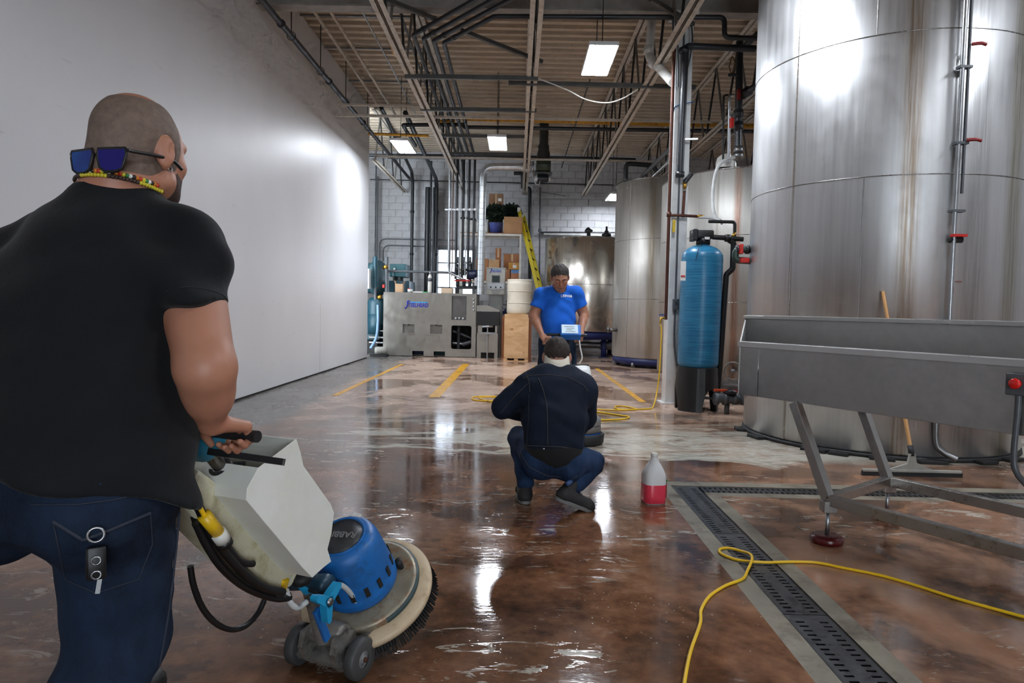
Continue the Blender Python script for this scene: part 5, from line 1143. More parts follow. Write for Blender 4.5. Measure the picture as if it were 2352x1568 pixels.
M_beige = pm('brush_block_beige', (206, 184, 152), .5, var=.08, scale=7, dirt=(178, 152, 118)); M_cast = pm('cast_grey', (134, 130, 124), .5, .45, var=.3, scale=14, bump=.2, dirt=(84, 78, 70)); M_rust = pm('worn_deck', (150, 142, 124), .45, .4, var=.25, scale=9, dirt=(132, 86, 48))
MB().lathe([(0, -.03), (.222, -.03), (.235, -.022), (.237, -.006), (.23, .004), (.19, .008), (.15, .01), (0, .01)], Md, 64).go('brush_block', M_beige, t)
rnd = random.Random(3); b = MB()
for k in range(420):
    a = 2*math.pi*k/420+rnd.uniform(-.004, .004); ring = k % 3; r0 = (.228, .214, .198)[ring]; r1 = r0+(.012, .006, .0)[ring]+rnd.uniform(0, .006); w = .0022
    p0 = Vector((r0*math.cos(a), r0*math.sin(a), -.028)); p1 = Vector((r1*math.cos(a), r1*math.sin(a), -.066+rnd.uniform(-.004, .004))); tg_ = Vector((-math.sin(a), math.cos(a), 0)); rr = Vector((math.cos(a), math.sin(a), 0))
    vs = [p0+tg_*w*2, p0-tg_*w*1-rr*w*2, p0-tg_*w+rr*w*2, p1+tg_*w*2, p1-tg_*w-rr*w*2, p1-tg_*w+rr*w*2]
    b.add([Md @ q for q in vs], [(0, 1, 4, 3), (1, 2, 5, 4), (2, 0, 3, 5), (3, 4, 5)])
b.go('bristles', M_seal, t, kind='stuff')
MB().lathe([(.19, .008), (.192, .022), (.19, .034), (.178, .037), (.13, .05), (0, .055)], Md, 56).go('deck_housing', M_rust, t)
MB().lathe([(.186, .012), (.197, .014), (.199, .022), (.197, .03), (.186, .032)], Md, 56, -2.2, 2.2).go('bumper_band', pm('dark_teal_rubber', (46, 66, 68), .5), t)
mo = Md @ Matrix.Translation((-.01, 0, .05))
MB().lathe([(.0, 0), (.128, 0), (.134, .012), (.133, .04), (.129, .045), (.1285, .07), (.12, .16), (.116, .19), (.108, .212), (.092, .226), (.078, .23)], mo, 56).go('motor_cover', M_mot, t); mcov = [o for o in t.children if o.name.startswith('motor_cover')][0]
MB().lathe([(.083, .228), (.083, .233), (.08, .235), (.076, .231), (0, .231)], mo, 48).go('motor_cap_ring', M_mot, mcov)
MB().lathe([(.0, .2325), (.074, .2325), (.074, .229)], mo, 40).go('cap_plate', pm('cap_grey', (62, 62, 64), .45, .4, var=.3, scale=18, bump=.15), mcov)
capM = mo @ Matrix.Translation((0, 0, .2335)) @ Matrix.Rotation(math.radians(90+8), 4, 'Z')
text_mesh('lettering', 'RABBIT', .034, capM @ Matrix.Translation((0, -.006, 0)), pm('cap_text', (140, 140, 140), .5, .3), mcov, .0008, 0, .0005)
for k in range(16):
    a = 2*math.pi*k/16+.1; Mk = mo @ Matrix.Rotation(a, 4, 'Z')
    MB().box((.1285, 0, .072), (.006, .016, .04), Mk).go('vent_slot', M_dark, mcov, .002)
MB().box((.1, .02, .222), (.018, .036, .002), mo @ Matrix.Rotation(math.radians(-10), 4, 'Z')).go('sticker', MATS['white_label'], mcov)
for a in (-.9, 2.2): MB().cyl(mo @ Vector((.145*math.cos(a), .145*math.sin(a), -.005)), mo @ Vector((.145*math.cos(a), .145*math.sin(a), .035)), .012, 10).go('deck_bolt', M_seal, t)
# chassis and wheels
Mc = frame(ax0, sn, sw)
MB().prism([(-.045, -.1), (.05, -.1), (.12, -.13), (.12, .13), (.05, .1), (-.045, .1)], .022, Mc @ Matrix.Translation((0, 0, -.008))).go('chassis_plate', M_cast, t, .004)
for s in (-1, 1): MB().prism([(-.05, 0), (.09, 0), (.05, .055), (-.01, .085), (-.045, .05)], .02, Mc @ Matrix.Translation((0, s*.062+.01, .012)) @ Matrix.Rotation(math.pi/2, 4, 'X')).go('yoke_plate', M_cast, t, .004)
MB().lathe([(0, -.06), (.035, -.06), (.04, -.05), (.04, .05), (.035, .06), (0, .06)], frame(Mc @ Vector((.03, 0, .055)), sv), 20).go('pivot_barrel', M_cast, t)
MB().cyl(ax0-sv*.115, ax0+sv*.115, .012, 10).go('axle', M_stain_bolt, t)
M_tyre = pm('grey_rubber_tyre', (66, 66, 66), .6, var=.2)
for s in (-1, 1):
    c = ax0+sv*.117*s; c.z = .067
    w = MB().lathe([(.028, -.018), (.06, -.019), (.066, -.014), (.067, 0), (.066, .014), (.06, .019), (.028, .018)], frame(c, sv), 36).go('wheel', M_tyre, t)
    MB().lathe([(0, -.02), (.012, -.021), (.014, -.015), (.028, -.012), (.046, -.016), (.046, .016), (.028, .012), (.014, .015), (.012, .021), (0, .02)], frame(c, sv), 28).go('hub', pm('grey_hub', (112, 112, 112), .45), w)
    MB().cyl(c+sv*s*.02, c+sv*s*.027, .008, 8).go('axle_nut', M_cop, w)
# handle tube, clamp, lever, knob
hub = SP(-.53, 0, .855); low = SP(-.105, 0, .335)
MB().tube([low, hub], .0185, 16).go('handle_tube', pm('worn_steel_tube', (104, 98, 92), .3, .9, var=.35, scale=20), t)
MB().tube([low+Vector((0, 0, -.0)), Mc @ Vector((.0, 0, .06))], .026, 14).go('lower_tube', M_cast, t)
ck = low
MB().lathe([(0, -.075), (.034, -.075), (.036, -.06), (.03, -.03), (.03, .03), (.036, .06), (.034, .075), (0, .075)], frame(ck, sv), 20).go('clamp_barrel', pm('dark_teal', (30, 60, 78), .4), t)
MB().lathe([(.022, -.02), (.034, -.015), (.034, .03), (.024, .04)], frame(ck, low-hub), 20).go('clamp_collar', M_motl, t)
kc = PS(742, 1378, .11)
ks = MB(); 
for k in range(3):
    a = k*2*math.pi/3+.55; M = frame(kc, sv, su) @ Matrix.Rotation(a, 4, 'Z')
    ks.prism([(-.014, -.016), (.03, -.014), (.062, -.009), (.068, 0), (.062, .009), (.03, .014), (-.014, .016)], .024, M)
ks.go('star_knob', M_motl, t, .005); MB().cyl(kc-sv*.05, kc+sv*.03, .011, 10).go('knob_screw', M_stain_bolt, t)
MB().beam(PS(726, 1400, .1), PS(752, 1468, .09), .014, .026, su).go('lift_lever', M_mot, t, .004)
# solution tank: side outline extruded across, open at the top
outl = [(592, 1074), (676, 1009), (686, 1040), (693, 1072), (756, 1160), (763, 1178), (757, 1225), (748, 1262), (757, 1288), (742, 1298), (726, 1312), (716, 1322), (696, 1302), (566, 1146), (568, 1122)]
prof_t = [sz(PS(px, py, .12)) for px, py in outl]
Mtk = Matrix((tuple(su)+(0,), (0, 0, 1, 0), tuple(sv)+(0,), (0, 0, 0, 1))).transposed(); Mtk.translation = sm-sv*.12
pts2 = [Mtk @ Vector((x, z, 0)) for x, z in prof_t]+[Mtk @ Vector((x, z, .24)) for x, z in prof_t]; nn = len(prof_t)
b = MB().add(pts2, [(i, (i+1) % nn, nn+(i+1) % nn, nn+i) for i in range(1, nn)]+[tuple(range(nn))[::-1], tuple(range(nn, 2*nn))])
def tank_plastic():
    n = N('natural_polyethylene'); sp = n.n('SeparateXYZ'); n.l(n.tc.outputs['Object'], sp.inputs[0])
    f = n.noise(5, 4, .6); c = n.ramp(f, [(.3, lin((228, 228, 218))), (.7, lin((238, 238, 232)))])
    c = n.mix(n.rng(n.noise(3, 5, .7, (1, 1, 1), (2, 2, 2)), .5, .75, 0, .25), c, lin((196, 188, 156)))
    n.set(Base_Color=c, Roughness=.4); n.b.inputs['Subsurface Weight'].default_value = .3; n.b.inputs['Subsurface Radius'].default_value = (.03, .028, .02); return n.m
tk = b.go('solution_tank', tank_plastic(), t)
m_ = tk.modifiers.new('wall', 'SOLIDIFY'); m_.thickness = .006; m_.offset = -1
m_ = tk.modifiers.new('bevel', 'BEVEL'); m_.width = .028; m_.segments = 3; m_.limit_method = 'ANGLE'; m_.angle_limit = .35
# back half of the tank below the tube (older, yellowed)
b2 = [( -.60, .715), (-.55, .79), (-.44, .70), (-.17, .40), (-.20, .36), (-.28, .36)]
pts2 = [SP(x, -.125, z) for x, z in b2]+[SP(x, .02, z) for x, z in b2]; nn = len(b2)
bk_ = MB().add(pts2, [(i, (i+1) % nn, nn+(i+1) % nn, nn+i) for i in range(nn)]+[tuple(range(nn))[::-1], tuple(range(nn, 2*nn))]).go('rear_tank', pm('yellowed_polyethylene', (212, 206, 178), .4, var=.08, dirt=(176, 166, 120)), t, .014)
MB().lathe([(.02, -.012), (.03, -.012), (.03, .012), (.02, .012)], frame(hub.lerp(low, .17), low-hub), 18).go('tube_ring', M_seal, t)
MB().prism([(0, -.02), (.07, -.012), (.07, .006), (0, .02)], .012, frame(hub.lerp(low, .17), sv, su)).go('ring_tab', M_seal, t)
# handle head, grips and lever
MB().rbox((0, 0, 0), (.07, .09, .11), .02, frame(hub+Zv*.01, hub-low, sv)).go('handle_head', pm('handle_teal', (24, 112, 140), .4), t)
grip = hub+Zv*.025
for s in (-1, 1): MB().tube(rounded([grip, grip+sv*s*.05, grip+sv*s*.185], .0), .0145, 12).go('grip', M_seal, t)
lv = [(.0, .012), (.06, .02), (.19, .006), (.195, -.006), (.06, -.014), (0, -.012)]
MB().prism([(x, y*1.4) for x, y in lv], .016, frame(PS(482, 1045, .06), (Zv*.9+su*.3), sv+su*.25-Zv*.1)).go('switch_lever', M_blkp, t, .003)
# cables under the tank
def cab(pts, off, r, m, nm): MB().tube(smooth_path([PS(x, y, off+(o_ if False else 0)) for x, y in pts], 6), r, 8).go(nm, m, t)
cab([(440, 1160), (470, 1240), (520, 1310), (580, 1350), (640, 1366), (662, 1366)], .0, .012, M_blkp, 'power_cable')
cab([(445, 1140), (490, 1230), (545, 1300), (600, 1345), (650, 1360)], .04, .012, M_blkp, 'power_cable')
cab([(450, 1200), (500, 1290), (560, 1345), (625, 1372), (665, 1372)], .02, .011, M_blkp, 'power_cable')
cab([(520, 1250), (548, 1285), (570, 1294), (582, 1294)], .04, .009, M_blkp, 'power_cable')
cab([(437, 1300), (445, 1345), (465, 1395), (495, 1430), (530, 1445), (565, 1436), (592, 1408), (608, 1375)], -.08, .0085, M_blkp, 'power_cable')
MB().tube([PS(452, 1152, .05), PS(470, 1185, .05)], .006, 8).go('yellow_lead', M_cord, t)
MB().cyl(PS(468, 1182, .05), PS(500, 1222, .05), .017, 14).go('yellow_plug', M_cord, t); MB().cyl(PS(500, 1222, .05), PS(512, 1240, .05), .02, 14).go('plug_body', MATS['white_plastic'], t); MB().cyl(PS(512, 1240, .05), PS(518, 1250, .05), .0205, 14).go('plug_ring', M_blkp, t)
MB().box((0, 0, 0), (.03, .045, .05), frame(PS(641, 1342, .0), (.3, 0, 1), su)).go('yellow_valve', M_cord, t, .006)
M_tubec = MATS['milky_hose']
cab([(657, 1355), (668, 1385), (684, 1395), (704, 1382)], .02, .009, M_tubec, 'water_tube'); cab([(758, 1345), (785, 1344), (808, 1365), (822, 1388), (830, 1396)], .06, .009, M_tubec, 'water_tube')
MB().cyl(PS(690, 1318, .02), PS(694, 1334, .02), .03, 14).go('tank_outlet', M_seal, t)

# ------------------------------------------------------------------ far floor scrubber
fb = Vector((.60, 6.14, 0)); fh = Vector((.50, 6.78, .93)); fdv = Vector((fh.x-fb.x, fh.y-fb.y, 0)).normalized()
t = thing('floor_scrubber', 'grey and blue floor scrubber run by the man in the blue shirt', 'floor machine', tuple(fb))
Mf = Matrix.Translation(fb)
MB().lathe([(0, .0), (.19, .0), (.205, .02), (.21, .09), (.2, .1), (.185, .1), (.185, .06), (0, .06)], Mf, 48).go('brush_skirt', M_seal, t)
MB().lathe([(.0, .06), (.165, .06), (.17, .1), (.165, .105), (0, .105)], Mf, 48).go('blue_ring', pm('scrubber_ring_blue', (24, 96, 190), .4), t)
M_mg = pm('motor_grey', (112, 106, 102), .5, .3)
MB().lathe([(0, .105), (.165, .105), (.178, .115), (.178, .165), (.17, .17), (0, .17)], Mf, 48).go('gearbox', M_mg, t)
MB().lathe([(0, .17), (.172, .17), (.178, .18), (.176, .225), (.15, .25), (0, .255)], Mf, 48).go('motor', pm('motor_grey_light', (140, 138, 136), .45, .4), t)
pv = fb+fdv*.2+Zv*.18
MB().tube([pv, fh], .019, 12).go('handle_tube', M_blkp, t)
MB().tube([pv+Vector((.0, -.02, .25)), fh+Vector((0, -.02, -.2))], .012, 8).go('yellow_lead', M_cord, t) if False else MB().tube([fh+Vector((.02, -.03, -.12)), fh+Vector((.02, -.03, -.22))], .012, 8).go('yellow_lead', M_cord, t)
tkc = pv.lerp(fh, .42)+Vector((.07, -.06, .0)); Mk = frame(tkc, fh-pv, (1, 0, 0))
MB().stack([(sq(r, 3.5), z) for r, z in ((.09, -.17), (.105, -.15), (.115, .1), (.11, .155), (.1, .16))], M=Mk @ Matrix.Diagonal((1, .8, 1, 1))).go('solution_tank', pm('white_tank', (226, 228, 226), .35, var=.04), t)
MB().rbox((0, 0, .165), (.2, .16, .02), .03, Mk).go('tank_lid', M_seal, t)
bxm = frame(fh+Vector((.03, -.05, .05)), Vector((0, -.75, .75)), (1, 0, 0))
MB().box((0, 0, 0), (.2, .14, .08), bxm).go('control_box', pm('box_blue', (26, 104, 190), .4), t, .008); cbx = [o for o in t.children if o.name.startswith('control_box')][0]; MB().box((-.01, .005, .042), (.16, .115, .004), bxm).go('instruction_label', pm('label_sky', (206, 226, 240), .4), cbx)
for k in range(4): MB().box((-.015+.01*(k % 2), .035-.022*k, .0445), (.1-.02*(k % 3), .005, .001), bxm).go('label_print', M_gry, cbx)
for s in (-1, 1): MB().tube([fh+Vector((0, .03, .02)), fh+Vector((s*.09, .04, .02)), fh+Vector((s*.2, .05, .02))], .014, 10).go('grip', M_blkp, t)
MB().tube(smooth_path([fh+Vector((.12, .0, 0)), fh+Vector((.13, -.03, -.1)), fh+Vector((.15, -.05, -.2)), fh+Vector((.12, -.06, -.26))]), .008, 8).go('power_lead', MATS['white_cable'], t)
for s in (-1, 1):
    c = fb+fdv*.25+Vector((s*.15, 0, .06)); MB().lathe([(0, -.018), (.06, -.018), (.06, .018), (0, .018)], frame(c, (1, 0, 0)), 24).go('wheel', M_tyre, t)
# ------------------------------------------------------------------ people: smooth implicit bodies, meshed once
A3 = lambda v: np.array(tuple(v), dtype=np.float64)
def cone(a, b, ra, rb):
    a, b = A3(a), A3(b); ba = b-a; L2 = max(ba.dot(ba), 1e-12)
    def f(P):
        pa = P-a; t = np.clip(pa@ba/L2, 0, 1); return np.linalg.norm(pa-t[:, None]*ba, axis=1)-(ra+(rb-ra)*t)
    return f
def ell(c, r, ax=None):
    c, r = A3(c), A3(r); R = np.eye(3) if ax is None else np.array([A3(a) for a in ax]).T
    def f(P):
        q = (P-c)@R; k0 = np.linalg.norm(q/r, axis=1); k1 = np.linalg.norm(q/(r*r), axis=1)+1e-9; return k0*(k0-1)/k1
    return f
def loft(secs, p=2.2, yaw=0.0):
    s = np.array(sorted(secs)); Z = s[:, 0]; ca, sa = math.cos(yaw), math.sin(yaw)
    # smooth interpolation of the sections
    zz = np.linspace(Z[0], Z[-1], 80)
    cols = []
    for k in range(1, 5):
        y = np.interp(zz, Z, s[:, k])
        for _ in range(12): y[1:-1] = (y[:-2]+2*y[1:-1]+y[2:])/4
        cols.append(y)
    def f(P):
        z = P[:, 2]; cx, cy, a, b = (np.interp(z, zz, c) for c in cols)
        dx, dy = P[:, 0]-cx, P[:, 1]-cy; x = dx*ca+dy*sa; y = -dx*sa+dy*ca
        d = (np.power(np.abs(x/a)**p+np.abs(y/b)**p, 1/p)-1)*np.minimum(a, b); dz = np.maximum(Z[0]-z, z-Z[-1])
        return np.maximum(d, dz)
    return f
def plane(pt, nrm):
    pt, nrm = A3(pt), A3(nrm); nrm = nrm/np.linalg.norm(nrm); return lambda P: (P-pt)@nrm
def U(items, k=.03):
    items = [(i if isinstance(i, tuple) else (i, k)) for i in items]
    def f(P):
        d = items[0][0](P)
        for g, kk in items[1:]:
            e = g(P)
            if kk <= 0: d = np.minimum(d, e)
            else:
                h = np.clip(.5+.5*(d-e)/kk, 0, 1); d = d*(1-h)+e*h-kk*h*(1-h)
        return d
    return f
def cut(f, g, k=0.0):                  # keep f where g < 0
    def h(P):
        a, b = f(P), g(P)
        if k <= 0: return np.maximum(a, b)
        t = np.clip(.5-.5*(a-b)/k, 0, 1); return a*(1-t)+b*t+k*t*(1-t)
    return h
def sub(f, g, k=.004):
    return cut(f, lambda P: -g(P), k)
def grow(f, r): return lambda P: f(P)-r
def folds(f, amp, dirs):
    def h(P):
        d = f(P); m = np.abs(d) < .06
        if m.any():
            Q = P[m]; w = 0
            for (k, warp, s) in dirs: w = w+s*np.sin(Q@A3(k)+2.2*np.sin(Q@A3(warp)))
            d[m] = d[m]-amp*w
        return d
    return h
def mesh_sdf(f, lo, hi, h):
    lo, hi = A3(lo), A3(hi); n = np.ceil((hi-lo)/h).astype(int)+1; B = 12
    V = np.empty(n, dtype=np.float32)
    ax = [lo[i]+h*np.arange(n[i]) for i in range(3)]
    st = [list(range(0, n[i], B)) for i in range(3)]
    cs = np.array([[lo[0]+h*(a+B/2), lo[1]+h*(b+B/2), lo[2]+h*(c+B/2)] for a in st[0] for b in st[1] for c in st[2]]); dc = f(cs); q = 0; R = h*B*.87*1.6+.02
    for a in st[0]:
        for b_ in st[1]:
            for c in st[2]:
                sl = (slice(a, min(a+B, n[0])), slice(b_, min(b_+B, n[1])), slice(c, min(c+B, n[2])))
                if abs(dc[q]) > R: V[sl] = np.sign(dc[q])
                else:
                    g = np.stack(np.meshgrid(ax[0][sl[0]], ax[1][sl[1]], ax[2][sl[2]], indexing='ij'), -1).reshape(-1, 3)
                    V[sl] = f(g).reshape(V[sl].shape)
                q += 1
    S = V < 0; c = [n[i]-1 for i in range(3)]
    def corner(A, i, j, k): return A[i:i+c[0], j:j+c[1], k:k+c[2]]
    cnt = sum(corner(S, i, j, k).astype(np.int8) for i in (0, 1) for j in (0, 1) for k in (0, 1)); act = (cnt > 0) & (cnt < 8)
    idx = np.argwhere(act); num = -np.ones(c, dtype=np.int64); num[act] = np.arange(len(idx))
    pos = np.zeros((len(idx), 3)); wt = np.zeros(len(idx)); C8 = [(i, j, k) for i in (0, 1) for j in (0, 1) for k in (0, 1)]
    val = {o: V[idx[:, 0]+o[0], idx[:, 1]+o[1], idx[:, 2]+o[2]] for o in C8}
    for o in C8:
        for a in range(3):
            if o[a] == 0:
                o2 = list(o); o2[a] = 1; o2 = tuple(o2); v0, v1 = val[o], val[o2]; m = (v0 < 0) != (v1 < 0); t = np.where(m, v0/np.where(m, v0-v1, 1), 0)
                e = np.array(o)+np.zeros((len(idx), 3)); e[:, a] += t; pos[m] += e[m]; wt[m] += 1
    verts = lo+h*(idx+pos/np.maximum(wt, 1)[:, None]); faces = []
    for a in range(3):
        b_, d = (a+1) % 3, (a+2) % 3
        s0 = [slice(None)]*3; s1 = [slice(None)]*3; s0[a] = slice(0, -1); s1[a] = slice(1, None); A, Bb = S[tuple(s0)], S[tuple(s1)]
        for flip in (False, True):
            e = np.argwhere(A & ~Bb if not flip else ~A & Bb); e = e[(e[:, b_] > 0) & (e[:, d] > 0) & (e[:, b_] < c[b_]) & (e[:, d] < c[d])]
            if len(e) == 0: continue
            quad = []
            for (x, y) in ((-1, -1), (0, -1), (0, 0), (-1, 0)):
                g = e.copy(); g[:, b_] += x; g[:, d] += y; quad.append(num[g[:, 0], g[:, 1], g[:, 2]])
            qd = np.stack(quad, 1); faces.append(qd[:, ::-1] if flip else qd)
    faces = np.concatenate(faces); return verts, faces
def sdf_obj(name, f, boxes, mat, parent):
    """boxes: [(lo, hi, cell)] meshed separately and kept as one mesh"""
    vs, fs, k = [], [], 0
    for lo, hi, h in boxes:
        v, q = mesh_sdf(f, lo, hi, h); vs.append(v); fs.append(q+k); k += len(v)
    v = np.concatenate(vs); q = np.concatenate(fs); q = q[(q >= 0).all(1)]
    me = bpy.data.meshes.new(name); me.from_pydata(v.tolist(), [], q.tolist()); me.polygons.foreach_set('use_smooth', [True]*len(me.polygons)); me.update()
    me.materials.append(mat); o = bpy.data.objects.new(name, me); COL.objects.link(o); adopt(o, parent); return o
def hair_shell(head, planes, rmax, slope=.25):   # hair that thins out toward its hairline
    def f(P):
        m = np.minimum.reduce([-g(P) for g in planes]); return head(P)-np.clip(m*slope, -.004, rmax)
    return f
def bvh(o):
    return BVHTree.FromPolygons([v.co[:] for v in o.data.vertices], [p.vertices[:] for p in o.data.polygons])
def on_surface(tree, pts, d, lift=.002):
    out = []
    for p in pts:
        h = tree.ray_cast(Vector(p), Vector(d))
        if h[0] is not None: out.append(h[0]-Vector(d).normalized()*lift)
    return out
def skin(name, rgb, red=(170, 96, 80)):
    n = N(name); f = n.noise(18, 5, .6); g = n.noise(5, 3, .5)
    c = n.ramp(f, [(.3, tuple(v*.9 for v in lin(rgb)[:3])), (.7, lin(rgb))]); c = n.mix(n.rng(g, .45, .75, 0, .35), c, lin(red))
    n.set(Base_Color=c, Roughness=.48); n.b.inputs['Subsurface Weight'].default_value = .12; n.b.inputs['Subsurface Radius'].default_value = (.012, .005, .003); n.bump(n.noise(160, 3, .6), .08, .002); return n.m
def cloth(name, rgb, weave=420, wr=.12, var=.12, rough=.85):
    n = N(name); c = lin(rgb); f = n.noise(6, 5, .6)
    n.set(Base_Color=n.ramp(f, [(.3, tuple(v*(1-var) for v in c[:3])), (.7, tuple(min(1, v*(1+var)) for v in c[:3]))]), Roughness=rough)
    n.b.inputs['Specular IOR Level'].default_value = .25; n.b.inputs['Sheen Weight'].default_value = .08
    h = n.math('ADD', n.math('MULTIPLY', n.noise(weave, 2, .5), .15), n.math('MULTIPLY', n.noise(14, 4, .55, dist=.6), .6)); n.bump(h, wr, .012); return n.m
def denim(name, dark, light):
    n = N(name); f = n.noise(5, 5, .65, (1, 1, .5)); w = n.noise(300, 2, .5, (1, 1, .3))
    c = n.ramp(f, [(.35, lin(dark)), (.7, lin(light))]); c = n.mix(n.rng(w, .4, .7, 0, .3), c, lin(light))
    n.set(Base_Color=c, Roughness=.85); n.b.inputs['Specular IOR Level'].default_value = .2
    h = n.math('ADD', n.math('MULTIPLY', w, .12), n.math('MULTIPLY', n.noise(11, 4, .6, (1, 1, 1.4), dist=.8), .6)); n.bump(h, .22, .012); return n.m
def hand(wr, a, nrm, th, curl=(60, 80, 50), s=1.0, spread=.0, thumb=None):
    """wr wrist, a direction of the palm, nrm back of the hand, th toward the thumb side; returns SDF prims"""
    wr, a, nrm, th = Vector(wr), Vector(a).normalized(), Vector(nrm), Vector(th)
    nrm = (nrm-a*nrm.dot(a)).normalized(); th = (th-a*th.dot(a)-nrm*th.dot(nrm)).normalized(); pr = []
    for k, off in enumerate((.03, .01, -.011, -.031)): pr.append((cone(wr+th*off*.55*s+a*.012*s, wr+a*(.086-.004*k)*s+th*off*s, .0165*s, .0135*s), .014))
    for k, (off, L) in enumerate(zip((.031, .0105, -.0105, -.031), ((.043, .026, .022), (.047, .03, .023), (.044, .028, .023), (.034, .021, .02)))):
        p = wr+a*(.088-.004*k)*s+th*off*s; ang = 0
        for j in range(3):
            ang += math.radians(curl[j]); d = (a*math.cos(ang)-nrm*math.sin(ang)+th*spread*(1.5-k)*.08).normalized(); q = p+d*L[j]*s
            pr.append((cone(p, q, (.0098, .0088, .008)[j]*s, (.0088, .008, .0072)[j]*s), .004)); p = q
    tb = wr+a*.022*s+th*.028*s; dirs = thumb or [(.55, -.25, .8), (.8, -.55, .25), (.7, -.7, -.2)]
    for (ca, cn, ct), L, r0, r1 in zip(dirs, (.042, .032, .026), (.0135, .011, .0098), (.011, .0098, .008)):
        d = (a*ca+nrm*cn+th*ct).normalized(); q = tb+d*L*s; pr.append((cone(tb, q, r0*s, r1*s), .006)); tb = q
    return pr
def head_prims(c, f, up, s=1.0, ears=True, jaw=1.0):
    """c centre of the cranium, f facing, up; returns list of prims (additive), plus frame"""
    c, f = Vector(c), Vector(f).normalized(); up = Vector(up); up = (up-f*up.dot(f)).normalized(); r = f.cross(up)
    P = lambda x, y, z: c+r*x*s+f*y*s+up*z*s
    ax = (r, f, up)
    pr = [(ell(P(0, -.012, .022), (.077*s, .097*s, .092*s), ax), 0), (ell(P(0, .03, -.02), (.066*s, .062*s, .085*s), ax), .03), (ell(P(0, .042, -.07*jaw), (.05*s, .048*s, .045*s), ax), .03), (ell(P(0, .07, -.098*jaw), (.024*s, .02*s, .018*s), ax), .02)]
    for sgn in (-1, 1): pr += [(ell(P(sgn*.044, .058, -.03), (.022*s, .022*s, .02*s), ax), .02), (cone(P(sgn*.012, .088, .018), P(sgn*.045, .075, .02), .010*s, .009*s), .014), (cone(P(sgn*.055, .02, -.07*jaw), P(sgn*.03, .06, -.095*jaw), .02*s, .016*s), .02)]
    pr += [(cone(P(0, .092, .008), P(0, .112, -.028), .0075*s, .0115*s), .010), (ell(P(0, .104, -.034), (.017*s, .012*s, .009*s), ax), .008)]
    pr += [(ell(P(0, .092, -.058), (.024*s, .012*s, .006*s), ax), .006), (ell(P(0, .090, -.069), (.02*s, .012*s, .007*s), ax), .006)]
    if ears:
        for sgn in (-1, 1):
            pr += [(ell(P(sgn*.082, -.012, -.012), (.008*s, .021*s, .034*s), (( (r*math.cos(.6)+f*-sgn*math.sin(.6)).normalized()), (f*math.cos(.6)+r*sgn*math.sin(.6)).normalized(), up)), .006), (ell(P(sgn*.077, -.004, -.038), (.008*s, .012*s, .014*s), ax), .006)]
    eyes = [ell(P(sgn*.031, .094, .004), (.015*s, .012*s, .0085*s), ax) for sgn in (-1, 1)]
    return pr, eyes, P, (r, f, up)
Zu = Vector((0, 0, 1))
# ================================================================== person in black T-shirt (near left)
t = thing('person', 'man in black T-shirt and jeans seen from behind, pushing the near scrubber', 'person', (-.98, 1.5, 0))
M_sk1 = skin('skin_warm', (186, 130, 104), (168, 98, 78))
hc1 = Vector((-.895, 1.62, 1.557)); f1 = Vector((.29, .957, -.06))
hp, he, HP1, hax = head_prims(hc1, f1, Zu+f1*.05, 1.06)
shR, shL = Vector((-.775, 1.595, 1.33)), Vector((-1.150, 1.61, 1.305))
elR = Vector((-.668, 1.46, 1.055)); wrR = Vector((-.698, 1.555, .924)); elL = Vector((-1.22, 1.62, 1.08)); wrL = Vector((-.99, 1.78, .915))
gripR = grip+sv*.10
palm_a = (gripR-wrR).normalized()
arm = [(cone(shR, elR, .066, .056), 0), (cone(shR.lerp(elR, .5), elR.lerp(shR, .05), .064, .058), .02), (cone(elR, elR.lerp(wrR, .45), .056, .05), .03), (cone(elR.lerp(wrR, .4), wrR, .05, .031), .03)]
hndR = hand(wrR, grip+sv*.128-su*.012+Vector((0, 0, .024))-wrR, Vector((.1, .35, .93)), -sv, (55, 85, 60), 1.08)
armL = [(cone(shL, elL, .062, .05), 0), (cone(elL, wrL, .048, .03), .03)]
gL = grip-sv*.11
wrL = gL-Vector((.2, .9, -.3)).normalized()*.1
armL = [(cone(shL, elL, .062, .05), 0), (cone(elL, wrL, .048, .03), .03)]
hndL = hand(wrL, Vector((.25, .93, -.35)), Vector((.1, .35, .93)), sv, (55, 85, 60), 1.05)
neck = [(cone((-.945, 1.585, 1.40), hc1+Vector((-.012, -.035, -.07)), .068, .062), .03), (cone((-.945, 1.56, 1.42), hc1+Vector((-.03, -.07, -.04)), .045, .045), .04)]
torso1 = loft([(.74, -.985, 1.50, .215, .17), (.9, -.98, 1.49, .215, .175), (1.1, -.97, 1.52, .2, .16), (1.3, -.96, 1.56, .17, .12), (1.38, -.95, 1.585, .12, .09), (1.45, -.945, 1.59, .07, .06)])
body_f = U([hp[0]]+hp[1:]+neck+[(torso1, .04)]+[(arm[0][0], .03)]+arm[1:]+hndR+[(armL[0][0], .03)]+armL[1:]+hndL, .02)
body_f = sub(body_f, U([(e, 0) for e in he], 0), .006)
earc = HP1(.084, -.004, -.012)
body_f = sub(body_f, ell(HP1(.096, -.006, -.008), (.009, .010, .02), hax), .005)
body = sdf_obj('body', body_f, [((-1.08, 1.46, 1.40), (-.74, 1.80, 1.74), .0042), ((-.86, 1.34, .82), (-.52, 1.78, 1.29), .0036), ((-1.30, 1.34, .74), (-.70, 1.95, 1.40), .012)], M_sk1, t)
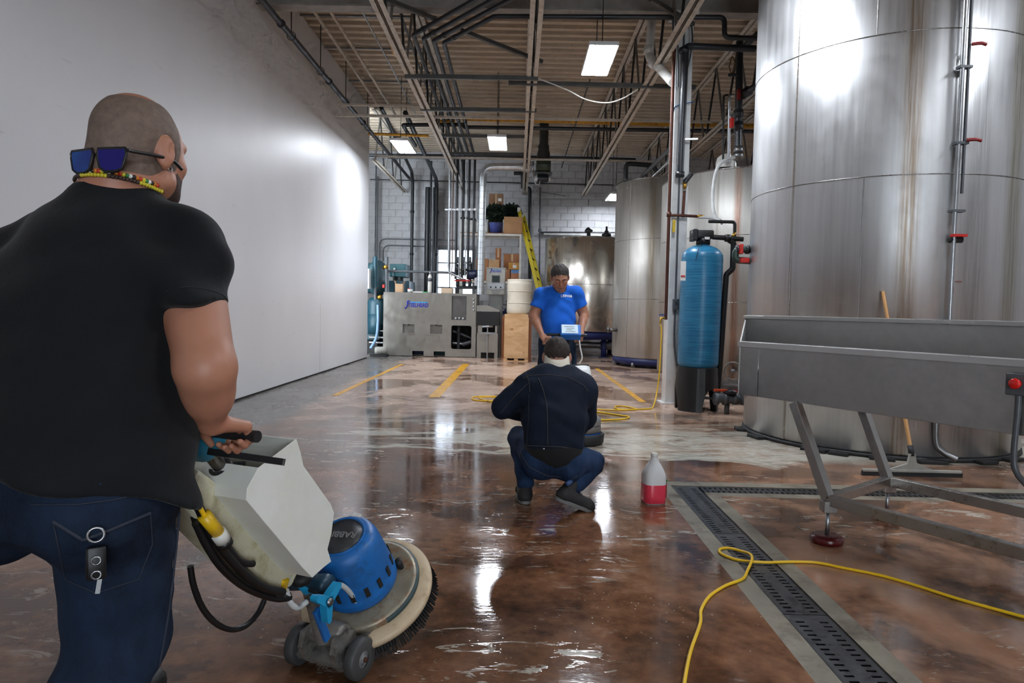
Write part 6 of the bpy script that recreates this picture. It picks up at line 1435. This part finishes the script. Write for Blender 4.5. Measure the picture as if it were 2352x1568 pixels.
# shaved hair: thin shell on the skull, bald on the crown
head_only = U([hp[0]]+hp[1:4]+neck, .02)
hair_f = hair_shell(head_only, [plane(HP1(0, .045, .0), hax[1]), plane(HP1(0, -.04, -.072), -Vector(hax[2]))], .0022, .12)
hair_f = sub(hair_f, ell(HP1(-.005, -.015, .118), (.062, .082, .036), hax), .004)
hair_f = sub(hair_f, ell(HP1(.08, -.002, -.012), (.02, .024, .04), hax), .004)
M_hair1 = pm('shaved_stubble', (116, 97, 85), .7, var=.22, scale=60, bump=.2, bscale=400)
sdf_obj('hair', hair_f, [((-1.06, 1.46, 1.42), (-.76, 1.78, 1.72), .004)], M_hair1, t)
beard = cut(grow(U([hp[1], hp[2], hp[3], hp[6], hp[9] if len(hp) > 9 else hp[6]], .02), .002), plane(HP1(0, 0, -.035), hax[2])); beard = cut(beard, plane(HP1(.0, .035, 0), -Vector(hax[1])))
sdf_obj('beard', beard, [((-1.0, 1.5, 1.40), (-.72, 1.80, 1.58), .004)], pm('beard_dark', (66, 48, 40), .8, var=.3, scale=80), t)
# T-shirt
sh_t = loft([(.70, -.965, 1.46, .268, .225), (.80, -.968, 1.458, .264, .222), (.9, -.972, 1.468, .25, .212), (1.0, -.97, 1.50, .238, .195), (1.15, -.967, 1.53, .226, .178), (1.27, -.965, 1.56, .21, .16), (1.35, -.958, 1.578, .18, .135), (1.41, -.95, 1.583, .13, .11), (1.435, -.948, 1.585, .105, .095), (1.462, -.943, 1.585, .08, .076)])
slR = U([(cone(shR, shR.lerp(elR, .5), .079, .079), 0), (cone(shR.lerp(elR, .25), shR.lerp(elR, .58), .08, .076), .03), (cone((-.93, 1.575, 1.395), shR, .075, .075), .06)], .03)
slL = U([(cone(shL, shL.lerp(elL, .62), .08, .077), 0), (cone((-.96, 1.575, 1.395), shL, .075, .075), .06)], .03)
pR = shR.lerp(elR, .55); slR = cut(slR, plane(pR, (elR-shR).normalized()*.8+Vector((0, 0, -.5))), .006)
slL = cut(slL, plane(shL.lerp(elL, .6), elL-shL), .006)
sh_f = U([(sh_t, 0), (slR, .028), (slL, .03)], .03)
sh_f = cut(sh_f, plane((-1.0, 1.27, .865), Vector((-.25, -.2, -1)).normalized()), .008)
sh_f = sub(sh_f, cone((-.94, 1.60, 1.44), (-.925, 1.60, 1.62), .078, .082), .008)
sh_f = folds(sh_f, .0075, [((6, 8, 22), (9, 5, 4), 1.0), ((26, -6, 14), (4, 9, 7), .8), ((-14, 10, 44), (6, -8, 5), .4)])
M_tee = cloth('black_cotton', (17, 19, 22), wr=.4, var=.25)
shirt = sdf_obj('t_shirt', sh_f, [((-1.32, 1.22, .60), (-.64, 1.80, 1.52), .0078)], M_tee, t)
st_ = bvh(shirt)
v_ = (elR-shR).normalized(); cR = shR.lerp(elR, .52); xa_ = v_.orthogonal().normalized(); ya_ = v_.cross(xa_)
ring = []
for k in range(40):
    a = 2*math.pi*k/40; d = xa_*math.cos(a)+ya_*math.sin(a); h = st_.ray_cast(cR+d*.16, -d)
    if h[0] is not None and (h[0]-cR).length < .095: ring.append(h[0]+d*.0006)
if len(ring) > 6: MB().tube(ring, .0012, 5).go('sleeve_seam', pm('black_stitch', (26, 29, 33), .8), t)
ring = []
for k in range(48):
    a = 2*math.pi*k/48; d = Vector((math.cos(a), math.sin(a), 0)); ring.append(Vector((-.94, 1.595, 1.447+.01*math.sin(a)))+d*.077+Zu*.012*(1 if math.sin(a) < 0 else -.6))
MB().tube(ring, .0075, 8, True).go('collar_rib', M_tee, t)
# jeans
hipR, hipL = Vector((-.875, 1.475, .82)), Vector((-1.07, 1.50, .82)); knR, knL = Vector((-.885, 1.50, .45)), Vector((-1.08, 1.86, .47)); anR, anL = Vector((-.93, 1.30, .12)), Vector((-1.10, 1.86, .09))
jw = loft([(.74, -.965, 1.45, .2, .16), (.82, -.968, 1.465, .205, .165), (.90, -.968, 1.475, .2, .165), (.96, -.97, 1.48, .195, .165)])
j_f = U([(jw, 0), (ell((-1.062, 1.385, .785), (.118, .112, .135)), .05), (ell((-.878, 1.378, .785), (.118, .112, .135)), .05), (cone(hipR, knR, .128, .105), .05), (cone(knR, anR, .102, .082), .03), (cone(hipL, knL, .125, .1), .05), (cone(knL, anL, .098, .08), .03)], .04)
j_f = cut(j_f, plane((-.97, 1.47, .955), (0, .1, 1)), .006)
j_f = folds(j_f, .0032, [((8, 4, 40), (10, 6, 8), 1.0), ((-20, 8, 30), (6, 9, 11), .7), ((12, 20, -26), (8, -7, 6), .5)])
M_jean1 = denim('dark_denim', (17, 25, 38), (36, 52, 76))
jeans = sdf_obj('jeans', j_f, [((-1.28, 1.12, .04), (-.70, 2.02, 1.0), .009)], M_jean1, t)
jt = bvh(jeans); M_st1 = pm('jean_stitch', (40, 46, 60), .8)
def stitched(tree, pix, y0, mat, par, name='seam', r=.0016):
    pts = []
    for px, py in pix:
        rr = ray(px, py).normalized(); h = tree.ray_cast(Vector((0, 0, CZ)), rr)
        if h[0] is not None and h[0].y < y0+.35: pts.append(h[0]-rr*.0012)
    if len(pts) > 2: MB().tube(pts, r, 5).go(name, mat, par)
def lerp_px(pl, n=14):
    out = []
    for (a, b_), (c, d) in zip(pl, pl[1:]):
        for k in range(n): out.append((a+(c-a)*k/n, b_+(d-b_)*k/n))
    out.append(pl[-1]); return out
stitched(jt, lerp_px([(122, 1198), (190, 1240), (250, 1218), (345, 1178)]), 1.5, M_st1, jeans, 'pocket_edge', .004)
stitched(jt, lerp_px([(345, 1178), (350, 1250), (318, 1330), (220, 1362), (150, 1330), (122, 1198)]), 1.5, M_st1, jeans, 'pocket_seam')
stitched(jt, lerp_px([(70, 1158), (180, 1158), (260, 1148), (320, 1135)]), 1.5, M_st1, jeans, 'yoke_seam')
stitched(jt, lerp_px([(412, 1175), (402, 1290), (385, 1420), (360, 1560)]), 1.5, M_st1, jeans, 'side_seam', .003)
for px in (228,): stitched(jt, lerp_px([(px, 1092), (px+2, 1114)]), 1.5, M_jean1, jeans, 'belt_loop', .006)
for an, kn, d in ((anR, knR, Vector((.1, 1, 0))), (anL, knL, Vector((.1, 1, 0)))):
    z0 = .0 if an is anL else .03
    s_f = U([(cone(Vector((an.x, an.y-.04, .05+z0)), Vector((an.x+.01, an.y+.16, .042)), .047, .043), 0), (cone(Vector((an.x, an.y-.02, .06+z0)), an+Vector((0, 0, .0)), .05, .05), .03)], .03)
    s_f = cut(s_f, plane((0, 0, .002), (0, 0, -1)))
    sdf_obj('shoe', s_f, [((an.x-.08, an.y-.14, -.01), (an.x+.1, an.y+.24, .2), .008)], pm('dark_shoe', (34, 32, 32), .6), t)
# keys on the back pocket
kp = jt.ray_cast(Vector((0, 0, CZ)), ray(220, 1228).normalized())[0]; dv = ray(220, 1228).normalized()
kx = thing('key_ring', 'bunch of keys clipped to the back pocket of the jeans', 'keys', tuple(kp)); rx = Vector((.84, .54, 0))
MB().tube([kp-dv*.012+(rx*math.cos(a)+Zu*math.sin(a))*.014 for a in [k*math.pi/8 for k in range(16)]], .0026, 6, True).go('ring', M_gal, kx)
MB().rbox((0, 0, 0), (.034, .012, .062), .005, frame(kp-dv*.016-Zu*.055, Zu, rx)).go('fob', M_blkp, kx)
for k in range(2): MB().tube([kp-dv*.024-Zu*(.05+.028*k)+(rx*math.cos(a)+Zu*math.sin(a))*.008 for a in [j*math.pi/5 for j in range(10)]], .002, 5, True).go('fob_ring', M_gal, kx)
MB().box((0, 0, 0), (.008, .002, .03), frame(kp-dv*.014+rx*.004-Zu*.1, Zu+rx*.15, rx)).go('key', M_gal, kx)
# sunglasses worn on the back of the head
g = thing('sunglasses', 'black sunglasses with blue mirror lenses worn on the back of the head', 'sunglasses', tuple(HP1(0.02, -.12, -.05)))
r_h, f_h, u_h = (Vector(a) for a in hax)
def GP(x, y, z): return HP1(x*1.15+.014 if y < -.1 else x, y, z)
nl = N('blue_mirror_lens'); lw = nl.n('LayerWeight'); lw.inputs[0].default_value = .45; nl.set(Base_Color=nl.ramp(nl.noise(9, 2, .5), [(.35, lin((44, 40, 130))), (.6, lin((40, 90, 170)))]), Roughness=.1, Metallic=.7)
lens = [(x*1.2, y*1.25) for x, y in [(-.029, .019), (.027, .019), (.029, .008), (.022, -.016), (.01, -.021), (-.012, -.021), (-.024, -.014), (-.03, .006)]]
zg = -.058
for s in (-1, 1):
    Ml = frame(GP(s*.034, -.118, zg), -f_h+r_h*s*.12, r_h)
    MB().prism([(x*s, y) if s > 0 else (x, y) for x, y in lens][::(1 if s > 0 else 1)], .003, Ml).go('lens', nl.m, g, .001)
    MB().tube([Ml @ Vector((x*(s if s > 0 else 1), y, .0015)) for x, y in lens], .0032, 6, True).go('frame_rim', M_blkp, g)
    MB().tube(smooth_path([GP(s*.064, -.115, zg+.018), GP(s*.082, -.09, zg+.022), GP(s*.083, -.03, zg+.03), GP(s*.083, .01, zg+.03), GP(s*.0845, .034, zg+.018)]), .0042, 6).go('temple', M_blkp, g)
MB().tube([GP(-.008, -.12, zg+.012), GP(.008, -.12, zg+.012)], .003, 6).go('bridge', M_blkp, g)
# bead necklace
g = thing('bead_necklace', 'necklace of colourful beads at the collar of the black T-shirt', 'necklace', (-.94, 1.51, 1.47))
bc = [(190, 60, 40), (214, 200, 60), (60, 120, 60), (220, 220, 214), (40, 36, 34), (200, 120, 40)]
nkt = bvh(body); axn = Vector((-.938, 1.585, 0))
for row in range(2):
    for k in range(46):
        a = math.pi*.98+math.pi*1.1*k/45; d = Vector((math.cos(a), math.sin(a), 0)); z = (1.482, 1.473)[row]-.014*math.sin(a)-.014
        h = nkt.ray_cast(Vector((axn.x, axn.y, z))+d*.16, -d)
        if h[0] is None or (h[0]-Vector((axn.x, axn.y, z))).length > .1: continue
        MB().sphere(h[0]+d*(.004+.003*row), (.0052, .0046)[row], 8).go('bead', pm('bead_%d' % (k % 6), bc[k % 6], .3) if row == 0 else pm('bead_y%d' % (k//9 % 2), ((206, 190, 50), (60, 46, 40))[k//9 % 2], .3), g)
er = HP1(.083, .002, -.047)
tag(MB().tube([er+(f_h*math.cos(a)+u_h*math.sin(a))*.006 for a in [k*math.pi/6 for k in range(12)]], .0013, 5, True).go('earring', M_gal), 'small silver hoop earring in the right ear', 'earring')

# ================================================================== crouching man in denim jacket
def X2(px, py, Y): return at(px, py, Y)
t = thing('person', 'man in dark denim jacket crouching with his back to the camera', 'person', (.22, 4.15, 0))
M_sk2 = skin('skin_tan', (184, 128, 104), (170, 100, 84))
hc2 = X2(1279, 817, 4.36); f2 = Vector((.03, .93, -.36)).normalized(); u2 = Vector((0, .36, .93))
hp2, he2, HP2, hax2 = head_prims(hc2, f2, u2, 1.0)
s2L, s2R = X2(1218, 884, 4.2), X2(1341, 890, 4.2)
e2L, e2R = X2(1154, 934, 4.22), X2(1345, 962, 4.42); w2L, w2R = X2(1205, 950, 4.5), X2(1330, 985, 4.62)
pel = X2(1272, 1058, 4.08)
bk = [X2(1278, 860, 4.24), X2(1278, 930, 4.12), X2(1274, 1000, 4.07)]
body2 = U([hp2[0]]+hp2[1:]+[(cone(bk[0], hc2+Vector((0, -.03, -.05)), .06, .056), .03), (cone(bk[0]+Vector((0,.02,-.08)), bk[2], .09, .1), .02), (cone(w2L, w2L.lerp(e2L, .4), .032, .04), 0), (cone(w2R, w2R.lerp(e2R, .4), .032, .04), 0)]
          + hand(w2L, Vector((.5, .8, -.2)), Vector((0, .2, 1)), Vector((.9, -.3, 0)), (25, 35, 25), .98) + hand(w2R, Vector((-.4, .8, -.3)), Vector((0, .2, 1)), Vector((-.9, -.3, 0)), (25, 35, 25), .98)
          + [(cone(w2L, e2L, .03, .04), .02), (cone(w2R, e2R, .03, .04), .02), (cone(e2L, s2L, .042, .04), .03), (cone(e2R, s2R, .042, .04), .03), (cone(s2L, bk[1], .04, .06), .02), (cone(s2R, bk[1], .04, .06), .02)], .02)
body2 = sub(body2, U([(e, 0) for e in he2], 0), .005)
sdf_obj('body', body2, [((.08, 4.15, .60), (.44, 4.6, 1.1), .006), ((-.2, 4.0, .3), (.6, 4.85, .80), .009)], M_sk2, t)
hd2 = U([hp2[0]]+hp2[1:3], .02)
h2 = hair_shell(hd2, [plane(HP2(0, .055, .03), Vector((Vector(hax2[1])*.8-Vector(hax2[2])*.55))), plane(HP2(0, -.05, -.055), -Vector(hax2[2]))], .008, .12)
h2 = folds(h2, .0014, [((220, 90, 140), (60, 80, 70), 1.0), ((-130, 200, 90), (70, 50, 60), .8)])
h2 = sub(h2, ell(HP2(.085, .0, -.014), (.028, .034, .05), hax2), .004); h2 = sub(h2, ell(HP2(-.085, .0, -.014), (.028, .034, .05), hax2), .004)
M_hair2 = pm('short_dark_hair', (54, 44, 39), .75, var=.45, scale=110, bump=.5, bscale=260)
sdf_obj('hair', h2, [((.1, 4.15, .75), (.42, 4.6, 1.12), .0055)], M_hair2, t)
# jacket
jk = U([(ell(X2(1277, 905, 4.17), (.215, .13, .15)), 0), (ell(X2(1274, 960, 4.10), (.205, .15, .15)), .06), (ell(X2(1272, 1010, 4.09), (.185, .15, .13)), .05), (cone(X2(1250, 862, 4.22), X2(1308, 864, 4.22), .075, .075), .05),
        (cone(s2L, e2L, .088, .068), .05), (cone(e2L, w2L, .066, .05), .03), (cone(s2R, e2R, .088, .068), .05), (cone(e2R, w2R, .066, .05), .03)], .05)
hem = X2(1272, 1050, 3.96)
jk = cut(jk, plane(hem, Vector((.02, -.35, -1))), .008); jk = cut(jk, plane(w2L, (w2L-e2L)), .006) if False else jk
jk = sub(jk, cone(X2(1279, 842, 4.30), X2(1279, 800, 4.33), .056, .066), .01)
jk = folds(jk, .003, [((10, 6, 42), (12, 6, 8), 1.0), ((-26, 8, 26), (7, 10, 9), .7)])
M_dj = denim('indigo_denim', (18, 24, 36), (30, 40, 58))
jacket = sdf_obj('denim_jacket', jk, [((-.28, 3.84, .26), (.62, 4.8, .95), .0075)], M_dj, t)
jt2 = bvh(jacket); M_st2 = pm('tan_stitch', (74, 68, 66), .8); M_sta = pm('faded_seam', (44, 50, 62), .85)
for pl, r, m in (([(1202, 868), (1218, 862), (1260, 860), (1305, 866), (1340, 884), (1352, 898)], .0022, M_st2), ([(1236, 868), (1248, 895), (1256, 930), (1258, 980), (1258, 1020)], .0024, M_st2), ([(1208, 858), (1215, 875), (1217, 900)], .002, M_st2), ([(1213, 880), (1180, 912), (1150, 948)], .002, M_st2), ([(1346, 890), (1348, 940), (1340, 1000), (1338, 1035)], .002, M_sta), ([(1215, 905), (1214, 960), (1210, 1022)], .002, M_sta), ([(1206, 1023), (1240, 1024), (1290, 1026), (1338, 1034)], .0022, M_st2), ([(1208, 1040), (1250, 1041), (1300, 1046), (1338, 1052)], .0018, M_st2)):
    stitched(jt2, lerp_px(pl, 10), 4.3, m, jacket, 'jacket_seam', r)
for px, py in ((1249, 1031), (1335, 1042)):
    h = jt2.ray_cast(Vector((0, 0, CZ)), ray(px, py).normalized())
    if h[0] is not None: MB().lathe([(0, .003), (.006, .002), (.007, 0)], frame(h[0], h[1]), 12).go('jacket_button', M_gal, jacket)
cf = cone(X2(1279, 858, 4.24), X2(1279, 822, 4.31), .088, .078)
cf = sub(cf, cone(X2(1279, 850, 4.26), X2(1279, 800, 4.33), .058, .06), .006); cf = cut(cf, plane(X2(1279, 826, 4.22), Vector((0, -.25, 1))), .008)
sdf_obj('fleece_collar', cf, [((.08, 4.12, .74), (.42, 4.5, .96), .006)], pm('cream_fleece', (226, 216, 200), .9, var=.08, scale=40, bump=.5, bscale=180), t)
# dark undershirt strip, jeans, shoes
us = cut(ell(X2(1272, 1035, 4.085), (.178, .15, .14)), plane(hem+Vector((0, 0, -.075)), (0, -.2, -1)), .006)
sdf_obj('undershirt', us, [((-.02, 3.85, .18), (.48, 4.35, .56), .009)], cloth('charcoal_knit', (28, 27, 28)), t)
fL, fR = fl(1213, 1158), fl(1300, 1172); fL = Vector((.075, 4.16, 0)); fR = Vector((.30, 4.02, 0))
k2L, k2R = X2(1192, 1005, 4.5), X2(1362, 1062, 4.36); a2L, a2R = Vector((fL.x, fL.y+.03, .12)), X2(1322, 1118, 4.12)
hL, hR = pel+Vector((-.09, .02, .02)), pel+Vector((.1, .02, .0))
jf = U([(ell(pel+Vector((0, .03, .0)), (.178, .14, .1)), 0), (ell(pel+Vector((-.075, -.02, -.01)), (.1, .1, .1)), .05), (ell(pel+Vector((.08, -.02, -.015)), (.1, .1, .1)), .05), (cone(hL, k2L, .105, .072), .05), (cone(k2L, a2L, .07, .05), .02), (cone(hR, k2R, .105, .072), .05), (cone(k2R, a2R, .07, .05), .02)], .04)
jf = cut(jf, plane(X2(1272, 1030, 4.0), (0, -.3, 1)), .006)
jf = folds(jf, .003, [((10, 8, 46), (12, 8, 8), 1.0), ((-30, 14, 22), (9, 7, 10), .7)])
M_dj2 = denim('blue_denim', (20, 32, 52), (42, 66, 102))
j2 = sdf_obj('jeans', jf, [((-.2, 3.86, .08), (.66, 4.68, .56), .008)], M_dj2, t)
j2t = bvh(j2)
stitched(j2t, lerp_px([(1196, 1040), (1215, 1072), (1255, 1092), (1290, 1096)], 8), 4.2, M_st2, t, 'waist_seam', .002)
h = j2t.ray_cast(Vector((0, 0, CZ)), ray(1267, 1078).normalized())
if h[0] is not None: MB().box((0, 0, 0), (.012, .055, .006), frame(h[0], h[1], (1, 0, 0))).go('belt_loop', M_dj2, t)
M_shoe = pm('black_canvas_shoe', (36, 35, 35), .7, var=.15, bump=.2, bscale=120); M_sole = pm('grey_sole', (110, 110, 108), .6)
def shoe(heel, toe, ank, nm='shoe'):
    heel, toe = Vector(heel), Vector(toe); d = (toe-heel).normalized(); upv = (Zu-d*Zu.dot(d)).normalized(); sd_ = d.cross(upv)
    f_ = U([(cone(heel+d*.04+upv*.05, heel+d*.2+upv*.04, .042, .040), 0), (cone(heel+d*.035+upv*.04, Vector(ank)+Vector((0, 0, .02)), .043, .04), .02), (ell(heel+d*.215+upv*.035, (.046, .05, .036), (sd_, d, upv)), .02)], .02)
    f_ = cut(f_, plane(heel+upv*.018, -upv), .003)
    lo_ = [min(heel[i], toe[i], ank[i])-.08 for i in range(3)]; hi_ = [max(heel[i], toe[i], ank[i])+.09 for i in range(3)]
    o = sdf_obj(nm, f_, [(lo_, hi_, .0055)], M_shoe, t)
    ring = [(sd_*.046*math.copysign(abs(math.cos(a))**.7, math.cos(a)), d*(.13+.135*math.sin(a))) for a in [2*math.pi*k/28 for k in range(28)]]
    b = MB(); n_ = 28; vs = [heel+x+y for x, y in ring]+[heel+x+y+upv*.022 for x, y in ring]
    b.add(vs, [(i, (i+1) % n_, n_+(i+1) % n_, n_+i) for i in range(n_)]+[tuple(range(n_))[::-1], tuple(range(n_, 2*n_))]); b.go('sole', M_sole, o, .003)
shoe(fL+Vector((0, -.03, .004)), fL+Vector((-.02, .22, .004)), a2L+Vector((0, 0, -.02)))
hlR = at(1277, 1148, 3.98); toR = fl(1337, 1172); toR.z = .004
shoe(hlR, toR, a2R+Vector((-.03, -.03, .0)))
for a_, k_ in ((a2L, k2L), (a2R, k2R)): MB().cyl(a_-Vector((0, 0, .03)), a_.lerp(k_, .1), .043, 16).go('sock', MATS['white_label'], t)
g = thing('key_lanyard', 'small blue and silver key tag hanging at the belt of the crouching man', 'key tag', tuple(X2(1308, 1110, 3.95)))
MB().cyl(X2(1301, 1112, 3.98), X2(1312, 1104, 4.0), .015, 14).go('tag_disc', pm('tag_blue', (60, 90, 140), .4), g); MB().tube(smooth_path([X2(1326, 1092, 3.98), X2(1318, 1098, 3.98), X2(1312, 1104, 3.99)]), .0018, 6).go('strap', M_gry, g)

# ================================================================== man in blue T-shirt
t = thing('person', 'man in bright blue T-shirt looking down while running the far scrubber', 'person', (.42, 7.1, 0))
M_sk3 = skin('skin_brown', (182, 128, 100), (160, 96, 78))
Y3 = 7.1
hc3 = at(1286, 636, 6.98); f3 = Vector((.08, -.84, -.54)).normalized(); u3 = Vector((.0, -.54, .84))
hp3, he3, HP3, hax3 = head_prims(hc3, f3, u3, 1.06)
s3L, s3R = at(1244, 676, 7.08), at(1324, 674, 7.08); e3L, e3R = at(1225, 724, 7.08), at(1341, 722, 7.12)
gl3, gr3 = fh+Vector((-.17, .05, .03)), fh+Vector((.17, .05, .03))
gl3 = at(1256, 781, 6.84); gr3 = at(1329, 776, 6.84)
w3L, w3R = gl3+Vector((-.045, .075, .045)), gr3+Vector((.03, .075, .06))
nk3 = at(1285, 655, 7.08)
tor3 = loft([(.85, .43, 7.12, .165, .125), (1.0, .43, 7.11, .165, .135), (1.2, .43, 7.12, .17, .115), (1.33, .43, 7.12, .14, .09), (1.40, .43, 7.12, .09, .07)])
b3 = [hp3[0]]+hp3[1:]+[(cone(nk3+Vector((0, .03, -.06)), hc3+Vector((0, .05, -.04)), .062, .058), .03), (tor3, .04)]
for s_, e_, w_ in ((s3L, e3L, w3L), (s3R, e3R, w3R)): b3 += [(cone(s_, e_, .055, .046), .03), (cone(s_.lerp(e_, .55), e_, .052, .046), .03), (cone(e_, e_.lerp(w_, .4), .046, .043), .02), (cone(e_.lerp(w_, .35), w_, .043, .028), .02)]
b3 += hand(w3L, gl3-w3L, Vector((-.1, -.35, .9)), Vector((1, 0, 0)), (50, 80, 60), 1.05)+hand(w3R, gr3-w3R, Vector((.1, -.35, .9)), Vector((-1, 0, 0)), (50, 80, 60), 1.05)
bf3 = sub(U(b3, .02), U([(e, 0) for e in he3], 0), .005)
sdf_obj('body', bf3, [((.28, 6.80, 1.36), (.62, 7.25, 1.72), .006), ((.02, 6.7, .76), (.84, 7.3, 1.40), .0085)], M_sk3, t)
for s_ in (-1, 1):
    MB().sphere(HP3(s_*.031, .088, .003), .0125, 14).go('eye', M_sk3, t)
    MB().tube([HP3(s_*.016, .104, .006), HP3(s_*.03, .104, .004), HP3(s_*.046, .096, .004)], .004, 6).go('eyelid', M_sk3, t)
    MB().tube(smooth_path([HP3(s_*.012, .102, .024), HP3(s_*.03, .1, .029), HP3(s_*.05, .086, .024)]), [.0038]*12+[.0038], 6).go('eyebrow', M_hair2, t)
MB().tube(smooth_path([HP3(-.024, .094, -.063), HP3(0, .104, -.063), HP3(.024, .094, -.063)]), .003, 6).go('lips', pm('lips', (128, 74, 64), .5), t)
h3 = hair_shell(U([hp3[0]]+hp3[1:2], .02), [plane(HP3(0, .06, .05), Vector(hax3[1])*.75-Vector(hax3[2])*.65), plane(HP3(0, .0, -.03), -Vector(hax3[2])+Vector(hax3[1])*.35)], .013, .3)
for s_ in (-1, 1): h3 = sub(h3, ell(HP3(s_*.088, .0, -.014), (.02, .028, .04), hax3), .004)
h3 = folds(h3, .0022, [((240, 90, 140), (60, 80, 70), 1.0), ((-140, 220, 120), (70, 50, 60), .9)])
sdf_obj('hair', h3, [((.26, 6.78, 1.38), (.62, 7.25, 1.74), .0055)], pm('grey_flecked_hair', (58, 53, 50), .7, var=.6, scale=110, bump=.5, bscale=240), t)
stb = cut(grow(U([hp3[1], hp3[2], hp3[3]], .02), .0012), plane(HP3(0, 0, -.04), hax3[2]))
# shirt
sh3 = loft([(.90, .432, 7.115, .172, .15), (1.0, .43, 7.11, .178, .152), (1.1, .428, 7.11, .18, .148), (1.22, .43, 7.115, .188, .135), (1.31, .43, 7.115, .18, .12), (1.37, .43, 7.11, .14, .1), (1.42, .43, 7.1, .1, .08), (1.45, .43, 7.1, .08, .07)])
def slv(s_, e_):
    f_ = U([(cone(s_, s_.lerp(e_, .75), .07, .074), 0), (cone(Vector((.43, 7.1, 1.4)), s_, .06, .064), .05)], .03)
    return cut(f_, plane(s_.lerp(e_, .62), e_-s_), .006)
shf3 = U([(sh3, 0), (slv(s3L, e3L), .03), (slv(s3R, e3R), .03)], .03)
shf3 = sub(shf3, cone(nk3+Vector((0, -.03, -.02)), nk3+Vector((0, -.06, .1)), .068, .075), .008)
shf3 = folds(shf3, .0035, [((18, 4, 34), (9, 6, 8), 1.0), ((-24, 9, 22), (8, 7, 6), .6), ((0, 0, 60), (10, 0, 5), .4)])
M_blue = cloth('royal_blue_cotton', (30, 104, 214), wr=.2, var=.08)
s3o = sdf_obj('t_shirt', shf3, [((.08, 6.9, .86), (.80, 7.32, 1.5), .0078)], M_blue, t)
s3t = bvh(s3o); M_wp = pm('white_print', (232, 236, 242), .5)
def decal(txt, px, py, size, name):
    h = s3t.ray_cast(Vector((0, 0, CZ)), ray(px, py).normalized())
    if h[0] is None: return
    nrm = Vector((h[1].x*.6, h[1].y, h[1].z*.6)).normalized()
    if nrm.y > 0: nrm = -nrm
    M = frame(h[0]+nrm*.004, nrm, (1, 0, 0)); text_mesh(name, txt, size, M, M_wp, s3o, .0012, 0, .001); return M
decal('KINGS', 1303, 680, .034, 'shirt_lettering')
Mq = None
h = s3t.ray_cast(Vector((0, 0, CZ)), ray(1292, 679.5).normalized())
if h[0] is not None:
    nn_ = Vector((h[1].x*.6, h[1].y, h[1].z*.6)).normalized(); nn_ = -nn_ if nn_.y > 0 else nn_
    Mq = frame(h[0]+nn_*.004, nn_, (1, 0, 0))
    for rr, a0, a1 in ((.017, 1.9, 4.4), (.017, -1.25, 1.25), (.009, 2.4, 7.0)):
        MB().tube([Mq @ Vector((rr*math.cos(a0+(a1-a0)*k/12), rr*math.sin(a0+(a1-a0)*k/12), .001)) for k in range(13)], .0018, 5).go('shirt_emblem', M_wp, s3o)
# trousers and shoes
h3L, h3R = Vector((.33, 7.13, .88)), Vector((.52, 7.13, .88)); k3L, k3R = Vector((.30, 7.08, .48)), Vector((.56, 7.08, .48)); a3L, a3R = Vector((.29, 7.16, .08)), Vector((.58, 7.16, .08))
jf3 = U([(loft([(.80, .43, 7.13, .165, .13), (.90, .43, 7.125, .16, .13), (.95, .43, 7.12, .155, .13)]), 0), (cone(h3L, k3L, .1, .08), .04), (cone(k3L, a3L, .078, .065), .02), (cone(h3R, k3R, .1, .08), .04), (cone(k3R, a3R, .078, .065), .02)], .03)
jf3 = folds(jf3, .003, [((12, 8, 44), (12, 8, 8), 1.0), ((-26, 14, 24), (9, 7, 10), .6)])
sdf_obj('jeans', jf3, [((.12, 6.9, .03), (.74, 7.36, 1.0), .0095)], M_jean1, t)
for a_ in (a3L, a3R): shoe(Vector((a_.x, a_.y+.06, .003)), Vector((a_.x+(a_.x-.43)*.2, a_.y-.2, .003)), a_)
# bookkeeping property no longer needed
for o in SC.objects:
    if '_base' in o.keys(): del o['_base']
